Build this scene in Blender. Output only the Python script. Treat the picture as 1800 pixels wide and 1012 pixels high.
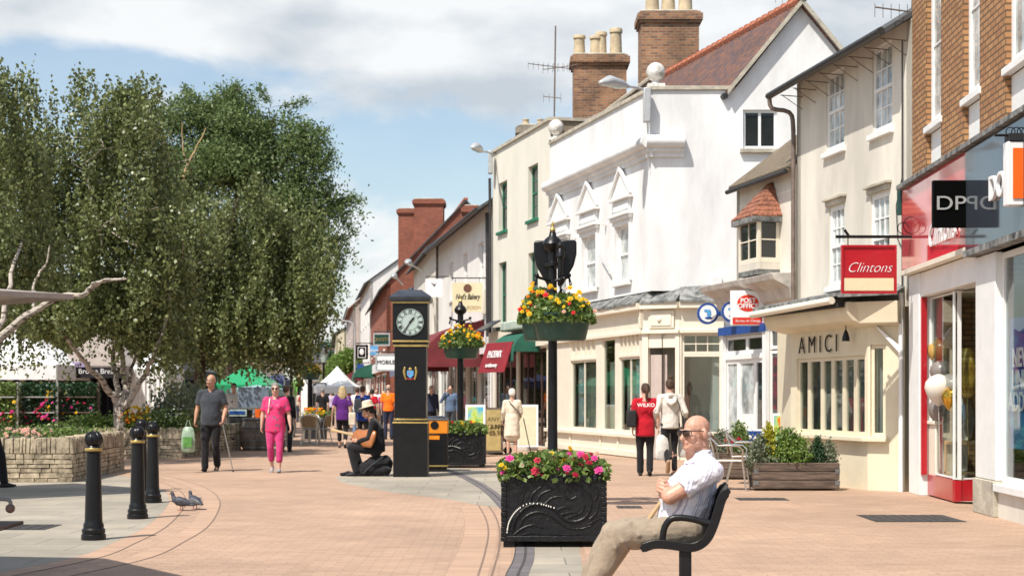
import bpy, bmesh, math, random
import numpy as np
from mathutils import Vector, Matrix
random.seed(7)
R = math.radians
for o in list(bpy.data.objects): bpy.data.objects.remove(o)
SC = bpy.context.scene
COL = SC.collection
# ---------------------------------------------------------------- camera
FL, HZ, CX, HC = 2800.0, 695.0, 900.0, 1.4
cam = bpy.data.cameras.new('camera'); camo = bpy.data.objects.new('camera', cam); COL.objects.link(camo)
camo.location = (0, 0, HC); camo.rotation_euler = (R(90), 0, 0)
cam.sensor_width = 36; cam.lens = 56; cam.shift_y = 189/1800; cam.clip_start = .1; cam.clip_end = 3000
cam.dof.use_dof = True; cam.dof.focus_distance = 14; cam.dof.aperture_fstop = 5.0
SC.camera = camo
# ---------------------------------------------------------------- sun and sky
SUN_EL, SUN_A = 57.0, 50.0          # elevation; turn from -X towards the camera side
sv = Vector((-math.cos(R(SUN_EL))*math.cos(R(SUN_A)), -math.cos(R(SUN_EL))*math.sin(R(SUN_A)), math.sin(R(SUN_EL))))
sl = bpy.data.lights.new('sun', 'SUN'); sl.energy = 4.6; sl.angle = R(.5); sl.color = (1, .95, .87)
so = bpy.data.objects.new('sun', sl); COL.objects.link(so); so.rotation_euler = sv.to_track_quat('Z', 'Y').to_euler()
so.location = (-20, -20, 40)
W = bpy.data.worlds.new('World'); SC.world = W; W.use_nodes = True
nt = W.node_tree; nt.nodes.clear()
def wn(t, **k):
    n = nt.nodes.new(t)
    for a, b in k.items(): setattr(n, a, b)
    return n
def wm(op, a, b=None, clamp=False):
    n = wn('ShaderNodeMath', operation=op, use_clamp=clamp)
    for i, x in enumerate((a, b)):
        if x is None: continue
        if isinstance(x, (int, float)): n.inputs[i].default_value = x
        else: nt.links.new(x, n.inputs[i])
    return n.outputs[0]
sky = wn('ShaderNodeTexSky', sky_type='NISHITA', sun_disc=False)
sky.sun_elevation = R(SUN_EL); sky.sun_rotation = math.atan2(sv.x, sv.y) % (2*math.pi)
sky.air_density = 1.0; sky.dust_density = 1.6; sky.ozone_density = 1.2
bg1 = wn('ShaderNodeBackground'); bg1.inputs[1].default_value = .135
tint = wn('ShaderNodeMix', data_type='RGBA', blend_type='MULTIPLY'); tint.inputs[0].default_value = 1
tint.inputs[7].default_value = (1.0, 1.0, .95, 1)
nt.links.new(sky.outputs[0], tint.inputs[6]); nt.links.new(tint.outputs[2], bg1.inputs[0])
tc = wn('ShaderNodeTexCoord'); sp = wn('ShaderNodeSeparateXYZ'); nt.links.new(tc.outputs['Generated'], sp.inputs[0])
az = wm('ARCTAN2', sp.outputs[0], sp.outputs[1]); el = wm('ARCSINE', sp.outputs[2])
cb = wn('ShaderNodeCombineXYZ'); nt.links.new(wm('MULTIPLY', az, 1.0), cb.inputs[0]); nt.links.new(wm('MULTIPLY', el, 2.1), cb.inputs[1])
ns = wn('ShaderNodeTexNoise'); ns.inputs['Scale'].default_value = 8.5; ns.inputs['Detail'].default_value = 9; ns.inputs['Roughness'].default_value = .56
ns.inputs['Distortion'].default_value = .25
nt.links.new(cb.outputs[0], ns.inputs['Vector'])
ns2 = wn('ShaderNodeTexNoise'); ns2.inputs['Scale'].default_value = 6.5; ns2.inputs['Detail'].default_value = 6
mp2 = wn('ShaderNodeVectorMath', operation='ADD'); mp2.inputs[1].default_value = (3.1, 7.7, 0)
nt.links.new(cb.outputs[0], mp2.inputs[0]); nt.links.new(mp2.outputs[0], ns2.inputs['Vector'])
def blob(px, py, sx, sy, amp):
    a0 = math.atan2(px-CX, FL); e0 = math.atan2(HZ-py, FL)
    dx = wm('DIVIDE', wm('SUBTRACT', az, a0), sx/FL); dy = wm('DIVIDE', wm('SUBTRACT', el, e0), sy/FL)
    d = wm('ADD', wm('MULTIPLY', dx, dx), wm('MULTIPLY', dy, dy))
    return wm('MULTIPLY', wm('EXPONENT', wm('MULTIPLY', d, -1.0)), amp)
tot = wm('MULTIPLY', ns.outputs[0], 1.25)
for b in [(760, 70, 420, 120, .55), (150, 20, 330, 75, .55), (1500, 20, 500, 110, .42), (700, 450, 260, 130, .33), (850, -200, 1400, 170, .4),
          (330, 135, 260, 40, -.25), (690, 265, 230, 50, -.32), (900, 330, 250, 45, -.12), (330, 120, 200, 35, -.12)]:
    tot = wm('ADD', tot, blob(*b))
mr = wn('ShaderNodeMapRange', interpolation_type='SMOOTHSTEP'); nt.links.new(tot, mr.inputs[0])
mr.inputs[1].default_value = .66; mr.inputs[2].default_value = .94
cr = wn('ShaderNodeValToRGB'); nt.links.new(ns2.outputs[0], cr.inputs[0])
cr.color_ramp.elements[0].position = .36; cr.color_ramp.elements[0].color = (.55, .60, .65, 1)
cr.color_ramp.elements[1].position = .54; cr.color_ramp.elements[1].color = (.90, .91, .91, 1)
bg2 = wn('ShaderNodeBackground'); bg2.inputs[1].default_value = .84; nt.links.new(cr.outputs[0], bg2.inputs[0])
mx = wn('ShaderNodeMixShader'); nt.links.new(wm('ADD', wm('MULTIPLY', mr.outputs[0], .80), .13), mx.inputs[0])
nt.links.new(bg1.outputs[0], mx.inputs[1]); nt.links.new(bg2.outputs[0], mx.inputs[2])
wo = wn('ShaderNodeOutputWorld'); nt.links.new(mx.outputs[0], wo.inputs[0])
SC.view_settings.view_transform = 'Standard'; SC.view_settings.look = 'None'
SC.view_settings.exposure = .38; SC.view_settings.gamma = 1
# ---------------------------------------------------------------- pixel helpers (only used to survey points of the place)
def gp(px, py):
    Y = HC*FL/(py-HZ); return Vector(((px-CX)/FL*Y, Y, 0))
def pp(px, py, Y): return Vector(((px-CX)/FL*Y, Y, HC-(py-HZ)/FL*Y))
def xat(px, Y): return (px-CX)/FL*Y
def zat(py, Y): return HC-(py-HZ)/FL*Y
# ---------------------------------------------------------------- materials
MATS = {}
def pbsdf(name):
    m = bpy.data.materials.new(name); m.use_nodes = True; MATS[name] = m
    return m, m.node_tree, m.node_tree.nodes['Principled BSDF']
def rgba(c): return (c[0], c[1], c[2], 1)
def mat(name, col, rough=.7, var=.12, scale=2.5, bump=.0, bscale=25, metal=0, spec=.5, stretch=None, coat=0, col2=None, detail=5, fine=0, sheen=0):
    m, t, b = pbsdf(name)
    b.inputs['Roughness'].default_value = rough; b.inputs['Metallic'].default_value = metal
    b.inputs['Specular IOR Level'].default_value = spec
    if coat: b.inputs['Coat Weight'].default_value = coat; b.inputs['Coat Roughness'].default_value = .08
    if sheen: b.inputs['Sheen Weight'].default_value = sheen
    tc = t.nodes.new('ShaderNodeTexCoord'); v = tc.outputs['Object']
    if stretch:
        mp = t.nodes.new('ShaderNodeMapping'); mp.inputs['Scale'].default_value = stretch
        t.links.new(v, mp.inputs[0]); v = mp.outputs[0]
    n = t.nodes.new('ShaderNodeTexNoise'); n.inputs['Scale'].default_value = scale; n.inputs['Detail'].default_value = detail
    n.inputs['Roughness'].default_value = .65
    t.links.new(v, n.inputs['Vector'])
    c1 = [max(0, x*(1-var)) for x in col]; c2 = [min(1, x*(1+var)) for x in (col2 or col)]
    r = t.nodes.new('ShaderNodeValToRGB'); t.links.new(n.outputs[0], r.inputs[0])
    r.color_ramp.elements[0].position = .35; r.color_ramp.elements[0].color = rgba(c1)
    r.color_ramp.elements[1].position = .68; r.color_ramp.elements[1].color = rgba(c2)
    t.links.new(r.outputs[0], b.inputs['Base Color'])
    if bump:
        n2 = t.nodes.new('ShaderNodeTexNoise'); n2.inputs['Scale'].default_value = bscale; n2.inputs['Detail'].default_value = 4
        t.links.new(v, n2.inputs['Vector'])
        bp = t.nodes.new('ShaderNodeBump'); bp.inputs['Strength'].default_value = bump; bp.inputs['Distance'].default_value = .02
        t.links.new(n2.outputs[0], bp.inputs['Height']); t.links.new(bp.outputs[0], b.inputs['Normal'])
    return m
def brickmat(name, c1, c2, mortar, bw=.225, bh=.075, ms=.009, rough=.85, bump=.5, offset=.5, var=.3, rot=0, dirt=0, smooth=.1, spots=0):
    m, t, b = pbsdf(name); b.inputs['Roughness'].default_value = rough
    uv = t.nodes.new('ShaderNodeTexCoord'); mp = t.nodes.new('ShaderNodeMapping'); t.links.new(uv.outputs['UV'], mp.inputs[0])
    mp.inputs['Rotation'].default_value = (0, 0, rot)
    br = t.nodes.new('ShaderNodeTexBrick'); t.links.new(mp.outputs[0], br.inputs['Vector'])
    br.inputs['Scale'].default_value = 1; br.inputs['Brick Width'].default_value = bw; br.inputs['Row Height'].default_value = bh
    br.inputs['Mortar Size'].default_value = ms; br.inputs['Mortar Smooth'].default_value = smooth; br.offset = offset
    br.inputs['Color1'].default_value = rgba(c1); br.inputs['Color2'].default_value = rgba(c2); br.inputs['Mortar'].default_value = rgba(mortar)
    n = t.nodes.new('ShaderNodeTexNoise'); n.inputs['Scale'].default_value = 1.3; n.inputs['Detail'].default_value = 8; n.inputs['Roughness'].default_value = .7
    t.links.new(mp.outputs[0], n.inputs['Vector'])
    r = t.nodes.new('ShaderNodeValToRGB'); t.links.new(n.outputs[0], r.inputs[0])
    r.color_ramp.elements[0].position = .3; r.color_ramp.elements[0].color = (1-var, 1-var, 1-var, 1)
    r.color_ramp.elements[1].position = .7; r.color_ramp.elements[1].color = (1+var*.3,)*3+(1,)
    mxx = t.nodes.new('ShaderNodeMix'); mxx.data_type = 'RGBA'; mxx.blend_type = 'MULTIPLY'; mxx.inputs[0].default_value = 1
    t.links.new(br.outputs['Color'], mxx.inputs[6]); t.links.new(r.outputs[0], mxx.inputs[7])
    cout = mxx.outputs[2]
    if spots:
        vo = t.nodes.new('ShaderNodeTexVoronoi'); vo.inputs['Scale'].default_value = 2.2; t.links.new(mp.outputs[0], vo.inputs['Vector'])
        sr = t.nodes.new('ShaderNodeMapRange'); t.links.new(vo.outputs['Distance'], sr.inputs[0]); sr.inputs[1].default_value = .035; sr.inputs[2].default_value = .055; sr.inputs[3].default_value = .55; sr.inputs[4].default_value = 1
        n3 = t.nodes.new('ShaderNodeTexNoise'); n3.inputs['Scale'].default_value = .35; n3.inputs['Detail'].default_value = 7; n3.inputs['Roughness'].default_value = .6; t.links.new(mp.outputs[0], n3.inputs['Vector'])
        r3 = t.nodes.new('ShaderNodeMapRange'); t.links.new(n3.outputs[0], r3.inputs[0]); r3.inputs[1].default_value = .35; r3.inputs[2].default_value = .62; r3.inputs[3].default_value = 1-spots; r3.inputs[4].default_value = 1.04
        m3 = t.nodes.new('ShaderNodeMath'); m3.operation = 'MULTIPLY'; t.links.new(sr.outputs[0], m3.inputs[0]); t.links.new(r3.outputs[0], m3.inputs[1])
        mm = t.nodes.new('ShaderNodeMix'); mm.data_type = 'RGBA'; mm.blend_type = 'MULTIPLY'; mm.inputs[0].default_value = 1; t.links.new(cout, mm.inputs[6]); t.links.new(m3.outputs[0], mm.inputs[7]); cout = mm.outputs[2]
    t.links.new(cout, b.inputs['Base Color'])
    bp = t.nodes.new('ShaderNodeBump'); bp.inputs['Strength'].default_value = bump; bp.inputs['Distance'].default_value = .012; bp.invert = True
    t.links.new(br.outputs['Fac'], bp.inputs['Height']); t.links.new(bp.outputs[0], b.inputs['Normal'])
    return m
def leafmat(name, dark, light, rough=.45, trans=.25, spec=.5):
    m, t, b = pbsdf(name); b.inputs['Roughness'].default_value = rough; b.inputs['Specular IOR Level'].default_value = spec
    g = t.nodes.new('ShaderNodeNewGeometry'); r = t.nodes.new('ShaderNodeValToRGB'); t.links.new(g.outputs['Random Per Island'], r.inputs[0])
    r.color_ramp.elements[0].color = rgba(dark); r.color_ramp.elements[1].color = rgba(light)
    t.links.new(r.outputs[0], b.inputs['Base Color'])
    tr = t.nodes.new('ShaderNodeBsdfTranslucent'); t.links.new(r.outputs[0], tr.inputs[0])
    mx = t.nodes.new('ShaderNodeMixShader'); mx.inputs[0].default_value = trans
    out = t.nodes['Material Output']; t.links.new(b.outputs[0], mx.inputs[1]); t.links.new(tr.outputs[0], mx.inputs[2]); t.links.new(mx.outputs[0], out.inputs[0])
    return m
def shopglass(name, tintc=(.8, .85, .85), refl=1.5):
    m = bpy.data.materials.new(name); m.use_nodes = True; MATS[name] = m; t = m.node_tree; t.nodes.clear()
    out = t.nodes.new('ShaderNodeOutputMaterial'); tr = t.nodes.new('ShaderNodeBsdfTransparent'); tr.inputs[0].default_value = rgba(tintc)
    gl = t.nodes.new('ShaderNodeBsdfGlossy'); gl.inputs['Roughness'].default_value = .01; lw = t.nodes.new('ShaderNodeLayerWeight'); pw = t.nodes.new('ShaderNodeMath'); pw.operation = 'POWER'; pw.inputs[1].default_value = 4.5; t.links.new(lw.outputs['Facing'], pw.inputs[0]); fr = t.nodes.new('ShaderNodeMapRange'); t.links.new(pw.outputs[0], fr.inputs[0]); fr.inputs[3].default_value = .04*refl; fr.inputs[4].default_value = .75
    mx = t.nodes.new('ShaderNodeMixShader'); t.links.new(fr.outputs[0], mx.inputs[0]); t.links.new(tr.outputs[0], mx.inputs[1]); t.links.new(gl.outputs[0], mx.inputs[2])
    t.links.new(mx.outputs[0], out.inputs[0]); return m
def blockmat(name, c1, c2, c3, sx, sz, seed=0):     # printed poster or pattern: voronoi patches
    m, t, b = pbsdf(name); b.inputs['Roughness'].default_value = .5
    uv = t.nodes.new('ShaderNodeTexCoord'); mp = t.nodes.new('ShaderNodeMapping'); mp.inputs['Scale'].default_value = (sx, sz, 1); mp.inputs['Location'].default_value = (seed, seed*1.7, 0)
    t.links.new(uv.outputs['UV'], mp.inputs[0])
    n = t.nodes.new('ShaderNodeTexNoise'); n.inputs['Scale'].default_value = 1; n.inputs['Detail'].default_value = 3; t.links.new(mp.outputs[0], n.inputs['Vector'])
    r = t.nodes.new('ShaderNodeValToRGB'); t.links.new(n.outputs[0], r.inputs[0])
    r.color_ramp.elements[0].position = .4; r.color_ramp.elements[0].color = rgba(c1); r.color_ramp.elements[1].position = .6; r.color_ramp.elements[1].color = rgba(c3)
    e = r.color_ramp.elements.new(.5); e.color = rgba(c2); t.links.new(r.outputs[0], b.inputs['Base Color']); return m
# ---------------------------------------------------------------- mesh builder
class Fr:       # wall frame: p0 is its left end and p1 its right end seen from outside
    def __init__(s, p0, p1):
        s.o = Vector((p0[0], p0[1], 0)); d = Vector((p1[0], p1[1], 0))-s.o; s.L = d.length; s.u = d/s.L
        s.n = Vector((s.u.y, -s.u.x, 0))
    def p(s, u, n, z): q = s.o+s.u*u+s.n*n; q.z = z; return q
    def U(s, px, n=0):
        k = (px-CX)/FL; o = s.o+s.n*n
        return (k*o.y-o.x)/(s.u.x-k*s.u.y)
    def Z(s, px, py, n=0):
        Y = (s.o+s.n*n+s.u*s.U(px, n)).y; return zat(py, Y)
class MB:
    def __init__(s, M=None): s.v = []; s.f = []; s.mi = []; s.m = 0; s.M = M
    def add(s, vs, fs):
        b = len(s.v)
        for q in vs:
            q = Vector(q)
            if s.M: q = s.M @ q
            s.v.append((q.x, q.y, q.z))
        for f in fs: s.f.append([b+i for i in f]); s.mi.append(s.m)
        return s
    BF = [(0, 1, 3, 2), (4, 6, 7, 5), (0, 4, 5, 1), (2, 3, 7, 6), (0, 2, 6, 4), (1, 5, 7, 3)]
    def box(s, x0, x1, y0, y1, z0, z1):
        return s.add([(x, y, z) for x in (x0, x1) for y in (y0, y1) for z in (z0, z1)], s.BF)
    def fbox(s, fr, u0, u1, n0, n1, z0, z1):
        return s.add([fr.p(u, n, z) for u in (u0, u1) for n in (n0, n1) for z in (z0, z1)], s.BF)
    def hexa(s, a, b):     # two quads (4 points each) joined
        return s.add(list(a)+list(b), [(0, 1, 2, 3), (7, 6, 5, 4), (0, 4, 5, 1), (1, 5, 6, 2), (2, 6, 7, 3), (3, 7, 4, 0)])
    def prism(s, a, b):
        n = len(a); return s.add(list(a)+list(b), [tuple(range(n)), tuple(range(2*n-1, n-1, -1))]+[(i, i+n, (i+1) % n+n, (i+1) % n) for i in range(n)])
    def fprism(s, fr, pts, n0, n1): return s.prism([fr.p(u, n0, z) for u, z in pts], [fr.p(u, n1, z) for u, z in pts])
    def quad(s, a, b, c, d): return s.add([a, b, c, d], [(0, 1, 2, 3)])
    def fquad(s, fr, u0, u1, n, z0, z1): return s.quad(fr.p(u0, n, z0), fr.p(u1, n, z0), fr.p(u1, n, z1), fr.p(u0, n, z1))
    def rings(s, rs, closed=True):
        n = len(rs[0]); b = []
        vs = [q for r in rs for q in r]
        fs = [(i*n+j, i*n+(j+1) % n, (i+1)*n+(j+1) % n, (i+1)*n+j) for i in range(len(rs)-1) for j in range(n)]
        if closed: fs += [tuple(range(n-1, -1, -1)), tuple(range((len(rs)-1)*n, len(rs)*n))]
        return s.add(vs, fs)
    def tube(s, pts, r, seg=8, cap=True):
        pts = [Vector(p) for p in pts]; n = len(pts)
        rr = [r]*n if isinstance(r, (int, float)) else list(r); rs = []; ref = None
        for i, p in enumerate(pts):
            t = (pts[min(i+1, n-1)]-pts[max(i-1, 0)])
            if t.length < 1e-9: t = Vector((0, 0, 1))
            t.normalize()
            if ref is None: ref = Vector((1, 0, 0)) if abs(t.x) < .8 else Vector((0, 1, 0))
            a = (ref-t*ref.dot(t))
            a.normalize(); b = t.cross(a); ref = a
            rs.append([p+(a*math.cos(2*math.pi*k/seg)+b*math.sin(2*math.pi*k/seg))*rr[i] for k in range(seg)])
        return s.rings(rs, cap)
    def lathe(s, c, prof, seg=16, sx=1, sy=1):
        c = Vector(c)
        return s.rings([[c+Vector((r*sx*math.cos(2*math.pi*k/seg), r*sy*math.sin(2*math.pi*k/seg), z)) for k in range(seg)] for r, z in prof])
    def ell(s, c, r, seg=12, rg=8, M=None):
        if isinstance(r, (int, float)): r = (r, r, r)
        c = Vector(c); rs = []
        for i in range(1, rg):
            th = math.pi*i/rg; ring = []
            for k in range(seg):
                q = Vector((r[0]*math.sin(th)*math.cos(2*math.pi*k/seg), r[1]*math.sin(th)*math.sin(2*math.pi*k/seg), r[2]*math.cos(th)))
                if M: q = M @ q
                ring.append(c+q)
            rs.append(ring)
        b = len(s.v); s.rings(rs, False)
        tp = Vector((0, 0, r[2])); bt = Vector((0, 0, -r[2]))
        if M: tp = M @ tp; bt = M @ bt
        n = seg; m = len(rs)
        for q in (c+tp, c+bt):
            if s.M: q = s.M @ q
            s.v.append(tuple(q))
        for k in range(n):
            s.f.append([b+k, b+(k+1) % n, b+m*n]); s.mi.append(s.m)
            s.f.append([b+(m-1)*n+(k+1) % n, b+(m-1)*n+k, b+m*n+1]); s.mi.append(s.m)
        return s
    def chain(s, pts, seg=12, side=None, cs=1, ce=1):   # (point, r) or (point, rx, ry): tapered limb with rounded ends
        P = [(Vector(q[0]), q[1], q[2] if len(q) > 2 else q[1]) for q in pts]; n = len(P); rs = []; ref = Vector(side) if side else None
        for i, (p, rx, ry) in enumerate(P):
            t = P[min(i+1, n-1)][0]-P[max(i-1, 0)][0]; t.normalize()
            if ref is None: ref = Vector((1, 0, 0)) if abs(t.x) < .7 else Vector((0, 1, 0))
            a = ref-t*ref.dot(t); a.normalize(); b = t.cross(a); ref = a
            def ring(c, k): return [c+a*math.cos(2*math.pi*j/seg)*rx*k+b*math.sin(2*math.pi*j/seg)*ry*k for j in range(seg)]
            m = min(rx, ry)
            if i == 0:
                for an in (78, 50, 24): rs.append(ring(p-t*m*cs*math.sin(R(an)), math.cos(R(an))))
            rs.append(ring(p, 1))
            if i == n-1:
                for an in (24, 50, 78): rs.append(ring(p+t*m*ce*math.sin(R(an)), math.cos(R(an))))
        return s.rings(rs)
    def build(s, name, mats, parent=None, loc=None, smooth=True, recalc=True, uv=True, bevel=0, ang=38, remesh=0, sm=0, disp=0, dscale=.12):
        if not isinstance(mats, (list, tuple)): mats = [mats]
        if parent is not None: org = Vector(parent['_o'])
        elif loc is not None: org = Vector(loc)
        else:
            a = np.array(s.v); org = Vector(((a[:, 0].min()+a[:, 0].max())/2, (a[:, 1].min()+a[:, 1].max())/2, a[:, 2].min()))
        if parent is not None and loc is None and parent.get('_local'): org = Vector((0, 0, 0))
        me = bpy.data.meshes.new(name)
        me.from_pydata([(x-org.x, y-org.y, z-org.z) for x, y, z in s.v], [], s.f)
        for m in mats: me.materials.append(MATS[m] if isinstance(m, str) else m)
        if len(mats) > 1: me.polygons.foreach_set('material_index', s.mi)
        if recalc:
            bm = bmesh.new(); bm.from_mesh(me); bmesh.ops.recalc_face_normals(bm, faces=bm.faces); bm.to_mesh(me); bm.free()
        if uv and not remesh:
            ul = me.uv_layers.new(name='uv'); vs = me.vertices; co = np.zeros(len(me.loops)*2)
            for p in me.polygons:
                nn = p.normal
                if abs(nn.z) > .93: t, w = Vector((1, 0, 0)), Vector((0, 1, 0))
                else:
                    t = Vector((-nn.y, nn.x, 0)).normalized(); w = nn.cross(t)
                    if w.z < 0: w = -w
                for li in p.loop_indices:
                    q = vs[me.loops[li].vertex_index].co; co[2*li] = q.dot(t); co[2*li+1] = q.dot(w)
            ul.data.foreach_set('uv', co)
        if smooth:
            me.polygons.foreach_set('use_smooth', [True]*len(me.polygons))
            if not remesh: me.set_sharp_from_angle(angle=R(ang))
        o = bpy.data.objects.new(name, me); COL.objects.link(o)
        if parent is not None: o.parent = parent; o['_o'] = parent['_o']; 
        else: o.location = org; o['_o'] = tuple(org)
        if parent is not None and parent.get('_local'): o['_local'] = 1
        if remesh:
            md = o.modifiers.new('skin', 'REMESH'); md.mode = 'VOXEL'; md.voxel_size = remesh; md.use_smooth_shade = True
            if disp:
                tx = bpy.data.textures.get('folds%g' % dscale) or bpy.data.textures.new('folds%g' % dscale, 'CLOUDS'); tx.noise_scale = dscale; tx.noise_depth = 2
                d = o.modifiers.new('folds', 'DISPLACE'); d.texture = tx; d.strength = disp; d.texture_coords = 'LOCAL'; d.mid_level = .5
            if sm:
                q = o.modifiers.new('relax', 'SMOOTH'); q.iterations = sm; q.factor = .5
        if bevel:
            q = o.modifiers.new('bevel', 'BEVEL'); q.width = bevel; q.segments = 2; q.limit_method = 'ANGLE'; q.angle_limit = R(40)
        return o
def tag(o, label, cat, group=None, kind=None):
    if label: o['label'] = label
    if cat: o['category'] = cat
    if group: o['group'] = group
    if kind: o['kind'] = kind
    return o
def thing(name, label, cat, loc, group=None, rz=0, local=False):
    o = bpy.data.objects.new(name, None); COL.objects.link(o); o.location = loc; o.empty_display_size = .1
    o['_o'] = (0, 0, 0) if local else tuple(loc)
    if local: o['_local'] = 1; o.rotation_euler = (0, 0, rz)
    return tag(o, label, cat, group)
def copy_tree(o, parent=None):
    c = o.copy(); COL.objects.link(c)
    if parent is not None: c.parent = parent
    for ch in [x for x in bpy.data.objects if x.parent == o]: copy_tree(ch, c)
    return c
def clone(src, loc, rz, label, group=None):
    c = copy_tree(src); c.location = loc; c.rotation_euler = (0, 0, rz); c['label'] = label
    if group: c['group'] = group
    return c
def text(s, c, u, size, mt, parent=None, name='lettering', ext=.004, sx=1.0, shear=0, n=None, up=None, bold=0, mirror=False):
    cu = bpy.data.curves.new('t', 'FONT'); cu.body = s; cu.size = size; cu.extrude = ext; cu.align_x = 'CENTER'; cu.align_y = 'CENTER'; cu.shear = shear; cu.offset = bold
    o = bpy.data.objects.new('t', cu); COL.objects.link(o)
    dg = bpy.context.evaluated_depsgraph_get(); me = bpy.data.meshes.new_from_object(o.evaluated_get(dg))
    bpy.data.objects.remove(o); u = Vector(u).normalized(); w = Vector(up) if up else Vector((0, 0, 1)); nn = u.cross(w)
    mb = MB(); vs = [Vector(c)+u*v.co.x*sx+w*v.co.y+nn*v.co.z for v in me.vertices]
    mb.add(vs, [tuple(p.vertices) for p in me.polygons]); bpy.data.meshes.remove(me); bpy.data.curves.remove(cu)
    return mb.build(name, mt, parent, smooth=False)
def leafmesh(name, P, size, mt, parent=None, loc=None, droop=0.0, aspect=.6, seed=0, up=0.0):
    rg = np.random.default_rng(seed); P = np.asarray(P, float); n = len(P)
    d = rg.normal(size=(n, 3)); d[:, 2] -= droop; d /= np.linalg.norm(d, axis=1)[:, None]
    e = rg.normal(size=(n, 3)); e = np.cross(d, e); e /= np.linalg.norm(e, axis=1)[:, None]
    if up:
        nr = np.cross(d, e); 
    s = size*rg.uniform(.65, 1.3, n)[:, None]
    org = np.array(parent['_o'] if parent is not None else loc) if not (parent is not None and parent.get('_local')) else np.zeros(3)
    bend = np.cross(d, e)*s*.12
    V = np.stack([P-d*s*.5, P-d*s*.05+e*s*aspect*.5+bend, P+d*s*.5, P-d*s*.05-e*s*aspect*.5+bend], 1)-org
    me = bpy.data.meshes.new(name); me.vertices.add(4*n); me.vertices.foreach_set('co', V.reshape(-1))
    me.loops.add(4*n); me.loops.foreach_set('vertex_index', np.arange(4*n, dtype=np.int32)); me.polygons.add(n)
    me.polygons.foreach_set('loop_start', np.arange(0, 4*n, 4, dtype=np.int32)); me.update(calc_edges=True)
    me.materials.append(MATS[mt]); o = bpy.data.objects.new(name, me); COL.objects.link(o)
    if parent is not None: o.parent = parent; o['_o'] = parent['_o']
    else: o.location = loc
    if parent is not None and parent.get('_local'): o['_local'] = 1
    return o
# ---------------------------------------------------------------- palette
mat('white_render', (.71, .705, .69), .8, .12, 1.1, .3, 7, col2=(.76, .76, .75), stretch=(1, 1, .3), detail=9)
mat('white_paint', (.78, .78, .76), .5, .05, 3, .1, 20)
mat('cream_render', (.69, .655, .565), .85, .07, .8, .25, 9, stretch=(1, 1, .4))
mat('pale_render', (.63, .59, .51), .85, .16, .9, .3, 8, stretch=(1, 1, .3))
mat('cream_paint', (.74, .66, .50), .5, .05, 2, .1, 15)
mat('ivory_paint', (.74, .68, .56), .5, .05, 2, .1, 15)
mat('yellow_cream', (.67, .60, .44), .6, .06, 2, .15, 12)
mat('bakery_render', (.74, .72, .68), .85, .07, .8, .25, 9)
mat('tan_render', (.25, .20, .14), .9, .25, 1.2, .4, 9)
mat('stone_trim', (.44, .40, .32), .9, .25, 4, .5, 18)
mat('lead', (.11, .12, .12), .8, .5, 7, .9, 10, col2=(.20, .20, .19))
mat('slate', (.075, .078, .08), .6, .3, 5, .5, 14)
mat('black_metal', (.007, .007, .008), .34, .25, 8, .12, 30, spec=.32)
mat('black_cast', (.007, .007, .008), .42, .4, 14, .5, 26, spec=.35)
mat('black_matt', (.010, .010, .011), .7, .3, 8, .1, 30)
mat('black_pipe', (.03, .028, .027), .5, .3, 8)
mat('brown_pipe', (.16, .12, .10), .6, .3, 6)
mat('gold', (.50, .36, .12), .35, .2, 9, metal=.6)
mat('dial', (.40, .49, .45), .35, .04, 3)
mat('green_paint', (.015, .15, .085), .5, .15, 6)
mat('dark_green', (.012, .055, .04), .35, .2, 6, spec=.5)
mat('awning_green', (.012, .10, .065), .8, .2, 5)
mat('awning_pale', (.40, .47, .40), .8, .2, 5)
mat('awning_red', (.16, .022, .027), .85, .25, 3, .3, 6)
mat('sign_red', (.40, .010, .018), .3, .08, 4, coat=.3)
mat('fascia_red', (.58, .03, .05), .04, .05, 4, coat=.6, spec=.8)
mat('fascia_grey', (.045, .055, .07), .05, .1, 4, coat=.35, spec=.6)
mat('sign_black', (.002, .002, .002), .5, .1, 4, spec=.06)
mat('sign_white', (.80, .80, .80), .4, .03, 4)
mat('sign_cream', (.70, .62, .40), .5, .05, 4)
mat('sign_orange', (.80, .13, .01), .4, .06, 4)
mat('sign_blue', (.02, .07, .28), .3, .1, 4)
mat('sign_light_blue', (.10, .33, .62), .4, .1, 4)
mat('silver_letters', (.55, .54, .52), .3, .05, 5, metal=.5)
mat('ink_black', (.008, .008, .008), .5, .05, spec=.3)
mat('bin_orange', (.75, .25, .015), .35, .08, 5)
mat('glass_dark', (.022, .027, .028), .04, .3, 1, spec=.7)
mat('glass_pale', (.30, .34, .34), .06, .35, 3, spec=.8, col2=(.5, .53, .52))
mat('interior', (.55, .52, .46), .8, .2, 1)
mat('interior_dark', (.16, .14, .12), .8, .3, 1)
mat('interior_cream', (.62, .55, .42), .8, .1, 1)
mat('aluminium', (.52, .50, .47), .3, .1, 10, metal=.9)
mat('lamp_grey', (.45, .46, .46), .4, .1, 10, metal=.2)
mat('zinc', (.18, .18, .18), .5, .2, 10, metal=.4)
mat('wicker', (.30, .20, .10), .8, .35, 40, .6, 60)
mat('wood_grey', (.085, .06, .046), .85, .4, 3, .6, 16, stretch=(1, 1, 9), col2=(.14, .10, .075))
mat('wood_pale', (.45, .30, .15), .6, .2, 4, .2, 16)
mat('guitar_wood', (.35, .12, .03), .25, .2, 6, coat=.6)
mat('soil', (.04, .028, .018), .95, .4, 12, .8, 20)
mat('dry_stone', (.27, .22, .15), .95, .4, 5, .9, 14, col2=(.40, .33, .23))
mat('skin', (.56, .33, .24), .55, .08, 9, .06, 60, sheen=.1)
mat('skin_tan', (.46, .235, .145), .5, .10, 9, .12, 50)
mat('skin_old', (.54, .29, .20), .48, .12, 14, .15, 45)
mat('skin_dark', (.24, .13, .08), .5, .1, 9)
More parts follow.
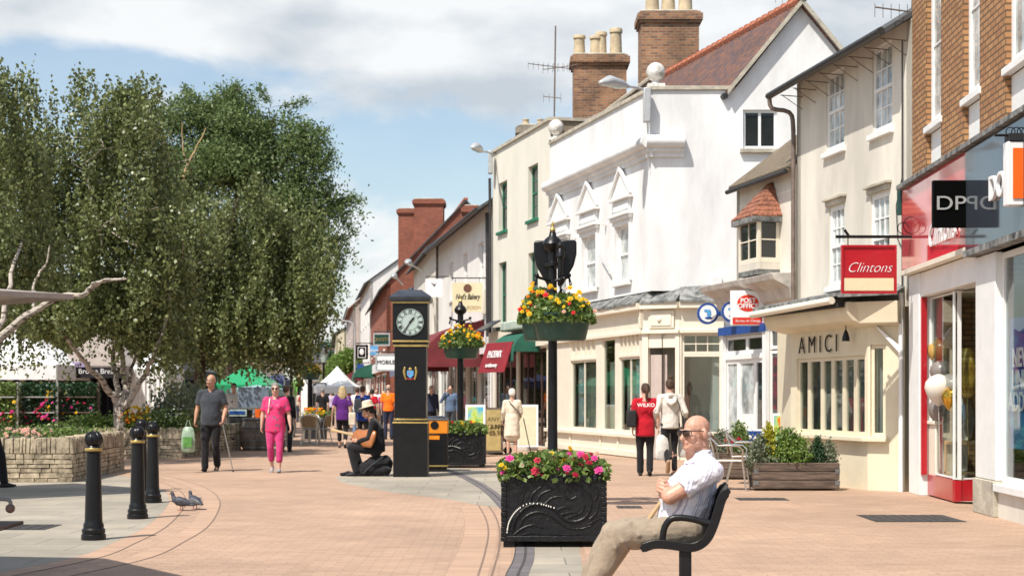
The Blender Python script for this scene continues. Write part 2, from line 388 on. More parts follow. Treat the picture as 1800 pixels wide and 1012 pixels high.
mat('lips', (.36, .13, .11), .5, .1, 9)
mat('hair_grey', (.22, .21, .20), .8, .3, 30, .8, 60)
mat('hair_white', (.66, .62, .56), .8, .15, 30, .8, 60)
mat('hair_brown', (.06, .028, .015), .7, .35, 30, .8, 60)
mat('hair_blonde', (.50, .38, .20), .7, .25, 25, .8, 50)
mat('hair_dark', (.015, .012, .010), .7, .3, 30, .8, 60)
def cloth(n, c, v=.16, b=.6): mat(n, c, .9, v, 6, b, 9, spec=.2, sheen=.15)
cloth('cloth_black', (.014, .013, .015)); cloth('cloth_charcoal', (.045, .05, .06), .2); cloth('cloth_navy', (.025, .03, .06))
cloth('cloth_red', (.42, .008, .02)); cloth('cloth_cream', (.66, .58, .46)); cloth('cloth_purple', (.10, .02, .18))
cloth('cloth_blue', (.015, .05, .28)); cloth('cloth_orange', (.85, .17, .01)); cloth('cloth_white', (.72, .72, .72)); cloth('cloth_stone', (.62, .58, .52))
cloth('cloth_khaki', (.29, .23, .168), .18, .9); cloth('cloth_pink', (.52, .045, .17)); cloth('cloth_denim', (.10, .15, .24)); cloth('cloth_teal', (.03, .2, .2))
cloth('straw', (.62, .54, .40)); cloth('cloth_grey', (.25, .25, .26)); cloth('cloth_tan', (.35, .22, .13)); cloth('cloth_lilac', (.45, .38, .52))
cloth('canvas_white', (.74, .74, .73), .06, .2); cloth('canvas_grey', (.34, .29, .27), .12, .2); cloth('canvas_lilac', (.34, .28, .46), .1, .2)
cloth('canvas_taupe', (.30, .25, .22), .1, .15); cloth('canvas_green', (.015, .27, .11), .1, .2); cloth('canvas_navy', (.02, .03, .12), .2, .2); cloth('canvas_black', (.02, .02, .025), .2, .2)
# striped shirt and flowered blouse
m, t, b = pbsdf('striped_shirt'); b.inputs['Roughness'].default_value = .85
tcn = t.nodes.new('ShaderNodeTexCoord'); sx = t.nodes.new('ShaderNodeSeparateXYZ'); t.links.new(tcn.outputs['Object'], sx.inputs[0])
def mnode(t, op, a, bb=None):
    n = t.nodes.new('ShaderNodeMath'); n.operation = op
    for i, x in enumerate((a, bb)):
        if x is None: continue
        if isinstance(x, (int, float)): n.inputs[i].default_value = x
        else: t.links.new(x, n.inputs[i])
    return n.outputs[0]
nn = t.nodes.new('ShaderNodeTexNoise'); nn.inputs['Scale'].default_value = 5; t.links.new(tcn.outputs['Object'], nn.inputs['Vector'])
co_ = mnode(t, 'ADD', mnode(t, 'ADD', mnode(t, 'MULTIPLY', sx.outputs[0], 1.0), mnode(t, 'MULTIPLY', sx.outputs[2], -.33)), mnode(t, 'ADD', mnode(t, 'MULTIPLY', sx.outputs[1], .9), mnode(t, 'MULTIPLY', nn.outputs[0], .035)))
wv = mnode(t, 'SINE', mnode(t, 'MULTIPLY', co_, 290.0)); wv2 = mnode(t, 'SINE', mnode(t, 'MULTIPLY', co_, 71.0))
f = mnode(t, 'MULTIPLY', mnode(t, 'GREATER_THAN', wv, .35), mnode(t, 'ADD', .5, mnode(t, 'MULTIPLY', wv2, .45)))
cm = t.nodes.new('ShaderNodeMix'); cm.data_type = 'RGBA'; t.links.new(f, cm.inputs[0]); cm.inputs[6].default_value = (.70, .69, .73, 1); cm.inputs[7].default_value = (.34, .31, .42, 1)
t.links.new(cm.outputs[2], b.inputs['Base Color'])
n2 = t.nodes.new('ShaderNodeTexNoise'); n2.inputs['Scale'].default_value = 9; n2.inputs['Distortion'].default_value = .8; t.links.new(tcn.outputs['Object'], n2.inputs['Vector'])
bp = t.nodes.new('ShaderNodeBump'); bp.inputs['Strength'].default_value = .7; bp.inputs['Distance'].default_value = .03; t.links.new(n2.outputs[0], bp.inputs['Height']); t.links.new(bp.outputs[0], b.inputs['Normal'])
m, t, b = pbsdf('flowered_blouse'); b.inputs['Roughness'].default_value = .85
tcn = t.nodes.new('ShaderNodeTexCoord'); vo = t.nodes.new('ShaderNodeTexVoronoi'); vo.inputs['Scale'].default_value = 13; t.links.new(tcn.outputs['Object'], vo.inputs['Vector'])
r = t.nodes.new('ShaderNodeValToRGB'); t.links.new(vo.outputs['Distance'], r.inputs[0]); r.color_ramp.elements[0].position = .24; r.color_ramp.elements[0].color = (.22, .09, .15, 1)
r.color_ramp.elements[1].position = .36; r.color_ramp.elements[1].color = (.66, .035, .15, 1); t.links.new(r.outputs[0], b.inputs['Base Color'])
brickmat('buff_brick', (.44, .235, .10), (.33, .155, .065), (.14, .08, .04), bump=.8, var=.2, bh=.078, ms=.012)
brickmat('red_brick', (.38, .10, .05), (.27, .075, .04), (.20, .12, .09), var=.35)
brickmat('old_brick', (.44, .20, .09), (.20, .085, .05), (.30, .24, .17), var=.6, ms=.012)
brickmat('clay_tiles', (.235, .105, .065), (.11, .075, .078), (.035, .025, .022), bw=.17, bh=.105, ms=.008, bump=1.0, var=.3)
brickmat('orange_tiles', (.40, .15, .07), (.30, .12, .07), (.04, .02, .015), bw=.17, bh=.12, ms=.008, bump=1.0, var=.3)
brickmat('stone_tiles', (.26, .20, .13), (.19, .15, .10), (.05, .04, .03), bw=.2, bh=.12, ms=.012, bump=1.0, var=.35)
brickmat('slate_tiles', (.10, .10, .10), (.075, .078, .08), (.02, .02, .02), bw=.25, bh=.2, ms=.006, bump=.5, var=.3)
brickmat('ridge_clay', (.48, .17, .09), (.40, .14, .08), (.15, .06, .04), bw=.3, bh=2, ms=.008, bump=.5, var=.2)
brickmat('paving', (.475, .315, .215), (.405, .265, .18), (.335, .225, .158), bw=.21, bh=.105, ms=.006, bump=.3, var=.17, rough=.8, spots=.16)
brickmat('paving_edge', (.475, .315, .215), (.415, .27, .185), (.34, .22, .15), bw=.11, bh=.45, ms=.006, bump=.3, var=.15, offset=0)
brickmat('slabs', (.40, .35, .275), (.33, .295, .235), (.20, .18, .15), bw=.9, bh=.6, ms=.007, bump=.3, var=.24, rough=.75, spots=.2)
brickmat('setts', (.20, .175, .18), (.155, .14, .145), (.06, .055, .05), bw=.1, bh=.1, ms=.012, bump=.9, var=.3)
brickmat('asphalt', (.10, .10, .10), (.09, .09, .09), (.09, .09, .09), bw=5, bh=5, ms=0, bump=0, var=.3)
mat('ironwork', (.05, .045, .042), .6, .3, 30, .6, 80)
mat('joint', (.20, .135, .10), .9, .2, 20)
# birch bark
m, t, b = pbsdf('birch_bark'); b.inputs['Roughness'].default_value = .8
tcn = t.nodes.new('ShaderNodeTexCoord'); mp = t.nodes.new('ShaderNodeMapping'); mp.inputs['Scale'].default_value = (5, 5, 14); t.links.new(tcn.outputs['Object'], mp.inputs[0])
nn = t.nodes.new('ShaderNodeTexNoise'); nn.inputs['Scale'].default_value = 1.4; nn.inputs['Detail'].default_value = 6; t.links.new(mp.outputs[0], nn.inputs['Vector'])
r = t.nodes.new('ShaderNodeValToRGB'); t.links.new(nn.outputs[0], r.inputs[0]); r.color_ramp.elements[0].position = .40; r.color_ramp.elements[0].color = (.10, .08, .06, 1)
r.color_ramp.elements[1].position = .5; r.color_ramp.elements[1].color = (.44, .38, .32, 1); t.links.new(r.outputs[0], b.inputs['Base Color'])
mat('bark', (.075, .05, .035), .9, .4, 6, .9, 12, stretch=(3, 3, .7))
leafmat('birch_leaf', (.065, .088, .026), (.26, .29, .11), .40, .32, .4)
leafmat('ash_leaf', (.075, .125, .04), (.23, .30, .115), .5, .4, .3)
leafmat('bright_leaf', (.10, .18, .03), (.22, .32, .07), .5, .35)
leafmat('herb_leaf', (.05, .11, .02), (.24, .32, .08), .5, .3)
leafmat('grey_leaf', (.10, .13, .07), (.22, .25, .16), .6, .3)
leafmat('yellow_leaf', (.30, .30, .02), (.55, .52, .05), .5, .35)
leafmat('deep_leaf', (.012, .04, .012), (.03, .09, .03), .5, .2)
for nme, c in (('yellow', (.80, .52, .02)), ('red', (.70, .03, .03)), ('pink', (.75, .08, .33)), ('orange', (.85, .25, .02)), ('white', (.75, .75, .68)), ('crimson', (.45, .02, .06)), ('blush', (.75, .45, .35))):
    leafmat('petal_'+nme, [x*.8 for x in c], [min(1, x*1.1) for x in c], .6, .3, .2)
shopglass('shop_glass'); shopglass('shop_glass_grey', (.82, .86, .84), 2.2)
blockmat('poster_blue', (.01, .06, .32), (.02, .16, .45), (.05, .35, .55), 1.5, 3, 2)
blockmat('poster_green', (.05, .30, .05), (.45, .55, .10), (.03, .35, .55), 3, 2, 5)
blockmat('balloon_gold', (.30, .14, .01), (.60, .36, .04), (.8, .6, .2), 5, 5, 1)
mat('foil_gold', (.62, .36, .05), .15, .3, 8, .5, 7, metal=.9); mat('foil_silver', (.65, .65, .66), .12, .2, 8, .6, 7, metal=.9)
mat('balloon_pearl', (.66, .62, .55), .25, .05, 3); mat('balloon_grey', (.20, .17, .15), .25, .1, 3); mat('balloon_bronze', (.45, .28, .08), .25, .1, 3)
mat('pigeon', (.04, .042, .055), .6, .4, 30, .2, 60); mat('pigeon_neck', (.03, .05, .05), .3, .5, 30); mat('pigeon_leg', (.45, .12, .09), .6)
mat('stripe_white', (.72, .70, .62), .6, .05); mat('plastic_bag', (.25, .34, .24), .35, .2, 9, .8, 12); mat('bag_green', (.10, .28, .06), .4, .3, 9, .8, 12); mat('bag_white', (.58, .56, .52), .4, .15, 9, .8, 12)
mat('stainless', (.5, .52, .55), .3, .15, 4, metal=.8); mat('panel_grey', (.16, .20, .25), .4, .2, 2); mat('barrel', (.16, .13, .10), .8, .3, 5, .5, 14)
mat('chimney_clay', (.50, .40, .26), .8, .2, 5, .3, 20)
mat('orange_clay', (.27, .105, .06), .85, .4, 9, .4, 20)
mat('stone_pale', (.50, .46, .41), .8, .2, 4, .4, 14)
blockmat('crimson_poster', (.03, .01, .015), (.16, .015, .03), (.02, .01, .01), 2, 5, 3)
mat('sign_orange_red', (.62, .035, .015), .4, .05, 4)
mat('weathered_white', (.55, .53, .47), .9, .35, 6, .4, 16, col2=(.72, .70, .66))
mat('door_pink', (.48, .40, .36), .6, .1, 2)
mat('interior_grey', (.20, .19, .17), .8, .25, .7)
blockmat('poster_pale', (.55, .6, .6), (.2, .45, .55), (.7, .7, .68), 3, 5, 4)
mat('stone_block', (.25, .22, .17), .9, .3, 4, .4, 14)
mat('dark_brown', (.05, .025, .018), .5, .2, 4)
mat('brown_wood', (.14, .06, .035), .5, .2, 4)
mat('slate_blue', (.035, .042, .055), .35, .3, 6); mat('yellow_board', (.42, .31, .12), .5, .15, 5); mat('sign_cream_pale', (.62, .57, .40), .5, .08, 4)
mat('lens_brown', (.03, .012, .006), .06, .1, 4, spec=.8); mat('hair_grey_thin', (.42, .33, .28), .8, .2, 30, .5, 60); cloth('canvas_teal', (.25, .42, .42), .1, .2); mat('rust', (.12, .07, .055), .55, .4, 14, .3, 30); blockmat('bright_flag', (.15, .45, .05), (.6, .65, .5), (.7, .7, .68), 2, 1.2, 2)
mat('window_fill_green', (.36, .39, .34), .7, .3, 1.2)  # greenish grey reflection tone, for panels added behind shop glass
leafmat('petal_rose', (.45, .03, .07), (.75, .07, .12), .6, .3, .2)
mat('banner_red', (.22, .012, .018), .6, .15, 3)
# ---------------------------------------------------------------- ground
def sheet(name, pts, z, m, kind='structure', uvdir=None):
    mb = MB(); mb.add([(p[0], p[1], z) for p in pts], [tuple(range(len(pts)))])
    o = mb.build(name, m, None, loc=(0, 0, 0), smooth=False, recalc=False); o['kind'] = kind; return o
def smoothpts(P, k=6):
    out = []
    for i in range(len(P)-1):
        p0, p1, p2, p3 = P[max(i-1, 0)], P[i], P[i+1], P[min(i+2, len(P)-1)]
        for j in range(k):
            t = j/k; out.append(.5*((2*p1)+(p2-p0)*t+(2*p0-5*p1+4*p2-p3)*t*t+(3*p1-p0-3*p2+p3)*t**3))
    out.append(P[-1]); return out
def ribbon(name, P, w0, w1, z, m, kind='structure', uvalong=True):   # strip along P from offset w0 to w1 to its right
    mb = MB(); L = [0]
    for a, b in zip(P, P[1:]): L.append(L[-1]+(b-a).length)
    A = []; B = []
    for i, p in enumerate(P):
        t = (P[min(i+1, len(P)-1)]-P[max(i-1, 0)]).normalized(); n = Vector((t.y, -t.x, 0))
        a = p+n*w0; b = p+n*w1; A.append((a.x, a.y, z)); B.append((b.x, b.y, z))
    n = len(P); mb.add(A+B, [(n+i, n+i+1, i+1, i) for i in range(n-1)])
    o = mb.build(name, m, None, loc=(0, 0, 0), smooth=False, recalc=False); o['kind'] = kind
    ul = o.data.uv_layers[0].data
    for p in o.data.polygons:
        for li in p.loop_indices:
            vi = o.data.loops[li].vertex_index; ul[li].uv = (L[vi % n], 0 if vi < n else w1-w0)
    return o
sheet('ground', [(-900, -60), (900, -60), (900, 1500), (-900, 1500)], -.012, 'asphalt')
sheet('brick_paving', [(-30, 3), (14, 3), (14, 60), (-4, 170), (-22, 220), (-60, 220), (-30, 60)], 0, 'paving')
GV = lambda *a: [gp(x, y) for x, y in a]
eL = smoothpts(GV((-500, 1090), (-200, 1045), (0, 1007), (140, 978), (206, 952), (257, 927), (288, 900), (300, 880), (292, 863), (262, 848), (215, 836), (120, 829), (-60, 824)), 6)
sheet('pavement_slabs', eL+[Vector((-22, 30, 0)), Vector((-22, 9, 0))], .001, 'slabs')
ribbon('paving_edge', eL, -.02, .19, .002, 'paving_edge'); ribbon('paving_edge', eL, .42, .63, .002, 'paving_edge')
ribbon('paving_joint', eL, .19, .205, .003, 'joint'); ribbon('paving_joint', eL, .63, .645, .003, 'joint')

ch = smoothpts(GV((868, 1090), (890, 1012), (903, 985), (907, 962), (905, 940), (897, 915), (880, 893), (853, 865), (824, 846), (790, 830), (745, 815), (690, 800)), 6)
# slabs right and left of the drainage channel
sheet('pavement_slabs', GV((590, 838), (640, 828), (700, 822), (800, 822), (862, 826), (900, 845), (960, 880), (1000, 925), (1018, 962), (1023, 990), (1024, 1012), (1026, 1090), (894, 1090), (912, 1012), (925, 960), (915, 925), (893, 895), (862, 889), (840, 887), (780, 876), (690, 865), (640, 856), (600, 848)), .001, 'slabs')
ribbon('drainage_channel', ch, -.01, .17, .0035, 'setts')
eR = smoothpts(GV((800, 1120), (838, 1012), (851, 970), (857, 935), (852, 910), (840, 888)), 6)
ribbon('paving_joint', eR, 0, .018, .003, 'joint'); 
eR2 = smoothpts(GV((842, 1100), (862, 1012), (874, 970), (877, 935), (870, 908), (858, 889)), 6)
ribbon('paving_joint', eR2, 0, .018, .003, 'joint'); ribbon('paving_edge', eR2, -.36, -.02, .002, 'paving_edge')
rE = smoothpts(GV((1030, 1090), (1027, 1012), (1022, 965), (1000, 925)), 5)
ribbon('paving_edge', rE, .02, .22, .002, 'paving_edge')
def cover(name, px0, px1, py0, py1, label, m='ironwork'):
    a, b, c, d = gp(px0, py1), gp(px1, py1), gp(px1+(px0-px1)*.0, py0), gp(px0, py0)
    mb = MB(); Y0, Y1 = a.y, d.y; X0, X1 = a.x, b.x
    mb.box(X0, X1, Y0, Y1, -.01, .006)
    n = max(3, int((X1-X0)/.12))
    for i in range(n): mb.box(X0+.03+(X1-X0-.06)*i/n, X0+.03+(X1-X0-.06)*(i+.6)/n, Y0+.04, Y1-.04, .006, .010)
    o = mb.build(name, m); tag(o, label, 'drain cover')
cover('drain_cover', 1540, 1700, 905, 917, 'wide rusty iron drain cover in the brick paving before the red shop')
cover('inspection_cover', 1300, 1388, 875, 879, 'thin dark inspection cover in front of the wooden trough')
cover('inspection_cover', 1086, 1130, 889, 893, 'small dark cover in the brick paving right of the flower box')
cover('drain_cover', -20, 78, 922, 931, 'iron grating in the grey slabs near the nearest bollard')

# ---------------------------------------------------------------- wall and window helpers
def wall(mb, fr, u0, u1, z0, z1, ops=(), th=.22):
    us = sorted(set([u0, u1]+[x for o in ops for x in o[:2] if u0 < x < u1])); zs = sorted(set([z0, z1]+[x for o in ops for x in o[2:4] if z0 < x < z1]))
    def hole(u, z): return any(o[0]-1e-6 < u < o[1]+1e-6 and o[2]-1e-6 < z < o[3]+1e-6 for o in ops)
    for a, b in zip(us, us[1:]):
        for c, d in zip(zs, zs[1:]):
            if hole((a+b)/2, (c+d)/2): continue
            mb.fquad(fr, a, b, 0, c, d); mb.fquad(fr, b, a, -th, c, d)
    for o in ops:
        a, b, c, d = max(o[0], u0), min(o[1], u1), max(o[2], z0), min(o[3], z1); P = fr.p
        for q in (((a, c), (b, c)), ((b, c), (b, d)), ((b, d), (a, d)), ((a, d), (a, c))):
            (ua, za), (ub, zb) = q
            mb.quad(P(ua, 0, za), P(ub, 0, zb), P(ub, -th, zb), P(ua, -th, za))
    P = fr.p
    for ua, za, ub, zb in ((u0, z0, u1, z0), (u1, z0, u1, z1), (u1, z1, u0, z1), (u0, z1, u0, z0)):
        mb.quad(P(ua, 0, za), P(ub, 0, zb), P(ub, -th, zb), P(ua, -th, za))
def window(par, fr, u0, u1, z0, z1, n=-.1, fw=.06, nx=1, nz=1, sash=False, fm='white_paint', gm='glass_dark', bar=.022, name='window', pane=True, sill=None, sillm=None):
    mb = MB(); t = .05
    mb.fbox(fr, u0, u0+fw, n-t, n, z0, z1); mb.fbox(fr, u1-fw, u1, n-t, n, z0, z1)
    mb.fbox(fr, u0+fw, u1-fw, n-t, n, z0, z0+fw*1.2); mb.fbox(fr, u0+fw, u1-fw, n-t, n, z1-fw, z1)
    if sash: zm = (z0+z1)/2; mb.fbox(fr, u0+fw, u1-fw, n-t, n+.01, zm-.025, zm+.025)
    for i in range(1, nx): u = u0+fw+(u1-u0-2*fw)*i/nx; mb.fbox(fr, u-bar/2, u+bar/2, n-t*.8, n-.008, z0+fw, z1-fw)
    for i in range(1, nz):
        z = z0+fw+(z1-z0-2*fw)*i/nz; mb.fbox(fr, u0+fw, u1-fw, n-t*.8, n-.011, z-bar/2, z+bar/2)
    w = mb.build(name, fm, par)
    if pane: MB().fbox(fr, u0+fw*.5, u1-fw*.5, n-t*.62, n-t*.5, z0+fw*.5, z1-fw*.5).build('pane', gm, w)
    if sill: MB().fbox(fr, u0-.07, u1+.07, n, sill, z0-.09, z0-.002).build('sill', sillm or fm, w, bevel=.008)
    return w
def bld(name, label, fr, cat='building'): return thing(name, label, cat, tuple(fr.p(fr.L/2, 0, 0)))
def gable_roof(par, fr, u0, u1, eave, ridge, depth, over=.25, m='slate_tiles', th=.09, rm='ridge_clay', name='roof', nofar=False):
    # front slope rising from the eave at n=+over to the ridge at n=-depth/2, and the back one
    P = fr.p; mb = MB(); h = depth/2; sl = (ridge-eave)/h
    for s in (1, -1):
        nf = over if s == 1 else -depth-over; ze = eave-sl*over
        a = [P(u0, nf, ze), P(u1, nf, ze), P(u1, -h, ridge), P(u0, -h, ridge)]; b = [q+Vector((0, 0, th)) for q in a]; mb.hexa(a, b)
    o = mb.build(name, m, par, smooth=False)
    r = MB(); r.fbox(fr, u0, u1, -h-.1, -h+.1, ridge+th-.03, ridge+th+.08); r.build('ridge', rm, o)
    return o
def sidewall(mb, fr, u, d0, d1, z0, z1, th=.2, s=1):   # wall at u running back
    mb.fbox(fr, min(u, u-th*s), max(u, u-th*s), -d1, -d0, z0, z1)
def gable_end(mb, fr, u, depth, z0, eave, ridge, th=.2, s=1):
    pts = [(0, z0), (-depth, z0), (-depth, eave), (-depth/2, ridge), (0, eave)]
    mb.prism([fr.p(u, n, z) for n, z in pts], [fr.p(u-th*s, n, z) for n, z in pts])
def room(par, fr, u0, u1, d0, d1, z0, z1, m='interior', name='interior'):
    mb = MB(); P = fr.p
    mb.quad(P(u0, -d1, z0), P(u1, -d1, z0), P(u1, -d1, z1), P(u0, -d1, z1))
    mb.quad(P(u0, -d0, z0), P(u0, -d1, z0), P(u0, -d1, z1), P(u0, -d0, z1)); mb.quad(P(u1, -d0, z0), P(u1, -d1, z0), P(u1, -d1, z1), P(u1, -d0, z1))
    mb.quad(P(u0, -d0, z0), P(u1, -d0, z0), P(u1, -d1, z0), P(u0, -d1, z0)); mb.quad(P(u0, -d0, z1), P(u1, -d0, z1), P(u1, -d1, z1), P(u0, -d1, z1))
    return mb.build(name, m, par, smooth=False)
def pot(mb, c, h, r=.13, sq=False):
    x, y, z = c
    mb.lathe((x, y, z), [(r*1.2, 0), (r*1.2, .06), (r*1.0, .07), (r*.9, h*.84), (r*1.08, h*.85), (r*1.08, h*.96), (r*1.0, h), (r*.8, h), (r*.75, h-.15)], 8 if sq else 16)
def chimney(par, fr, u0, u1, n0, n1, z0, z1, pots, m='old_brick'):
    mb = MB(); mb.fbox(fr, u0, u1, n0, n1, z0, z1-.32)
    mb.fbox(fr, u0-.05, u1+.05, n0-.05, n1+.05, z1-.32, z1-.24); mb.fbox(fr, u0-.1, u1+.1, n0-.1, n1+.1, z1-.24, z1-.06); mb.fbox(fr, u0-.04, u1+.04, n0-.04, n1+.04, z1-.06, z1)
    c = mb.build('chimney', m, par, smooth=False)
    MB().fbox(fr, u0+.03, u1-.03, n0+.03, n1-.03, z1, z1+.06).build('flaunching', 'stone_trim', c, bevel=.03)
    for u, h, r in pots:
        mb = MB(); pot(mb, fr.p(u0+(u1-u0)*u, (n0+n1)/2, z1+.04), h, r); mb.build('chimney_pot', 'chimney_clay', c)
    return c
def gutter_pipe(par, pts, r=.045, m='black_pipe', name='downpipe'):
    mb = MB(); mb.tube(smoothpts([Vector(p) for p in pts], 3) if len(pts) > 2 else pts, r, 10)
    a, b = Vector(pts[-1]), Vector(pts[-2])
    return mb.build(name, m, par)

# ================================================================ near brick shop building
fr1 = Fr((5.78, 23.0), (5.46, 14.0)); B1 = bld('brick_shop_building', 'buff brick building with glossy red and grey shop fascias at the right edge', fr1)
U = fr1.U
w1 = (U(1628), U(1654)); w2 = (U(1693), U(1722)); w3 = (U(1767), U(1806)); w4 = (U(1870), U(1915))
ops = [(a, b, 4.25, 8.9) for a, b in (w1, w2, w3, w4)]
mb = MB(); wall(mb, fr1, 0, fr1.L, 4.25, 9.4, ops, .3); mb.fbox(fr1, 0, .25, -7, -.31, 0, 9.4); mb.fbox(fr1, 0, fr1.L, -7.3, -7.01, 0, 9.4); mb.fbox(fr1, fr1.L-.25, fr1.L, -7, -.31, 0, 9.4); mb.build('wall', 'buff_brick', B1, smooth=False)
MB().fbox(fr1, .02, fr1.L-.02, -7.3, .1, 9.42, 9.7).build('roof', 'lead', B1)
for a, b in (w1, w2, w3, w4):
    window(B1, fr1, a+.004, b-.004, 5.12, 7.3, -.07, .09, 1, 2, sill=.03, fm='white_paint', gm='glass_pale'); window(B1, fr1, a+.004, b-.004, 7.55, 8.88, -.07, .09, 1, 1, gm='glass_pale')
    MB().fbox(fr1, a+.004, b-.004, -.18, -.07, 4.26, 5.02).build('spandrel_panel', 'white_paint', B1); MB().fbox(fr1, a+.004, b-.004, -.18, -.07, 7.31, 7.54).build('spandrel_panel', 'white_paint', B1)
# fascias
um = U(1702, .12)
f_ = MB().fbox(fr1, -.04, um, -.05, .14, 3.2, 4.36).build('fascia', 'fascia_red', B1, smooth=False); f_['label'] = 'glossy red shop fascia'
f2_ = MB().fbox(fr1, um+.01, fr1.L, -.05, .16, 3.15, 4.36).build('fascia', 'fascia_grey', B1, smooth=False); f2_['label'] = 'glossy blue grey shop fascia'
MB().fbox(fr1, -.06, fr1.L, -.06, .22, 4.37, 4.43).build('fascia_ledge', 'lead', B1)
MB().fbox(fr1, -.06, um, .02, .17, 3.13, 3.195).build('fascia_moulding', 'ivory_paint', B1); MB().fbox(fr1, um+.01, fr1.L, .02, .19, 3.07, 3.145).build('fascia_moulding', 'lead', B1)
text('Clintons', fr1.p(U(1650, .2), .165, 3.50), fr1.u, .42, 'sign_white', B1, 'fascia_lettering', .012, shear=.3, sx=1.05)
text('DOR', fr1.p(U(1756, .2), .185, 3.72), fr1.u, .40, 'sign_white', B1, 'fascia_lettering', .02, sx=1.05)
# lower shopfront
ga = U(1622); gc = U(1671); p2a = U(1722); p2b = U(1757)
mb = MB(); mb.fbox(fr1, 0, ga, -.3, .05, 0, 3.12); mb.fbox(fr1, ga+.001, p2a-.001, -.25, .03, 2.78, 3.12); mb.build('pilaster', 'white_paint', B1, bevel=.01)
mb = MB(); mb.fbox(fr1, p2a, p2b, -.045, .05, .42, 3.06); mb.build('pilaster', 'white_paint', B1, bevel=.01)
MB().fbox(fr1, p2a-.02, p2b+.02, -.06, .08, 0, .415).build('plinth', 'stone_trim', B1, bevel=.01)
# splayed display window: along the street then turning into the lobby
q0 = fr1.p(ga+.03, -.06, 0); q1 = fr1.p(gc, -.06, 0); q2 = Vector((6.12, 20.75, 0))
frA = Fr(q0, q1); frB = Fr(q1, q2)
for F_, k in ((frA, 0), (frB, 1)):
    w_ = MB(); w_.fbox(F_, 0, F_.L, -.08, 0, .02, .30); rr = w_.build('stall_riser', 'sign_red', B1)
    window(B1, F_, .002, F_.L-.002, .31, 2.76, -.03, .016, 1, 1, fm='white_paint', gm='shop_glass', name='display_window')
MB().fbox(fr1, ga+.003, ga+.05, -.05, .03, .3, 2.77).build('red_post', 'sign_red', B1)
lob = MB(); lob.quad(q1+Vector((0, 0, .03)), q2+Vector((0, 0, .03)), Vector((9, 20.75, .03)), Vector((9, 18.8, .03))); lob.build('lobby_floor', 'slabs', B1)
room(B1, fr1, .15, p2a+.1, .32, 4.2, .04, 2.79, 'interior_cream')
room(B1, fr1, p2b-.1, fr1.L-.1, .32, 4.2, .04, 3.0, 'interior_cream')
mb = MB(); mb.fbox(fr1, p2b, fr1.L, -.14, .02, 0, .38); o = mb.build('stall_riser', 'pale_render', B1)
window(B1, fr1, p2b+.004, fr1.L-.01, .39, 3.04, -.03, .07, 2, 1, gm='shop_glass', name='display_window', fm='white_paint', sill=.08)
# things in the windows
fp = fr1.p(U(1786), -.16, 1.85)
pst = MB().fbox(fr1, U(1774, -.1), U(1850, -.1), -.12, -.1, .8, 2.28).build('poster', 'poster_blue'); tag(pst, 'tall blue NEW LINES ADDED poster in the grey shop window', 'poster')
for i, s_ in enumerate(('NEW', 'LINES', 'ADDED')):
    text(s_, fr1.p(U(1796, -.1), -.09, 1.82-.25*i), fr1.u, .30, 'sign_white', None, 'poster_lettering', .003, bold=.006).parent = pst
for c in [c for c in bpy.data.objects if c.parent == pst]: c.location = Vector(c.location)-Vector(pst.location)
def balloon(c, r, m, label, foil=False, grp='balloons in the red shop window'):
    mb = MB()
    if foil: mb.ell(c, (r*.55, r*.55, r*1.25), 14, 10)
    else: mb.lathe(c, [(.01, -r*1.25), (.03, -r*1.2), (r*.45, -r*.95), (r*.85, -r*.4), (r, .1*r), (r*.92, r*.5), (r*.6, r*.85), (r*.2, r*1.03), (.01, r*1.05)], 16)
    mb.tube([Vector(c)-Vector((0, 0, r*1.2)), Vector((c[0]+.02, c[1], max(.35, c[2]-r-.9)))], .004, 4)
    o = mb.build('balloon', m); tag(o, label, 'balloon', grp)
def bp_(px, py, Y): return (xat(px, Y), Y, zat(py, Y))
balloon(bp_(1700, 655, 21.0), .27, 'balloon_gold', 'tall gold patterned foil balloon in the shop window', True)
balloon(bp_(1655, 620, 22.3), .2, 'balloon_bronze', 'bronze balloon high behind the red framed glass'); balloon(bp_(1656, 655, 21.9), .17, 'balloon_grey', 'dark grey balloon below the bronze one')
balloon(bp_(1650, 683, 21.6), .19, 'balloon_pearl', 'pearl balloon beside the red window frame'); balloon(bp_(1677, 700, 21.3), .17, 'foil_gold', 'round gold balloon in the middle of the cluster')
balloon(bp_(1654, 722, 22.0), .18, 'balloon_grey', 'grey balloon at the bottom left of the cluster')
balloon(bp_(1694, 738, 21.2), .28, 'foil_silver', 'crumpled silver foil balloon over the display stand', True); balloon(bp_(1712, 715, 21.3), .2, 'balloon_bronze', 'bronze foil balloon right of the silver one', True)
mb = MB(); x_, y_, z_ = bp_(1700, 800, 21.3); mb.box(x_-.25, x_+.25, y_-.2, y_+.2, .75, .8)
for a in (-.22, .22):
    for b_ in (-.17, .17): mb.box(x_+a-.03, x_+a+.03, y_+b_-.03, y_+b_+.03, .05, .75)
mb.box(x_-.25, x_+.25, y_-.2, y_+.2, .35, .38); o = mb.build('display_stand', 'wood_pale'); tag(o, 'pale wooden display stand under the balloons in the red shop', 'display stand')
mb = MB(); x_, y_, z_ = bp_(1645, 800, 22.3); mb.box(x_-.1, x_+.35, y_-.35, y_+.2, .05, 1.0); mb.box(x_-.13, x_+.38, y_-.38, y_+.23, 1.0, 1.05); o = mb.build('display_plinth', 'ivory_paint', bevel=.01); tag(o, 'cream display plinth behind the glass by the red frame', 'display stand')
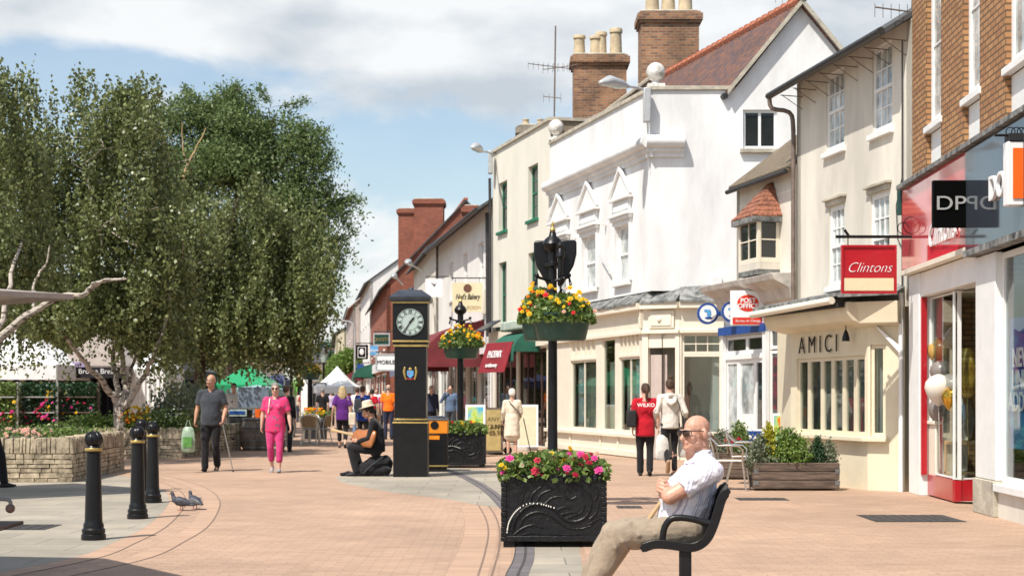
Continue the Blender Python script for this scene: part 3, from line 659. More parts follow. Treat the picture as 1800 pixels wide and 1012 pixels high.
# projecting signs of this building
mb = MB(); S = thing('projecting_sign', 'square black projecting sign with silver letters DP', 'shop sign', (5.35, 19.3, 3.43)); mb.box(5.09, 5.55, 19.25, 19.33, 3.43, 4.0); mb.build('sign_board', 'sign_black', S, bevel=.006)
mb = MB(); mb.box(5.55, 5.66, 19.27, 19.31, 3.8, 3.85); mb.box(5.55, 5.66, 19.27, 19.31, 3.55, 3.6); mb.build('bracket', 'black_metal', S)
text('DP', (5.30, 19.24, 3.715), (1, 0, 0), .24, 'silver_letters', S, 'lettering', .006, sx=1.25)
S = thing('projecting_sign', 'orange and white illuminated box sign at the top right edge', 'shop sign', (5.5, 16.9, 3.4)); X0 = xat(1768, 16.9)
MB().box(X0, X0+.62, 16.84, 17.0, zat(362, 16.9), zat(250, 16.9)).build('sign_case', 'sign_white', S, bevel=.012)
MB().box(X0+.055, X0+.565, 16.825, 16.838, zat(350, 16.9), zat(262, 16.9)).build('sign_face', 'sign_orange', S)
MB().box(X0+.02, X0+.6, 16.83, 17.01, zat(249, 16.9), zat(236, 16.9)).build('sign_hood', 'black_matt', S)
text('I4', (X0+.27, 16.82, zat(303, 16.9)), (1, 0, 0), .25, 'sign_white', S, 'lettering', .004, bold=.012)
mb = MB(); mb.tube([(X0-.12, 16.9, zat(238, 16.9)), (5.62, 16.9, zat(238, 16.9))], .015, 6)
for i in range(9): c = Vector((X0+.05+.06*i, 16.9, zat(232, 16.9))); mb.tube([c+Vector((.05*math.cos(a*.7), 0, .05*math.sin(a*.7))) for a in range(10)], .006, 5)
mb.build('bracket', 'black_metal', S)
# red hanging sign with its black bar
S = thing('hanging_sign', 'red square hanging sign reading Clintons on a black bar', 'shop sign', (5.0, 22.4, 2.8)); Y = 22.4
MB().box(xat(1478, Y), xat(1575, Y), Y-.03, Y+.03, zat(516, Y), zat(431, Y)).build('sign_board', 'sign_red', S, bevel=.01)
MB().box(xat(1483, Y), xat(1570, Y), Y-.036, Y-.031, zat(511, Y), zat(489, Y)).build('gold_band', 'sign_cream', S)
mb = MB(); z0_, z1_ = zat(516, Y), zat(431, Y); xa, xb = xat(1478, Y), xat(1575, Y)
for bx in ((xa, xb, z1_-.03, z1_), (xa, xb, z0_, z0_+.03), (xa, xa+.03, z0_+.031, z1_-.031), (xb-.03, xb, z0_+.031, z1_-.031)): mb.box(bx[0], bx[1], Y-.05, Y-.031, bx[2], bx[3])
mb.build('sign_frame', 'sign_red', S)
text('Clintons', ((xa+xb)/2, Y-.034, zat(471, Y)), (1, 0, 0), .20, 'sign_white', S, 'lettering', .004, shear=.45, sx=.92, bold=-.004)
mb = MB(); zb = zat(416, Y); mb.tube([(xa-.07, Y, zb), (5.82, Y, zb)], .022, 8)
for x in (xa+.1, xb-.1): mb.tube([(x, Y, zb), (x, Y, z1_)], .008, 5)
mb.tube([(xa+.12, Y, zb), (xa+.05, Y, zb+.1)], .02, 6)
for i, (cx, cz, rr) in enumerate(((5.62, zb+.16, .12), (5.5, zb+.12, .08))): mb.tube([(cx+rr*math.cos(a*.6), Y, cz+rr*math.sin(a*.6)) for a in range(9)], .007, 5)
mb.build('bracket', 'black_metal', S)

# ================================================================ cream rendered building with the bow window shop
fr2 = Fr((4.99, 27.9), (5.78, 23.02)); B2 = bld('rendered_building', 'cream rendered building with four tall sash windows and a bow window cafe', fr2); U = fr2.U
EV = 6.85
def opx(fr, x0, x1, ytop, ybot, xr=None):
    xr = xr or x0; return (fr.U(x0), fr.U(x1), fr.Z(xr, ybot), fr.Z(xr, ytop))
o1 = opx(fr2, 1452, 1484, 134, 270); o2 = opx(fr2, 1533, 1568, 88, 238); o3 = opx(fr2, 1457, 1484, 366, 505); o4 = opx(fr2, 1530, 1563, 345, 500)
ops = [o1, o2, o3, o4]
mb = MB(); wall(mb, fr2, 0, fr2.L, 2.7, EV, ops, .2); gable_end(mb, fr2, .2, 7, 2.7, EV, EV+2.2, .2, 1); gable_end(mb, fr2, fr2.L, 7, 2.7, EV, EV+2.2, .2, 1); mb.fbox(fr2, .2, fr2.L, -7, -6.8, 0, EV); mb.build('wall', 'pale_render', B2, smooth=False)
for k, (a, b, c, d) in enumerate(ops):
    window(B2, fr2, a, b, c, d, -.03, .07, 3, 4, True, sill=.07, gm='glass_pale')
    if k > 1:
        mb = MB(); mb.fbox(fr2, a-.06, b+.06, 0, .05, d+.02, d+.1); mb.fbox(fr2, a-.1, b+.1, 0, .09, d+.1, d+.15); mb.build('window_hood', 'stone_trim', B2, bevel=.01)
gable_roof(B2, fr2, -.12, fr2.L-.02, EV+.02, EV+2.2, 7, .42, 'slate_tiles', .08)
mb = MB(); g = [fr2.p(u, .47, EV-.2) for u in (-.15, fr2.L)]; mb.tube(g, .06, 8); mb.build('gutter', 'black_pipe', B2)
for i in range(8):
    mb = MB(); u = .3+i*(fr2.L-.5)/7; mb.tube([fr2.p(u, .0, EV-.28), fr2.p(u, .4, EV-.26)], .009, 5); mb.tube([fr2.p(u, 0, EV-.5), fr2.p(u, .36, EV-.27)], .007, 5); mb.build('eave_bracket', 'brown_pipe', B2)
gutter_pipe(B2, [fr2.p(-.1, .47, EV-.22), fr2.p(-.1, .42, EV-.42), fr2.p(.0, .14, EV-.5), fr2.p(.04, .08, EV-.8), fr2.p(.04, .08, 5), fr2.p(.04, .08, 3.0)], .04, 'brown_pipe')
chimney(B2, fr2, fr2.L-.75, fr2.L-.12, -1.5, -.6, EV-.1, 8.6, [(.3, .5, .12), (.7, .5, .12)])
mb = MB()
for i in range(5): 
    u = .2+random.random()*4.4; z = 3.2+random.random()*2.5
mb.tube([fr2.p(fr2.L-.28, .03, z) for z in (3.0, 4.2, 5.4, 6.6)], .012, 5); mb.tube([fr2.p(fr2.L-.28, .03, 4.6), fr2.p(fr2.L-.5, .03, 4.2), fr2.p(fr2.L-.45, .03, 3.7), fr2.p(fr2.L-.2, .03, 3.5)], .008, 5); mb.build('cable', 'black_pipe', B2)
mb = MB(); mb.fbox(fr2, fr2.L-.22, fr2.L-.07, .0, .14, 4.02, 4.42); mb.build('junction_box', 'dark_green', B2, bevel=.01)
# ground floor
A = Vector((4.62, 26.4, 0)); Bc = Vector((5.27, 23.6, 0)); Cc = Vector((5.74, 23.28, 0))
frS = Fr(A, Bc); frT = Fr(Bc, Cc); ZS, ZT = .79, 2.0
wa = (frS.U(1412), frS.U(1424)); 
def zin(x): return x
opsS = [(.25, frS.L-.1, ZS, ZT)]
mb = MB(); wall(mb, frS, 0, frS.L, 0, 2.72, opsS, .16); opsT = [(frT.U(1530), frT.U(1557), ZS, ZT+.15)]; wall(mb, frT, 0, frT.L, 0, 2.72, opsT, .16)
mb.box(4.64, 5.0, 26.42, 27.85, 0, 2.7); mb.build('shop_wall', 'yellow_cream', B2, smooth=False)
pxs = [(1398, 1413), (1413, 1441), (1441, 1468), (1472, 1493), (1493, 1512), (1512, 1530)]
us = [.25+ (frS.L-.35)*k for k in (0, .17, .37, .53, .69, .85, 1.0)]
for a, b in zip(us, us[1:]): window(B2, frS, a+.003, b-.003, ZS+.002, ZT-.002, -.03, .055, 1, 1, fm='yellow_cream', gm='shop_glass', name='shop_window')
window(B2, frT, opsT[0][0]+.003, opsT[0][1]-.003, ZS+.002, ZT+.148, -.03, .05, 1, 1, fm='yellow_cream', gm='shop_glass', name='shop_window')
mb = MB(); mb.fbox(frS, .15, frS.L+.05, .002, .12, ZS-.07, ZS); mb.fbox(frT, -.04, frT.U(1562), .002, .12, ZS-.07, ZS); mb.build('window_sill', 'yellow_cream', B2, bevel=.01)
frR = Fr(A, Bc); room(B2, frS, .1, frS.L-.05, .17, 2.6, .1, 2.4, 'interior')
MB().fbox(frS, .2, frS.L-.12, -.42, -.40, .1, 2.0).build('added_pale_screen', 'window_fill_green', B2)  # invented pale screen, added to brighten the dark bow window
# cornice
mb = MB(); pr = [(0, 2.42), (.30, 2.5), (.38, 2.62), (.38, 2.78), (0, 2.78)]
mb.prism([frS.p(-.25, n, z) for n, z in pr], [frS.p(frS.L+.12, n, z) for n, z in pr]); pr2 = [(0, 2.42), (.22, 2.46), (.26, 2.78), (0, 2.78)]
mb.prism([frT.p(-.1, n, z) for n, z in pr2], [frT.p(frT.L-.02, n, z) for n, z in pr2]); mb.build('cornice', 'yellow_cream', B2, bevel=.01)
mb = MB(); a = [frS.p(-.3, .55, 2.80), frS.p(frS.L+.15, .55, 2.86), frS.p(frS.L+.15, -.9, 3.06), frS.p(-.3, -.5, 3.02)]; mb.hexa(a, [q+Vector((0, 0, .05)) for q in a])
a = [frS.p(frS.L+.15, .55, 2.84), frT.p(frT.L, .3, 2.86), frT.p(frT.L, -.3, 3.04), frS.p(frS.L+.15, -.9, 3.04)]; mb.hexa(a, [q+Vector((0, 0, .05)) for q in a]); mb.build('lead_canopy', 'lead', B2, smooth=False)
mb = MB(); mb.tube([frS.p(-.3, .57, 2.74), frS.p(frS.L, .57, 2.80)], .055, 10); mb.build('awning_roller', 'ivory_paint', B2)
mb = MB(); mb.fbox(frS, -.3, frS.L+.05, .40, .5, 2.70, 2.79); mb.build('awning_box', 'black_matt', B2)
text('A M I C I', frS.p(frS.U(1440), .03, 2.2), frS.u, .40, 'ink_black', B2, 'shop_lettering', .006, sx=1.0, bold=-.006)
mb = MB(); x, y, z = frS.p(frS.U(1502), .14, 2.32); mb.lathe((x, y, z-.1), [(.06, 0), (.055, .06), (.03, .14), (.012, .17)], 10); mb.tube([(x, y, z+.07), (x, y, z+.15), frS.p(frS.U(1502), .0, 2.46)], .01, 5); mb.build('lantern', 'black_metal', B2)
mb = MB(); mb.hexa([frT.p(.15, .02, 2.44), frT.p(.2, .02, 2.36), frT.p(frT.L-.03, .02, 2.0), frT.p(frT.L-.03, .02, 2.1)], [frT.p(.15, .08, 2.44), frT.p(.2, .08, 2.36), frT.p(frT.L-.03, .08, 2.0), frT.p(frT.L-.03, .08, 2.1)]); mb.build('brace', 'white_paint', B2)
mb = MB(); mb.tube([frT.p(frT.L-.03, .07, z) for z in (0, 1, 2, 2.9)], .035, 8); mb.build('downpipe', 'white_paint', B2)
# small lamp heads, sign text etc

# ================================================================ low building with the tiled oriel (post office)
fr3 = Fr((4.2, 31.6), (5.0, 28.0)); B3 = bld('oriel_building', 'low cream building with a tiled oriel window over the post office', fr3); U = fr3.U
EV3 = 5.45
d1 = (.05, U(1350), 0.02, 3.0); d2 = (U(1352), U(1393), .02, 3.0)
mb = MB(); ob = (U(1302, .0), U(1368, 0), zat(468, 29.8), zat(392, 29.8)); uw = U(1295); wall(mb, fr3, uw, fr3.L, 3.5, EV3, [], .2)
wall(mb, fr3, 0, fr3.L, 0, 3.5, [d1, d2], .15)
gable_end(mb, fr3, uw+.16, 5, 3.3, EV3, 7.3, .16, 1); sidewall(mb, fr3, .15, .16, 4, 0, 3.5, .15); gable_end(mb, fr3, fr3.L, 5, 0, EV3, 7.3, .16, 1); mb.build('wall', 'pale_render', B3, smooth=False)
gable_roof(B3, fr3, uw-.02, fr3.L-.02, EV3+.02, 7.35, 5, .16, 'stone_tiles', .09)
MB().tube([fr3.p(uw, .2, EV3-.12), fr3.p(fr3.L, .2, EV3-.12)], .045, 8).build('gutter', 'black_pipe', B3)
# oriel: canted bay
bd = .45; a0 = U(1298, bd)-.22; a1 = U(1371); zb0, zb1 = 3.80, 4.62
Pl = fr3.p(a0, 0, 0); P1 = fr3.p(a0+.22, bd, 0); P2 = fr3.p(U(1332, bd), bd, 0); Pr = fr3.p(a1, 0, 0)
OR = []
for k, (q, w) in enumerate(((Pl, P1), (P1, P2), (P2, Pr))):
    F_ = Fr(q, w); MB().fbox(F_, 0, F_.L, -.06, 0, zb0-.13, zb0-.002).build('oriel_apron', 'pale_render', B3)
    window(B3, F_, .002, F_.L-.002, zb0, zb1, 0, .07, 2 if k == 1 else 1, 2, fm='ivory_paint', name='oriel_window')
tp = fr3.p((a0+a1)/2, .02, zb1+.62)
mb = MB(); e = [fr3.p(a0-.12, 0, zb1), fr3.p(a0+.16, bd+.12, zb1), fr3.p(U(1334, bd), bd+.12, zb1), fr3.p(a1+.12, 0, zb1)]
rows = 7; tpa = fr3.p((a0+a1)/2+.05, .02, zb1+.66); tpb = fr3.p((a0+a1)/2+.25, .02, zb1+.66); T_ = [tpa, tpa, tpb, tpb]
for r_ in range(rows):
    t0, t1 = r_/rows, (r_+1)/rows
    lo = [e[i].lerp(T_[i], t0)+Vector((0, 0, .03)) for i in range(4)]; hi = [e[i].lerp(T_[i], t1+.02) for i in range(4)]
    for i in range(3):
        n_ = 6
        for j in range(n_):
            if (lo[i]-lo[i+1]).length < .05: continue
            p_ = lo[i].lerp(lo[i+1], j/n_+.006); q_ = lo[i].lerp(lo[i+1], (j+1)/n_-.006); p2 = hi[i].lerp(hi[i+1], j/n_); q2 = hi[i].lerp(hi[i+1], (j+1)/n_)
            jz = Vector((0, 0, random.uniform(-.012, .012))); mb.hexa([p_+jz, q_+jz, q2, p2], [p_+jz-Vector((0, 0, .03)), q_+jz-Vector((0, 0, .03)), q2-Vector((0, 0, .03)), p2-Vector((0, 0, .03))])
mb.build('oriel_roof', 'orange_clay', B3, smooth=False)
mb = MB(); mb.prism([q+Vector((0, 0, -.005)) for q in e], [q-Vector((0, 0, .1)) for q in e]); mb.build('oriel_eave', 'lead', B3)
mb = MB(); mb.prism([Pl+Vector((0, 0, 3.665)), P1+Vector((0, 0, 3.665)), P2+Vector((0, 0, 3.665)), Pr+Vector((0, 0, 3.665))], [Pl+Vector((0, 0, 3.58))+fr3.n*.0, P1+Vector((0, 0, 3.58)), P2+Vector((0, 0, 3.58)), Pr+Vector((0, 0, 3.58))]); mb.build('oriel_base', 'lead', B3)
# cornice moulding over the shop
mb = MB(); pr = [(0, 3.08), (.08, 3.12), (.14, 3.3), (.3, 3.38), (.42, 3.44), (.46, 3.55), (0, 3.57)]
mb.prism([fr3.p(-.15, n, z) for n, z in pr], [fr3.p(fr3.L-.02, n, z) for n, z in pr]); mb.build('cornice', 'stone_pale', B3, bevel=.01)
MB().fbox(fr3, -.06, U(1352), .002, .1, 2.58, 2.74).build('blue_fascia', 'sign_blue', B3)
# doors
zt = 2.55
du = d1[1]-d1[0]; mb = MB(); mb.fbox(fr3, d1[0], d1[1], -.12, -.02, 2.56, 2.99); mb.build('door_header', 'white_paint', B3)
window(B3, fr3, d1[0]+.01, d1[0]+du*.50, 2.2, 2.55, -.03, .06, 1, 1, gm='glass_dark', name='fanlight'); window(B3, fr3, d1[0]+du*.5, d1[1]-.01, 2.2, 2.55, -.03, .06, 1, 1, name='fanlight')
for k, (a, b) in enumerate(((0, .3), (.3, .68), (.68, 1))):
    d_ = window(B3, fr3, d1[0]+.01+(du-.02)*a, d1[0]+.01+(du-.02)*b, .03, 2.1, -.03-.01*(k == 1), .08, 1, 1, gm='glass_pale' if k != 2 else 'glass_dark', name='door' if k == 1 else 'side_light')
    if k == 1: MB().fbox(fr3, d1[0]+du*.33, d1[0]+du*.65, -.038, -.02, .75, 1.05).build('door_plate', 'white_paint', d_)
MB().fbox(fr3, d1[0], d1[1], -.1, .0, 2.102, 2.198).build('transom', 'white_paint', B3)
window(B3, fr3, d2[0], d2[1]-.005, 2.25, 2.98, -.03, .05, 1, 1, fm='white_paint', name='fanlight')
window(B3, fr3, d2[0], d2[1]-.005, .03, 2.22, -.03, .05, 1, 1, fm='white_paint', gm='glass_dark', name='shop_window')
mb = MB(); mb.fbox(fr3, d2[0]+.13, d2[1]-.15, -.025, -.018, 1.15, 2.1); o = mb.build('poster', 'crimson_poster', B3)
MB().fbox(fr3, U(1388), U(1400), .0, .05, 1.15, 2.2).build('narrow_poster', 'sign_white', B3)
MB().fbox(fr3, U(1346), U(1352), -.02, .07, 0, 3.0).build('mullion', 'white_paint', B3); MB().fbox(fr3, 0, U(1275), -.02, .06, 0, 2.57).build('corner_post', 'white_paint', B3)
S = thing('projecting_sign', 'white post office sign with a red oval and red band', 'shop sign', (4.35, 29.5, 2.68)); Y = 29.5
MB().box(xat(1284, Y), xat(1343, Y), Y-.06, Y+.06, zat(572, Y), zat(511, Y)).build('sign_case', 'sign_white', S, bevel=.01)
mb = MB(); c = (xat(1314, Y), Y-.065, zat(533, Y)); mb.add([(c[0]+.2*math.cos(a*R(12)), Y-.064, c[2]+.155*math.sin(a*R(12))) for a in range(30)], [tuple(range(30))]); mb.build('red_oval', 'sign_orange_red', S)
MB().box(xat(1287, Y), xat(1343, Y), Y-.066, Y-.061, zat(570, Y), zat(558, Y)).build('red_band', 'sign_orange_red', S)
text('POST', (c[0], Y-.068, c[2]+.045), (1, 0, 0), .12, 'sign_white', S, ext=.002, bold=.003); text('OFFICE', (c[0], Y-.068, c[2]-.055), (1, 0, 0), .12, 'sign_white', S, ext=.002, bold=.003)
text('Bureau de Change', (c[0], Y-.069, zat(564, Y)), (1, 0, 0), .062, 'sign_white', S, ext=.002)
mb = MB(); mb.box(xat(1343, Y), 4.78, Y-.02, Y+.02, zat(525, Y), zat(520, Y)); mb.box(xat(1343, Y), 4.78, Y-.02, Y+.02, zat(562, Y), zat(558, Y)); mb.build('bracket', 'white_paint', S)
def disc_sign(name, label, X, Y, Z, r, wx):
    S = thing(name, label, 'shop sign', (X, Y, Z-r))
    def cyl(rr, y0, y1): return [[(X+rr*math.cos(a*R(15)), y, Z+rr*math.sin(a*R(15))) for a in range(24)] for y in (y0, y1)]
    MB().rings(cyl(r, Y-.05, Y+.05)).build('rim', 'sign_blue', S); MB().rings(cyl(r*.78, Y-.06, Y-.051)).build('sign_face', 'sign_white', S)
    mb = MB(); mb.ell((X+r*.1, Y-.062, Z), (r*.22, .004, r*.4)); mb.ell((X-r*.2, Y-.062, Z+r*.25), (r*.18, .004, r*.16)); mb.build('emblem', 'sign_light_blue', S)
    mb = MB(); mb.ell((X+r*.05, Y-.063, Z-r*.42), (r*.35, .004, r*.12)); mb.build('emblem', 'sign_blue', S)
    MB().box(X+r*.9, wx, Y-.025, Y+.025, Z-.05, Z+.05).build('bracket', 'sign_blue', S)
disc_sign('round_sign', 'round white shop sign with a thick blue rim and blue figures', 3.93, 32.0, zat(551, 32.0), .215, 4.3)
disc_sign('round_sign', 'round blue rimmed sign half hidden behind the post office sign', xat(1286, 30.6), 30.6, zat(548, 30.6), .2, 4.6)

# ================================================================ white building with gable
K = Vector((3.06, 35, 0)); E4 = Vector((1.02, 42.6, 0)); fr4 = Fr(E4, K); B4 = bld('white_corner_building', 'white painted corner building with a steep gable, ball finials and a cream shopfront', fr4); U = fr4.U
fr5 = Fr(K, K+Vector((1, .0, 0))*5.2)   # wall facing the camera
ZP = 8.1; ZL = 3.75
wins = []
for px0, px1, yt, yb in ((975, 997, 400, 514), (1027, 1048, 408, 510), (1086, 1106, 390, 500)):
    wins.append((U(px0), U(px1), U.__self__.Z(px0, yb), U.__self__.Z(px0, yt)))
wz0 = sum(w[2] for w in wins)/3; wz1 = sum(w[3] for w in wins)/3; wins = [(a-.12, b+.1, 4.02, 5.33) for a, b, c, d in wins]
gw = (fr5.U(1306), fr5.U(1366), fr5.Z(1306, 262), fr5.Z(1306, 193))
mb = MB(); wall(mb, fr4, 0, fr4.L, ZL-.05, ZP, wins, .25)
# camera-facing wall as one gabled outline with its window opening
tA = fr5.U(1290); tB = fr5.U(1408); tC = 2*tB-tA; zA = zat(12, fr5.p(tB, 0, 0).y)
wall(mb, fr5, 0, tC, ZL-.05, ZP-.001, [gw], .25)
mb.prism([fr5.p(tA, 0, ZP), fr5.p(tC, 0, ZP), fr5.p(tB, 0, zA)], [fr5.p(tA, -.25, ZP), fr5.p(tC, -.25, ZP), fr5.p(tB, -.25, zA)])
mb.box(4.4, 4.6, 34.9, 36, 0, 4); mb.build('wall', 'white_render', B4, smooth=False)
window(B4, fr5, gw[0], gw[1], gw[2], gw[3], -.06, .06, 2, 1, sill=.1, sillm='stone_trim', bar=.06)
# roof of the gable: ridge runs back parallel to the street
rd = -fr4.u; depth = 9.5; mb = MB(); th = .1
def slope(p_e, p_r, m, side):
    mb = MB(); N = 10
    a = [p_e, p_r, p_r+rd*depth, p_e+rd*depth]; mb.hexa(a, [q+Vector((0, 0, th)) for q in a]); return mb.build('roof', m, B4, smooth=False)
ap = fr5.p(tB, .12, zA+.02); eL_ = fr5.p(tA-.15, .12, ZP-.12); eR_ = fr5.p(tC+.15, .12, ZP-.12)
rf = slope(eL_, ap, 'clay_tiles', 0); rf2 = slope(eR_, ap, 'clay_tiles', 1)
mb = MB(); a = ap+Vector((0, 0, .1)); mb.tube([a, a+rd*depth], .11, 8)
for i in range(28): c = a+rd*(.17+i*.34); mb.tube([c, c+rd*.05], .135, 8)
mb.tube([a, a+Vector((0, 0, .2))], [.12, .03], 8); mb.build('ridge', 'ridge_clay', rf)
mb = MB()
for e_ in (eL_, eR_): mb.hexa([e_-fr5.n*.0, ap, ap+fr5.n*.08, e_+fr5.n*.08], [e_+Vector((0, 0, .13)), ap+Vector((0, 0, .13)), ap+fr5.n*.08+Vector((0, 0, .13)), e_+fr5.n*.08+Vector((0, 0, .13))])
mb.build('verge', 'stone_trim', B4, smooth=False)
MB().tube([eL_+Vector((-.05, 0, -.02)), eL_+Vector((-.05, 0, -.02))+rd*depth], .07, 8).build('gutter', 'black_pipe', B4)
# parapet, coping, cornice, finials
mb = MB(); mb.fbox(fr4, -.02, fr4.L+.05, -.3, .05, ZP, ZP+.09); mb.fbox(fr5, -.05, tA+.02, -.29, .05, ZP+.003, ZP+.093); mb.build('coping', 'stone_trim', B4, bevel=.01)
mb = MB(); zc = 6.85; pr = [(0, zc-.22), (.05, zc-.22), (.06, zc-.12), (.12, zc-.1), (.12, zc-.03)]+[(.12+.14*math.sin(a*R(22.5)), zc+.11-.14*math.cos(a*R(22.5))) for a in range(9)]+[(0, zc+.28)]
mb.prism([fr4.p(.01, n, z) for n, z in pr], [fr4.p(fr4.L+.12, n, z) for n, z in pr]); mb.prism([fr5.p(-.12, n, z+.002) for n, z in pr], [fr5.p(.72, n, z+.002) for n, z in pr]); mb.build('cornice', 'white_render', B4)
for q in (K+Vector((.12, .25, 0)), E4+Vector((.16, -.05, 0))):
    mb = MB(); mb.box(q.x-.19, q.x+.19, q.y-.19, q.y+.19, ZP+.095, ZP+.17); mb.lathe((q.x, q.y, ZP), [(.13, .17), (.1, .2), (.08, .25), (.1, .28)], 12); mb.ell((q.x, q.y, ZP+.45), .21, 20, 14); mb.build('ball_finial', 'weathered_white', B4)
# window surrounds with pediments
for k, (a, b, c, d) in enumerate(wins):
    window(B4, fr4, a, b, c, d, -.09, .06, 1, 2, True, gm='glass_pale', sill=.1)
    s_ = MB(); s_.fbox(fr4, a-.12, a, 0, .06, c, d+.12); s_.fbox(fr4, b, b+.12, 0, .06, c, d+.12); s_.fbox(fr4, a, b, 0, .05, d+.002, d+.12)
    s_.fbox(fr4, a-.2, b+.2, 0, .16, d+.20, d+.27); s_.fbox(fr4, a-.16, b+.16, 0, .11, d+.12, d+.20)
    s_.fbox(fr4, a-.05, b+.05, 0, .05, d+.27, d+.58); s_.fbox(fr4, a-.02, b+.02, .05, .08, d+.34, d+.50); zz = d+.58; s_.fbox(fr4, a-.2, b+.2, 0, .15, zz, zz+.08)
    m_ = (a+b)/2; za = zz+.08; zt_ = za+.60
    s_.fprism(fr4, [(a-.2, za), (b+.2, za), (m_, zt_)], 0, .07)
    for (ua, ub) in ((a-.22, m_), (b+.22, m_)):
        s_.hexa([fr4.p(ua, .06, za), fr4.p(ub, .06, zt_), fr4.p(ub, .06, zt_+.1), fr4.p(ua, .06, za+.08)], [fr4.p(ua, .13, za), fr4.p(ub, .13, zt_), fr4.p(ub, .13, zt_+.1), fr4.p(ua, .13, za+.08)])
    s_.build('window_surround', 'white_paint', B4, bevel=.008)
mb = MB()
for px, py in ((1012, 418), (1066, 395)): u = U(px); z = fr4.Z(px, py); mb.tube([fr4.p(u, 0, z), fr4.p(u, .1, z), fr4.p(u, .12, z+.15)], .025, 6)
mb.build('wall_hook', 'white_paint', B4)
mb = MB(); mb.tube([fr4.p(U(1060), .08, 4.75), fr4.p(U(1077), .06, 4.25)], .02, 6); mb.build('pole_socket', 'lamp_grey', B4)
# shop: lead ledge, fascia, windows
fr6 = Fr(E4+fr4.n*.10, E4+fr4.n*.10+fr4.u*fr4.L)
uK = fr6.U(1130); PK = fr6.p(uK, 0, 0); Q6 = Vector((xat(1195, 34.75), 34.75, 0)); R6 = Vector((4.62, 34.62, 0))
frC = Fr(PK, Q6); frD = Fr(Q6, R6)
mb = MB()
for F_, a, b in ((fr6, 0, uK), (frC, 0, frC.L), (frD, 0, frD.L)):
    N = max(3, int((b-a)/.35))
    for i in range(N):
        ua, ub = a+(b-a)*i/N, a+(b-a)*(i+1)/N; j = random.uniform(-.02, .02)
        j *= .6; lo = [F_.p(ua, .19+j, 3.47+j), F_.p(ub, .19+j, 3.47+j), F_.p(ub, -.35, 3.84+j*.5), F_.p(ua, -.35, 3.84+j*.5)]; mb.hexa(lo, [q-Vector((0, 0, .05)) for q in lo])
mb.build('lead_ledge', 'lead', B4, smooth=False)
mb = MB()
for F_, a, b in ((fr6, .0, uK), (frC, 0, frC.L), (frD, 0, frD.L)): mb.fbox(F_, a, b, -.12, 0, 2.83, 3.44); mb.fbox(F_, a, b, .002, .08, 2.76, 2.84); mb.fbox(F_, a-.01, b+.01, .002, .16, 3.30, 3.44)
mb.build('fascia', 'ivory_paint', B4, bevel=.008)
ZI, ZM, ZQ = .55, 2.28, 2.76
def su(px): return fr6.U(px)
secs = [(su(1003), su(1048), 2, True), (su(1058), su(1081), 1, False), (su(1088), uK-.2, 2, True)]
base_ops = [(a, b, ZI, ZQ-.002) for a, b, _, _ in secs]
mb = MB(); wall(mb, fr6, 0, uK, 0, 2.76, base_ops, .14)
mb.fbox(frC, 0, .14, -.1, .03, 0, 2.76); mb.fbox(frC, frC.L-.1, frC.L, -.1, .03, 0, 2.76); mb.fbox(frC, .14, frC.L-.1, -.1, 0, 2.45, 2.76)
dops = [(.04, frD.L-.06, ZI, ZQ-.002)]; wall(mb, frD, 0, frD.L, 0, 2.76, dops, .12); mb.build('shopfront', 'ivory_paint', B4, bevel=.006)
mb = MB(); mb.fbox(fr6, .02, uK+.05, .002, .09, ZI-.1, ZI-.01); mb.fbox(frD, 0, frD.L, .002, .07, ZI-.1, ZI-.01); mb.build('window_sill', 'ivory_paint', B4, bevel=.01)
mb = MB(); mb.fbox(fr6, .02, uK, .002, .05, .02, .16)
for px in (1003, 1056, 1087): mb.fbox(fr6, su(px)-.05, su(px)+.05, .002, .03, .16, ZI-.11)
mb.build('plinth', 'ivory_paint', B4, bevel=.01)
for a, b, nx, batt in secs:
    window(B4, fr6, a+.003, b-.003, ZI+.002, ZM-.002 if batt else ZQ-.004, -.03, .055, nx, 1, fm='ivory_paint', gm='shop_glass_grey', name='shop_window', bar=.05)
    if batt:
        mb = MB(); mb.fbox(fr6, a+.003, b-.003, -.1, -.05, ZM+.05, ZQ-.006); n_ = 5
        for i in range(n_+1): u = a+.03+(b-a-.06)*i/n_; mb.fbox(fr6, u-.025, u+.025, -.049, .0, ZM+.05, ZQ-.006)
        mb.fbox(fr6, a+.003, b-.003, -.049, .01, ZM, ZM+.049); mb.build('batten_panel', 'ivory_paint', B4)
window(B4, frD, .045, frD.L-.065, ZI+.002, 2.3, -.03, .05, 1, 1, fm='ivory_paint', gm='shop_glass_grey', name='shop_window'); window(B4, frD, .045, frD.L-.065, 2.302, ZQ-.006, -.03, .05, 3, 2, fm='ivory_paint', gm='shop_glass_grey', name='fanlight')
mb = MB(); mb.fbox(frC, .16, frC.L-.12, .01, .05, 2.88, 3.26); mb.fbox(frC, .22, frC.L-.18, .05, .07, 2.93, 3.21); x, y, z = frC.p(frC.L/2, .08, 3.07); mb.ell((x, y, z), (.06, .03, .06)); mb.build('carved_panel', 'ivory_paint', B4, bevel=.008)
mb = MB(); mb.fbox(fr6, uK-.12, uK-.02, .01, .07, 2.88, 3.28); mb.build('carved_panel', 'ivory_paint', B4, bevel=.01)
mb = MB(); mb.fbox(frC, .15, frC.L-.35, -.12, -.08, .02, 2.3); mb.build('door', 'door_pink', B4)
room(B4, fr6, .1, uK-.1, .15, 3.0, .05, 2.74, 'interior'); room(B4, frD, -.4, frD.L, .13, 3.2, .06, 2.73, 'interior_grey')

for px, z0_, z1_, c_ in ((1016, 1.45, 2.15, 'poster_pale'), (1016, .75, 1.35, 'poster_pale'), (1117, 1.3, 2.2, 'poster_pale')):
    MB().fbox(fr6, su(px)-.22, su(px)+.18, -.105, -.095, z0_, z1_).build('poster', c_, B4)
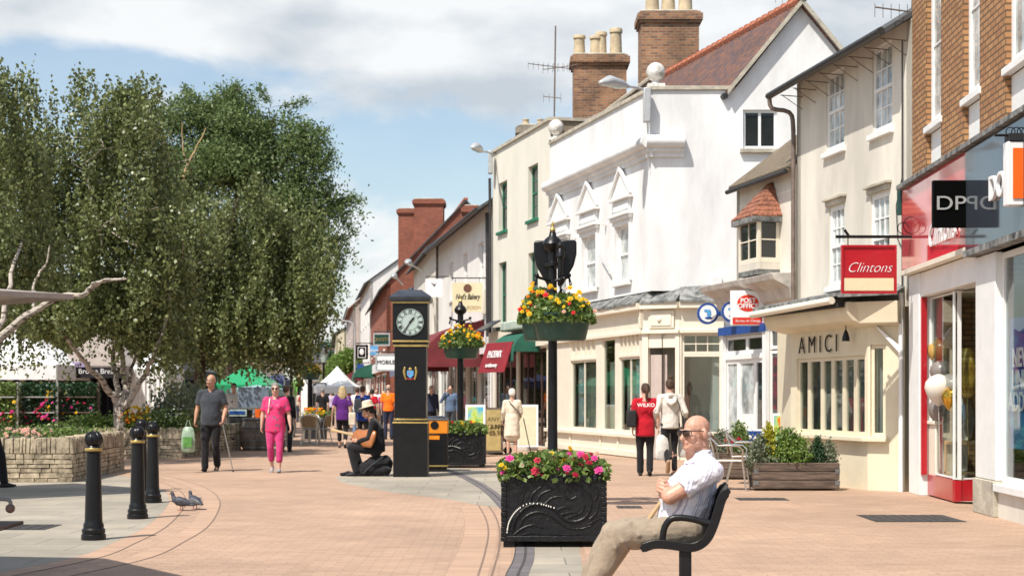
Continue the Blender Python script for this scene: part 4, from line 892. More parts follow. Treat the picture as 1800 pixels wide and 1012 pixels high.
# chimneys behind
bx = xat(1122, 44.5); mb = None
frK = Fr((xat(1122, 44.3), 44.3), (xat(1234, 44.3), 44.3)); L_ = frK.L
C_ = chimney(B4, frK, .08, L_-.08, -1.1, 0, 7.0, zat(20, 44.3), [(.22, .6, .2), (.5, .55, .2), (.8, .65, .2)])

if 1:
    for a, b, nx, batt in secs: MB().fbox(fr6, a-.05, b+.05, -.24, -.22, ZI-.1, 2.2).build('added_back_panel', 'window_fill_green', B4)  # pale panels added close behind the glass to lighten black windows
    MB().fbox(frD, .1, frD.L-.4, -1.1, -1.08, .1, 2.4).build('added_back_panel', 'interior_grey', B4)
# ================================================================ cream building
fr7 = Fr((-.59, 48.5), (1.02, 42.62)); B5 = bld('cream_building', 'tall cream building with green window frames and a chimney stack', fr7); U = fr7.U
wl = []
for px0, px1, yt, yb in ((879, 889, 322, 408), (931, 943, 293, 388), (879, 888, 462, 575), (931, 943, 445, 570)):
    a, b = U(px0)-.15, U(px1)+.15; wl.append((a, b, fr7.Z(px0, yb), fr7.Z(px0, yt)))
shop7 = [(.25, 2.7, .02, 2.7), (2.95, fr7.L-.25, .02, 2.7)]
mb = MB(); wall(mb, fr7, 0, fr7.L, 0, 8.75, wl+shop7, .22)
mb.build('wall', 'cream_render', B5, smooth=False)
mb = MB(); fr8 = Fr(fr7.p(fr7.L, 0, 0), fr7.p(fr7.L, 0, 0)+Vector((1, .25, 0))*6)
sh = fr8; pts = [(.02, 3), (6, 3), (6, 8.2), (3.1, 10.2), (1.6, 9.05), (1.0, 8.75), (.02, 8.75)]
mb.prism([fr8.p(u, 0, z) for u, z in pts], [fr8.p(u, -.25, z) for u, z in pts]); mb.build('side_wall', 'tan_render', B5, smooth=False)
mb = MB(); mb.fbox(fr7, -.05, fr7.L+.03, -.32, .06, 8.752, 8.84); 
for (a, b) in (((.02, 8.76), (1.02, 8.76)), ((1.02, 8.76), (1.6, 9.06)), ((1.6, 9.06), (3.1, 10.21))):
    q = [fr8.p(a[0], .05, a[1]), fr8.p(b[0], .05, b[1]), fr8.p(b[0], -.3, b[1]), fr8.p(a[0], -.3, a[1])]; mb.hexa(q, [v+Vector((0, 0, .085)) for v in q])
mb.build('coping', 'stone_trim', B5, smooth=False)
mb = MB(); q = [fr7.p(0, -.33, 8.3), fr7.p(fr7.L-.3, -.33, 8.3), fr7.p(fr7.L-.3, -6, 8.6), fr7.p(0, -6, 8.6)]; mb.hexa(q, [v+Vector((0, 0, .1)) for v in q]); mb.build('roof', 'slate_tiles', B5, smooth=False)
for (a, b, c, d) in wl: window(B5, fr7, a, b, c, d, -.12, .07, 2, 4, True, fm='green_paint', sill=.08, gm='glass_dark')
chimney(B5, Fr((xat(1005, 46.5), 46.5), (xat(1105, 46.5), 46.5)), .06, 1.6, -1, 0, 8, zat(96, 46.5), [(.12, .62, .17), (.44, .6, .18), (.54, .72, .16), (.82, .82, .18)])
fk = Fr((xat(912, 47.5), 49), (xat(962, 47.5), 49)); chimney(B5, fk, 0, .9, -.6, 0, 8, 9.7, [(.25, .2, .1), (.75, .2, .1)], 'stone_block')
gutter_pipe(B5, [fr7.p(.03, .1, 8.0), fr7.p(.06, .09, 6), fr7.p(.06, .09, 4), fr7.p(.06, .09, 2.8)], .042, 'black_pipe'); gutter_pipe(B5, [fr7.p(fr7.L-.02, .06, 5.0), fr7.p(fr7.L-.02, .06, 2.9)], .03, 'green_paint')
for i, (a, b, _, _) in enumerate(shop7): window(B5, fr7, a, b, .05, 2.68, -.05, .09, 4 if i else 3, 1, fm='dark_brown', gm='shop_glass_grey', name='shop_window', bar=.09)
MB().fbox(frC, .14, frC.L-.1, -.7, -.68, .02, 2.45).build('doorway_back', 'brown_wood', B4)
room(B5, fr7, .2, fr7.L-.2, .23, 3, .05, 2.72, 'interior_dark')
MB().fbox(fr7, .05, fr7.L-.05, .002, .14, 2.75, 3.3).build('fascia', 'ivory_paint', B5)
# awnings of the cream building (fold-out, each a part)
def awning(par, fr, u0, u1, z1, z0, proj, m, val=.25, name='awning', valm=None):
    mb = MB(); N = 6; rows = []
    for i in range(N+1): a = i/N*math.pi/2; rows.append((proj*math.sin(a), z1-(z1-z0)*(1-math.cos(a))))
    A = [fr.p(u0, n+.01, z) for n, z in rows]; B = [fr.p(u1, n+.01, z) for n, z in rows]
    n_ = N+1; mb.add(A+B, [(i, i+1, n_+i+1, n_+i) for i in range(N)])
    for S_, u in ((A, u0), (B, u1)): mb.add(S_+[fr.p(u, .01, z0)], [tuple(range(n_+1))])
    K_ = 14
    for i in range(K_): ua, ub = u0+(u1-u0)*i/K_, u0+(u1-u0)*(i+1)/K_; mb.add([fr.p(ua, proj+.012, z0), fr.p(ub, proj+.012, z0), fr.p(ub, proj+.012, z0-val*.75), fr.p((ua+ub)/2, proj+.012, z0-val), fr.p(ua, proj+.012, z0-val*.75)], [(0, 1, 2, 3, 4)])
    mb.fbox(fr, u0, u1, 0.001, .03, z1, z1+.06)
    return mb.build(name, m, par, smooth=False)
awning(B5, fr7, U(908), U(950), 3.2, 2.6, .75, 'awning_green', .3)
MB().fprism(fr7, [(U(908), 3.22), (U(949), 3.22), (U(949), 3.5), (U(908), 3.5)], .03, .5).build('awning_cover', 'awning_pale', B5, bevel=.05)
q = [fr7.p(.1, .1, 3.6), fr7.p(1.3, .1, 3.6), fr7.p(1.3, .6, 3.3), fr7.p(.1, .6, 3.3)]
MB().hexa(q, [v+Vector((0, 0, .05)) for v in q]).build('canopy', 'slate_blue', B5)
S = thing('hanging_sign', 'red banner sign reading PHOENIX beside the green awning', 'shop sign', tuple(pp(878, 655, 44.5))); q0 = pp(856, 612, 45.2); q1 = pp(901, 602, 43.6)
F_ = Fr((q0.x, q0.y), (q1.x, q1.y)); zc_ = zat(628, 44.4)
q = [F_.p(0, 0, zc_+.42), F_.p(F_.L, 0, zc_+.42), F_.p(F_.L, .28, zc_-.42), F_.p(0, .28, zc_-.42)]; MB().hexa(q, [v-fr7.n*.03 for v in q]).build('sign_board', 'banner_red', S)
upv = (q[0]-q[3]).normalized()
text('PHOENIX', F_.p(F_.L/2, .15, zc_+.08), F_.u, .30, 'sign_white', S, ext=.012, up=upv, sx=.74, bold=-.003); text('to take away', F_.p(F_.L/2, .25, zc_-.22), F_.u, .17, 'sign_white', S, ext=.012, up=upv, sx=.9)

# ================================================================ bakery building
fr9 = Fr((-2.92, 63), (-.60, 48.52)); B6 = bld('bakery_building', 'white rendered bakery building with a slate roof and a red awning', fr9); U = fr9.U
E6 = 7.3; wl = []
for px, yt, yb in ((791, 464, 520), (815, 452, 512), (842, 439, 505)): a = U(px); wl.append((a-.1, a+1.0, 4.9, 6.3))
shp = [(.4+i*2.8, 2.9+i*2.8, .3, 2.6) for i in range(5)]
mb = MB(); wall(mb, fr9, 0, fr9.L, 0, E6, wl+shp, .2); gable_end(mb, fr9, .22, 7.5, 0, E6, E6+2.4, .2); gable_end(mb, fr9, fr9.L, 7.5, 0, E6, E6+2.4, .2); mb.build('wall', 'bakery_render', B6, smooth=False)
for w in wl: window(B6, fr9, *w, -.1, .06, 2, 4, True, sill=.06, gm='glass_pale')
for w in shp: window(B6, fr9, *w, -.06, .08, 3, 1, gm='shop_glass_grey', name='shop_window')
room(B6, fr9, .2, fr9.L-.2, .22, 3, .05, 2.72, 'interior_dark')
gable_roof(B6, fr9, -.1, fr9.L+.05, E6+.02, E6+2.4, 7.5, .45, 'slate_tiles', .1)
MB().tube([fr9.p(-.1, .5, E6-.25), fr9.p(fr9.L, .5, E6-.25)], .07, 8).build('gutter', 'black_pipe', B6)
fk = Fr((xat(815, 62), 62), (xat(843, 62), 62)); chimney(B6, fk, 0, fk.L, -1.0, 0, 7.2, zat(362, 62), [], 'red_brick')
gutter_pipe(B6, [fr9.p(fr9.L-.3, .12, E6-.3), fr9.p(fr9.L-.3, .1, 5.5), fr9.p(fr9.L-.3, .1, 2.8)], .06, 'black_pipe')
MB().fbox(fr9, .05, fr9.L-.05, .002, .15, 2.7, 3.2).build('fascia', 'sign_white', B6)
aw = awning(B6, fr9, U(790), U(851), 3.75, 2.3, 2.0, 'awning_red', .35)
mb = MB(); mb.fbox(fr9, fr9.L-.75, fr9.L-.45, .02, .22, 3.9, 4.7); mb.build('junction_box', 'ivory_paint', B6, bevel=.02)
S = thing('hanging_sign', 'large cream bakery sign with a round brown emblem', 'shop sign', tuple(pp(822, 548, 49.9))); Y = 49.9
xa, xb, za, zb = xat(795, Y), xat(849, Y), zat(548, Y), zat(497, Y)
MB().box(xa, xb, Y-.03, Y+.03, za, zb).build('sign_board', 'sign_cream', S)
mb = MB(); mb.tube([(xa-.02, Y, zb+.15), (xb+.2, Y, zb+.15)], .02, 6); mb.tube([(xa+.1, Y, zb+.15), (xa+.1, Y, zb)], .008, 5); mb.tube([(xb-.1, Y, zb+.15), (xb-.1, Y, zb)], .008, 5); mb.build('bracket', 'black_metal', S)
mb = MB(); cx_ = (xa+xb)/2; mb.rings([[(cx_+.13*math.cos(a*R(20)), y, zb-.17+.13*math.sin(a*R(20))) for a in range(18)] for y in (Y-.04, Y-.031)]); mb.build('emblem', 'brown_wood', S)
text("Ned's Bakery", (cx_, Y-.036, zb-.44), (1, 0, 0), .24, 'ink_black', S, ext=.003, shear=.3, sx=.58, bold=.003); text('TEA ROOM', (cx_+.05, Y-.036, zb-.78), (1, 0, 0), .15, 'wood_pale', S, ext=.003, sx=.95)
S = thing('hanging_sign', 'plain white hanging sign with a small grey bird emblem', 'shop sign', tuple(pp(762, 522, 58))); Y = 58
MB().box(xat(748, Y), xat(778, Y), Y-.03, Y+.03, zat(522, Y), zat(490, Y)).build('sign_board', 'sign_white', S); mb = MB(); q = pp(762, 500, Y); 
mb.prism([(q.x-.1, Y-.034, q.z+.08), (q.x+.05, Y-.034, q.z), (q.x+.13, Y-.034, q.z+.1), (q.x+.04, Y-.034, q.z-.09)], [(q.x-.1, Y-.031, q.z+.08), (q.x+.05, Y-.031, q.z), (q.x+.13, Y-.031, q.z+.1), (q.x+.04, Y-.031, q.z-.09)]); mb.build('emblem', 'black_matt', S)
mb = MB(); mb.tube([(xat(748, Y), Y, zat(486, Y)), (xat(790, Y), Y, zat(486, Y))], .02, 6); mb.build('bracket', 'black_metal', S)

# ================================================================ buildings farther down the street
def terrace(name, label, p0, p1, eave, ridge, depth, m, rm, nw=3, floors=(3.6, ), shop='glass_dark', wm='white_paint', sidem=None, awn=None, wh=1.5, ww=.9, endm=None):
    fr = Fr(p0, p1); B = bld(name, label, fr); L = fr.L; ops = []
    for z in floors:
        for i in range(nw): c = L*(i+.5)/nw; ops.append((c-ww/2, c+ww/2, z, z+wh))
    sh = [(L*i/3+.3, L*(i+1)/3-.3, .3, 2.6) for i in range(3)]
    mb = MB(); wall(mb, fr, 0, L, 0, eave, ops+sh, .2); mb.build('wall', m, B, smooth=False)
    
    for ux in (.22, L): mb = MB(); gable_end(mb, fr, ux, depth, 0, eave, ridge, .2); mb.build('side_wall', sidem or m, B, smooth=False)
    for w in ops: window(B, fr, *w, -.08, .08, 2, 2, True, fm=wm, gm='glass_pale', sill=.06)
    for w in sh: window(B, fr, *w, -.06, .1, 2, 1, fm=wm, gm=shop, name='shop_window')
    gable_roof(B, fr, -.1, L+.1, eave+.02, ridge, depth, .4, rm, .1)
    MB().fbox(fr, .05, L-.05, .002, .2, 2.7, 3.2).build('fascia', awn or 'sign_white', B)
    if nw > 3 and depth > 8.5:
        chimney(B, fr, L-1.4, L-.5, -depth/2-.5, -depth/2+.5, ridge-.6, ridge+1.3, [(.3, .5, .13), (.7, .5, .13)], 'red_brick')
        MB().tube([fr.p(.1, .12, eave-.2), fr.p(.1, .1, 2.8)], .05, 6).build('downpipe', 'black_pipe', B); MB().tube([fr.p(0, .45, eave-.15), fr.p(L, .45, eave-.15)], .06, 6).build('gutter', 'black_pipe', B)
    return fr, B
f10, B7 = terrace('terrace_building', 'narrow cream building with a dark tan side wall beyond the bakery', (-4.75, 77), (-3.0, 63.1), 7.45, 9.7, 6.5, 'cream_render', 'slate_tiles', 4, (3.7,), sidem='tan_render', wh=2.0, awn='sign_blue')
f11, B8 = terrace('brick_building', 'red brick building with two tall brick chimney stacks', (-9.2, 104), (-6.3, 80), 7.0, 11.2, 8, 'red_brick', 'slate_tiles', 5, (3.8,), sidem='red_brick', awn='sign_white')
fk = Fr((xat(728, 84), 84), (xat(779, 84), 84)); chimney(B8, fk, 0, fk.L, -1.6, 0, 7.5, zat(350, 84), [], 'red_brick'); fk = Fr((xat(700, 88), 88), (xat(735, 88), 88)); chimney(B8, fk, 0, fk.L, -1.6, 0, 8, zat(367, 88), [], 'red_brick')
f12, B9 = terrace('terrace_building', 'pale building with a steep dark roof beyond the brick house', (-11.6, 122), (-9.3, 104.2), 8.9, 11.8, 8, 'bakery_render', 'slate_tiles', 4, (3.8, 6.3), awn='sign_blue')
f13, B10 = terrace('terrace_building', 'pink washed house with a clay tiled roof at the narrow end', (-15.6, 150), (-12.2, 122.3), 8.3, 12.2, 9, 'door_pink', 'orange_tiles', 4, (3.8, 6.0))
f14, B11 = terrace('terrace_building', 'small yellow cream house, farthest in the row', (-20.5, 184), (-16.6, 150.4), 7.3, 9.4, 8, 'yellow_cream', 'slate_tiles', 4, (3.8,), sidem='yellow_cream')
# skyline trees and low roofs at the end of the street, and the market square's far side
f15, B12 = terrace('far_building', 'long grey roofed building closing the end of the street', (-62, 235), (-22, 240), 5.0, 8.5, 9, 'pale_render', 'slate_tiles', 8, (3.6,), wh=1.1)
f16, B13 = terrace('square_building', 'brick shop row on the far side of the market square', (-34, 84), (-19, 118), 6.2, 8.8, 8, 'red_brick', 'slate_tiles', 7, (3.7,))
f17, B14 = terrace('square_building', 'pale shop row behind the market stalls on the left', (-34, 60), (-34, 83.5), 6.5, 9, 8, 'pale_render', 'slate_tiles', 6, (3.7,))
f18, B15 = terrace('square_building', 'low pale house behind the green market tent', (-24, 135), (-17.5, 150), 4.6, 6.8, 7, 'cream_render', 'slate_tiles', 4, (3.4,), wh=.9)
# small signs hanging down the street
def hangsign(label, px0, px1, py0, py1, Y, m, txt=None, tm='sign_white', ts=.2, border=None, sx=1.0, name='hanging_sign'):
    q = pp((px0+px1)/2, py1, Y); S = thing(name, label, 'shop sign', tuple(q)); xa, xb, za, zb = xat(px0, Y), xat(px1, Y), zat(py1, Y), zat(py0, Y)
    MB().box(xa, xb, Y-.05, Y+.05, za, zb).build('sign_board', m, S)
    if border:
        mb = MB(); 
        for b in ((xa-.02, xb+.02, zb-.05, zb+.02), (xa-.02, xb+.02, za-.02, za+.05), (xa-.02, xa+.04, za+.051, zb-.051), (xb-.04, xb+.02, za+.051, zb-.051)): mb.box(b[0], b[1], Y-.07, Y-.052, b[2], b[3])
        mb.build('sign_frame', border, S)
    if txt: text(txt, ((xa+xb)/2, Y-.06, (za+zb)/2), (1, 0, 0), ts, tm, S, ext=.008, sx=sx)
    mb = MB(); mb.tube([(xa, Y, zb+.1), (xb+1.0, Y, zb+.1)], .03, 6); mb.tube([(xa+.1, Y, zb), (xa+.1, Y, zb+.1)], .015, 5); mb.tube([(xb-.1, Y, zb), (xb-.1, Y, zb+.1)], .015, 5); mb.build('bracket', 'black_metal', S); return S
hangsign('dark green hanging sign with gold letters beside the clock', 657, 685, 586, 607, 76, 'dark_green', 'QUOTA', 'gold', .22, 'lamp_grey')
hangsign('black hanging sign with a white crest', 626, 647, 606, 631, 86, 'sign_black', None, border=None)
mb = MB(); Y = 85.93; q = pp(636, 619, Y)
for bx in ((q.x-.22, q.x+.22, q.z+.26, q.z+.29), (q.x-.22, q.x+.22, q.z-.29, q.z-.26), (q.x-.22, q.x-.19, q.z-.26, q.z+.26), (q.x+.19, q.x+.22, q.z-.26, q.z+.26)): mb.box(bx[0], bx[1], Y-.02, Y, bx[2], bx[3])
mb.ell((q.x, Y-.01, q.z+.02), (.12, .02, .17)); S_ = [o for o in bpy.data.objects if o.get('label', '').startswith('black hanging sign with a white crest')][0]; mb.build('crest', 'sign_white', S_)
hangsign('small light blue hanging sign between the black and white ones', 651, 667, 607, 624, 92, 'sign_light_blue', 'shop', ts=.3)
hangsign('white hanging sign with dark lettering beside the clock case', 661, 696, 622, 651, 70, 'sign_white', 'MOBILE', 'ink_black', .24, 'lamp_grey', .95)
hangsign('orange and white shop board far down the street', 592, 628, 633, 642, 130, 'sign_cream', 'SALE', 'sign_orange', .3)

awning(B7, f10, 1.0, 5.5, 3.3, 2.5, 1.2, 'canvas_navy', .25); awning(B8, f11, 2, 8, 3.3, 2.5, 1.3, 'awning_green', .25); awning(B9, f12, 1, 7, 3.3, 2.5, 1.3, 'awning_red', .25); awning(B10, f13, 3, 12, 3.4, 2.6, 1.4, 'canvas_white', .25)
hangsign('red and white banner sign hanging far down the street', 657, 662, 628, 650, 100, 'sign_red', None)
hangsign('small round topped white sign above the far crowd', 668, 678, 655, 668, 96, 'sign_white', None)
hangsign('narrow dark blue sign beneath the black crest sign', 628, 640, 640, 652, 105, 'sign_blue', None)
# ================================================================ bollards
def make_bollard():
    t = thing('bollard', '', 'bollard', (0, 0, 0), 'black bollards on the grey slabs', local=True)
    MB().lathe((0, 0, 0), [(.118, 0), (.118, .05), (.105, .06), (.112, .075), (.112, .10), (.098, .115), (.098, .15), (.086, .17), (.084, .2), (.068, .84), (.075, .845), (.078, .86)], 28).build('shaft', 'black_metal', t)
    MB().lathe((0, 0, 0), [(.079, .862), (.083, .87), (.083, .885), (.079, .892)], 28).build('gold_ring', 'gold', t)
    mb = MB(); mb.lathe((0, 0, 0), [(.07, .893), (.062, .91), (.05, .925)], 20); mb.ell((0, 0, .975), (.085, .085, .075), 24, 14)
    for k in range(8):
        a = k*math.pi/4; mb.tube([(.087*math.cos(a)*math.sin(t_), .087*math.sin(a)*math.sin(t_), .975+.077*math.cos(t_)) for t_ in [R(x) for x in range(15, 166, 15)]], .006, 5)
    mb.build('ball_top', 'black_metal', t); return t
bo = make_bollard()
for k, (px, py, lb) in enumerate(((164.5, 948, 'nearest black bollard with a gold ring, left of the other three'), (242, 911, 'middle black bollard, between the nearest one and the one by the pigeons'),
                                  (268.5, 883, 'black bollard closest to the pigeons, with gold ring'), (249, 862, 'farthest black bollard, mostly hidden behind the middle one'))):
    q = gp(px, py)
    if k == 0: bo.location = q+Vector((0, 0, .001)); bo['label'] = lb
    else: clone(bo, q+Vector((0, 0, .001)), .3*k, lb)
# ================================================================ cast planters with flowers
def stem_cloud(n, x0, x1, y0, y1, z0, z1, dome=True):
    P = np.random.default_rng(int(abs(x0*100)+n)).uniform(size=(n, 3)); P[:, 0] = x0+(x1-x0)*P[:, 0]; P[:, 1] = y0+(y1-y0)*P[:, 1]
    k = 1-.45*np.abs(2*(P[:, 0]-x0)/(x1-x0)-1)**3; P[:, 2] = z0+(z1-z0)*P[:, 2]*k; return P
FM = {}
def flower_shape(mb, c, r, rng, face, petals):
    d = Vector(face)+Vector((rng.uniform(-.8, .8), rng.uniform(-.5, .3), rng.uniform(-.2, .9))); d.normalize(); a = d.orthogonal().normalized(); b = d.cross(a); c = Vector(c); rr = r*rng.uniform(.7, 1.25)
    for ring, (k0, h) in enumerate(((1, .0), (.66, .25), (.33, .4))):
        for i in range(petals):
            t0 = 2*math.pi*(i+.5*ring)/petals; e = a*math.cos(t0)+b*math.sin(t0); s = a*-math.sin(t0)+b*math.cos(t0)
            mb.add([c+d*rr*h*.5, c+e*rr*k0*.6-s*rr*k0*.38+d*rr*h, c+e*rr*k0+d*rr*h*.8, c+e*rr*k0*.6+s*rr*k0*.38+d*rr*h], [(0, 1, 2, 3)])
def flowers(name, pts, r, m, par, face=(0, -1, .5), petals=6):
    rng = random.Random(len(pts)+int(r*1000))
    if len(pts) <= 48:      # each bloom a part of its own, a few shared shapes
        o0 = Vector((0, 0, 0)) if par.get('_local') else Vector(par['_o'])
        for k, p in enumerate(pts):
            key = (m, round(r, 3), k % 6)
            if key not in FM:
                mb = MB(); flower_shape(mb, (0, 0, 0), r, rng, face, petals); me = bpy.data.meshes.new(name[:-1]); me.from_pydata(mb.v, [], mb.f); me.materials.append(MATS[m]); FM[key] = me
            o = bpy.data.objects.new(name[:-1], FM[key]); COL.objects.link(o); o.parent = par; o.location = Vector(p)-o0; o.rotation_euler = (0, 0, rng.uniform(-.5, .5))
        return
    mb = MB()
    for p in pts: flower_shape(mb, p, r, rng, face, petals)
    o = mb.build(name, m, par, smooth=False, recalc=False, uv=False); o['kind'] = 'stuff'; return o
def planter(label, x, y, w, d, h):
    t = thing('flower_planter', label, 'planter', (x, y, 0), 'black cast planters with flowers', local=True); bx = .055
    mb = MB(); N = 22
    for (F_, LL) in ((Fr((-w/2, -d/2), (w/2, -d/2)), w), (Fr((w/2, -d/2), (w/2, d/2)), d), (Fr((w/2, d/2), (-w/2, d/2)), w), (Fr((-w/2, d/2), (-w/2, -d/2)), d)):
        mb.fbox(F_, .03, LL-.03, -.04, -.012, bx, h)
        for i in range(N):  # rough wavy rim and edges
            mb.fbox(F_, LL*i/N+.002, LL*(i+1)/N-.002, -.05, -.001+random.uniform(-.006, .006), h-.055, h+random.uniform(-.012, .006))
        for i in range(12):
            for s in (0, LL-.045): mb.fbox(F_, s+random.uniform(-.004, 0), s+.045, -.05, random.uniform(-.006, .006), bx+(h-.055-bx)*i/12, bx+(h-.055-bx)*(i+.9)/12)
        mb.fbox(F_, .05, LL-.05, -.05, .0, bx, bx+.05)
    body = mb.build('box', 'black_cast', t, bevel=.004)
    mb = MB(); mb.box(-w/2+.06, w/2-.06, -d/2+.06, d/2-.06, bx, h-.06)
    mb.build('earth', 'soil', t)
    mb = MB()
    for sx in (-1, 1):
        for sy in (-1, 1): mb.box(sx*(w/2-.07)-.05, sx*(w/2-.07)+.05, sy*(d/2-.07)-.05, sy*(d/2-.07)+.05, 0, bx)
    f_ = [MB().box(sx*(w/2-.07)-.05, sx*(w/2-.07)+.05, sy*(d/2-.07)-.05, sy*(d/2-.07)+.05, 0, bx).build('foot', 'black_cast', t) for sx in (-1, 1) for sy in (-1, 1)]
    # scroll relief, in fractions of the panel (0..1), front and both sides
    def rel(F_, LL, mbb, pts, r0, r1):
        P = smoothpts([Vector((a, b, 0)) for a, b in pts], 5); n = len(P)
        mbb.tube([F_.p(q.x*LL, -.010, bx+q.y*(h-bx)) for q in P], [r0+(r1-r0)*i/(n-1) for i in range(n)], 7)
    sc = [([(.10, .17), (.14, .36), (.24, .52), (.37, .57), (.50, .50), (.58, .36), (.68, .30), (.79, .36), (.845, .52), (.84, .70), (.77, .82), (.67, .86), (.61, .80), (.60, .70), (.66, .64), (.71, .68)], .018, .008),
          ([(.17, .22), (.22, .36), (.32, .44), (.43, .42), (.52, .33), (.62, .22), (.74, .19), (.85, .24)], .013, .006), ([(.12, .10), (.2, .2), (.3, .25), (.4, .2)], .012, .005),
          ([(.26, .55), (.30, .72), (.40, .86)], .015, .005), ([(.33, .58), (.38, .72), (.50, .80)], .014, .005), ([(.41, .56), (.48, .66), (.58, .68)], .013, .005), ([(.20, .50), (.20, .66), (.24, .80)], .012, .004),
          ([(.52, .47), (.60, .52), (.66, .50)], .012, .005), ([(.56, .40), (.65, .44), (.73, .44)], .011, .005), ([(.60, .34), (.70, .40), (.77, .46), (.79, .56)], .009, .006), ([(.14, .86), (.24, .92), (.3, .88)], .008, .004),
          ([(.84, .34), (.90, .44), (.93, .58)], .012, .005), ([(.80, .24), (.88, .3), (.94, .36)], .011, .004), ([(.62, .90), (.75, .95), (.90, .90)], .010, .004), ([(.88, .62), (.92, .74), (.9, .84)], .01, .004), ([(.45, .12), (.6, .1), (.75, .1)], .008, .004), ([(.2, .1), (.3, .13), (.42, .1)], .008, .004)]
    mb = MB()
    for F_, LL in ((Fr((-w/2, -d/2), (w/2, -d/2)), w), (Fr((w/2, -d/2), (w/2, d/2)), d), (Fr((-w/2, d/2), (-w/2, -d/2)), d)):
        for p_, a, b in sc: rel(F_, LL, mb, p_, a*w, b*w)
        for _ in range(30):
            u, z = random.uniform(.08, .92), random.uniform(.12, .9); mb.ell(F_.p(u*LL, -.012, bx+z*(h-bx)), (.008, .008, .006), 6, 4)
    mb.build('scroll_relief', 'black_cast', t)
    F_ = Fr((-w/2, -d/2), (w/2, -d/2)); mb = MB(); P = smoothpts([Vector((a, b, 0)) for a, b in ((.055, .14), (.075, .30), (.14, .46), (.24, .565), (.36, .57), (.50, .51))], 7)
    L_ = [P[0]]; acc = 0
    for a, b in zip(P, P[1:]):
        n_ = 1; acc += (b-a).length
        if acc > .022: L_.append(b); acc = 0
    for q in L_: c = F_.p(q.x*w, .006, bx+q.y*(h-bx)); mb.box(c.x-.0055, c.x+.0055, c.y-.004, c.y+.006, c.z-.007, c.z+.007)
    mb.build('white_studs', 'stripe_white', t, bevel=.002)
    P = stem_cloud(2600, -w/2-.03, w/2+.03, -d/2-.04, d/2, h-.05, h+.20); leafmesh('foliage', P, .065, 'herb_leaf', t, seed=3, aspect=.75)
    return t
def pset(w, d, h, xs, dz, fy=None): return [(x*w, (-d/2-.02 if fy is None else fy)+random.uniform(-.05, .2), h+z) for x, z in xs]
W_, D_, H_ = .975, .9, .665
pl1 = planter('nearest black cast planter of pink, red and yellow flowers', .388, 14.7+D_/2, W_, D_, H_)
flowers('red_flowers', pset(W_, D_, H_, [(-.16, .14), (-.18, .04), (.20, .16), (.30, .17), (.26, .08)], 0), .045, 'petal_rose', pl1); flowers('pink_flowers', pset(W_, D_, H_, [(.03, .05), (.42, .05), (-.49, .03), (.50, .03), (.44, .03), (.16, .18), (.38, .16), (.25, .19), (-.3, .1), (.0, .15), (-.42, .16), (.12, .07)], 0), .040, 'petal_pink', pl1)
flowers('yellow_flowers', pset(W_, D_, H_, [(-.50, .1), (-.47, .07), (.06, .12), (.1, .13), (-.02, .2), (.16, .24), (-.42, .11), (.48, .0)], 0), .036, 'petal_yellow', pl1)
flowers('crimson_flowers', pset(W_, D_, H_, [(.33, .12), (.36, .19), (-.1, .0), (.2, .01), (-.35, .02), (.12, .02)], 0), .03, 'petal_crimson', pl1)
flowers('orange_flowers', [(random.uniform(-.45, .45), random.uniform(-.3, .4), H_+random.uniform(.08, .2)) for _ in range(6)], .030, 'petal_blush', pl1)
Y2 = gp(0, 822).y; xr = xat(853, Y2)
pl2 = planter('black cast planter with red flowers beside the orange bin', xr-W_/2, Y2+D_/2, W_, D_, .70)
flowers('red_flowers', [(random.uniform(-.45, .45), random.uniform(-.5, .1), .70+random.uniform(.0, .19)) for _ in range(16)], .04, 'petal_red', pl2); flowers('yellow_flowers', [(random.uniform(-.5, .5), random.uniform(-.5, .1), .70+random.uniform(.0, .2)) for _ in range(12)], .035, 'petal_yellow', pl2)
# ================================================================ clock tower
YC = gp(0, 838).y; xc = xat(721, YC); t = thing('clock_tower', 'black square street clock on a pillar with gold trim and a crest', 'clock', (xc, YC+.3, 0)); cy = YC+.3
def sq(h, z0, z1, m, name, bevel=.004): return MB().box(xc-h, xc+h, cy-h, cy+h, z0, z1).build(name, m, t, bevel=bevel)
zz = lambda py: zat(py, YC)
def trim(h, z0, z1): return sq(h, z0, z1, 'gold', 'gold_trim', .002)
sq(.295, 0, zz(744), 'black_metal', 'plinth'); trim(.305, zz(744)+.001, zz(741)); sq(.300, zz(741)+.001, zz(738), 'black_metal', 'moulding'); trim(.285, zz(738)+.001, zz(735.5)); sq(.272, zz(735.5)+.001, zz(609), 'black_metal', 'shaft')
trim(.29, zz(609)+.001, zz(605)); sq(.30, zz(605)+.001, zz(601), 'black_metal', 'moulding'); trim(.312, zz(601)+.001, zz(598)); sq(.302, zz(598)+.001, zz(533), 'black_metal', 'clock_case')
trim(.312, zz(533)+.001, zz(530)); 
mb = MB(); c_ = [(.33, zz(530)), (.36, zz(526)), (.36, zz(521)), (.31, zz(517)), (.22, zz(511)), (.20, zz(508.5))]
mb.rings([[(xc+sx*h, cy+sy*h, z) for sx, sy in ((-1, -1), (1, -1), (1, 1), (-1, 1))] for h, z in c_]); mb.ell((xc, cy, zz(507)), (.05, .05, .045)); mb.build('roof', 'slate_blue', t)
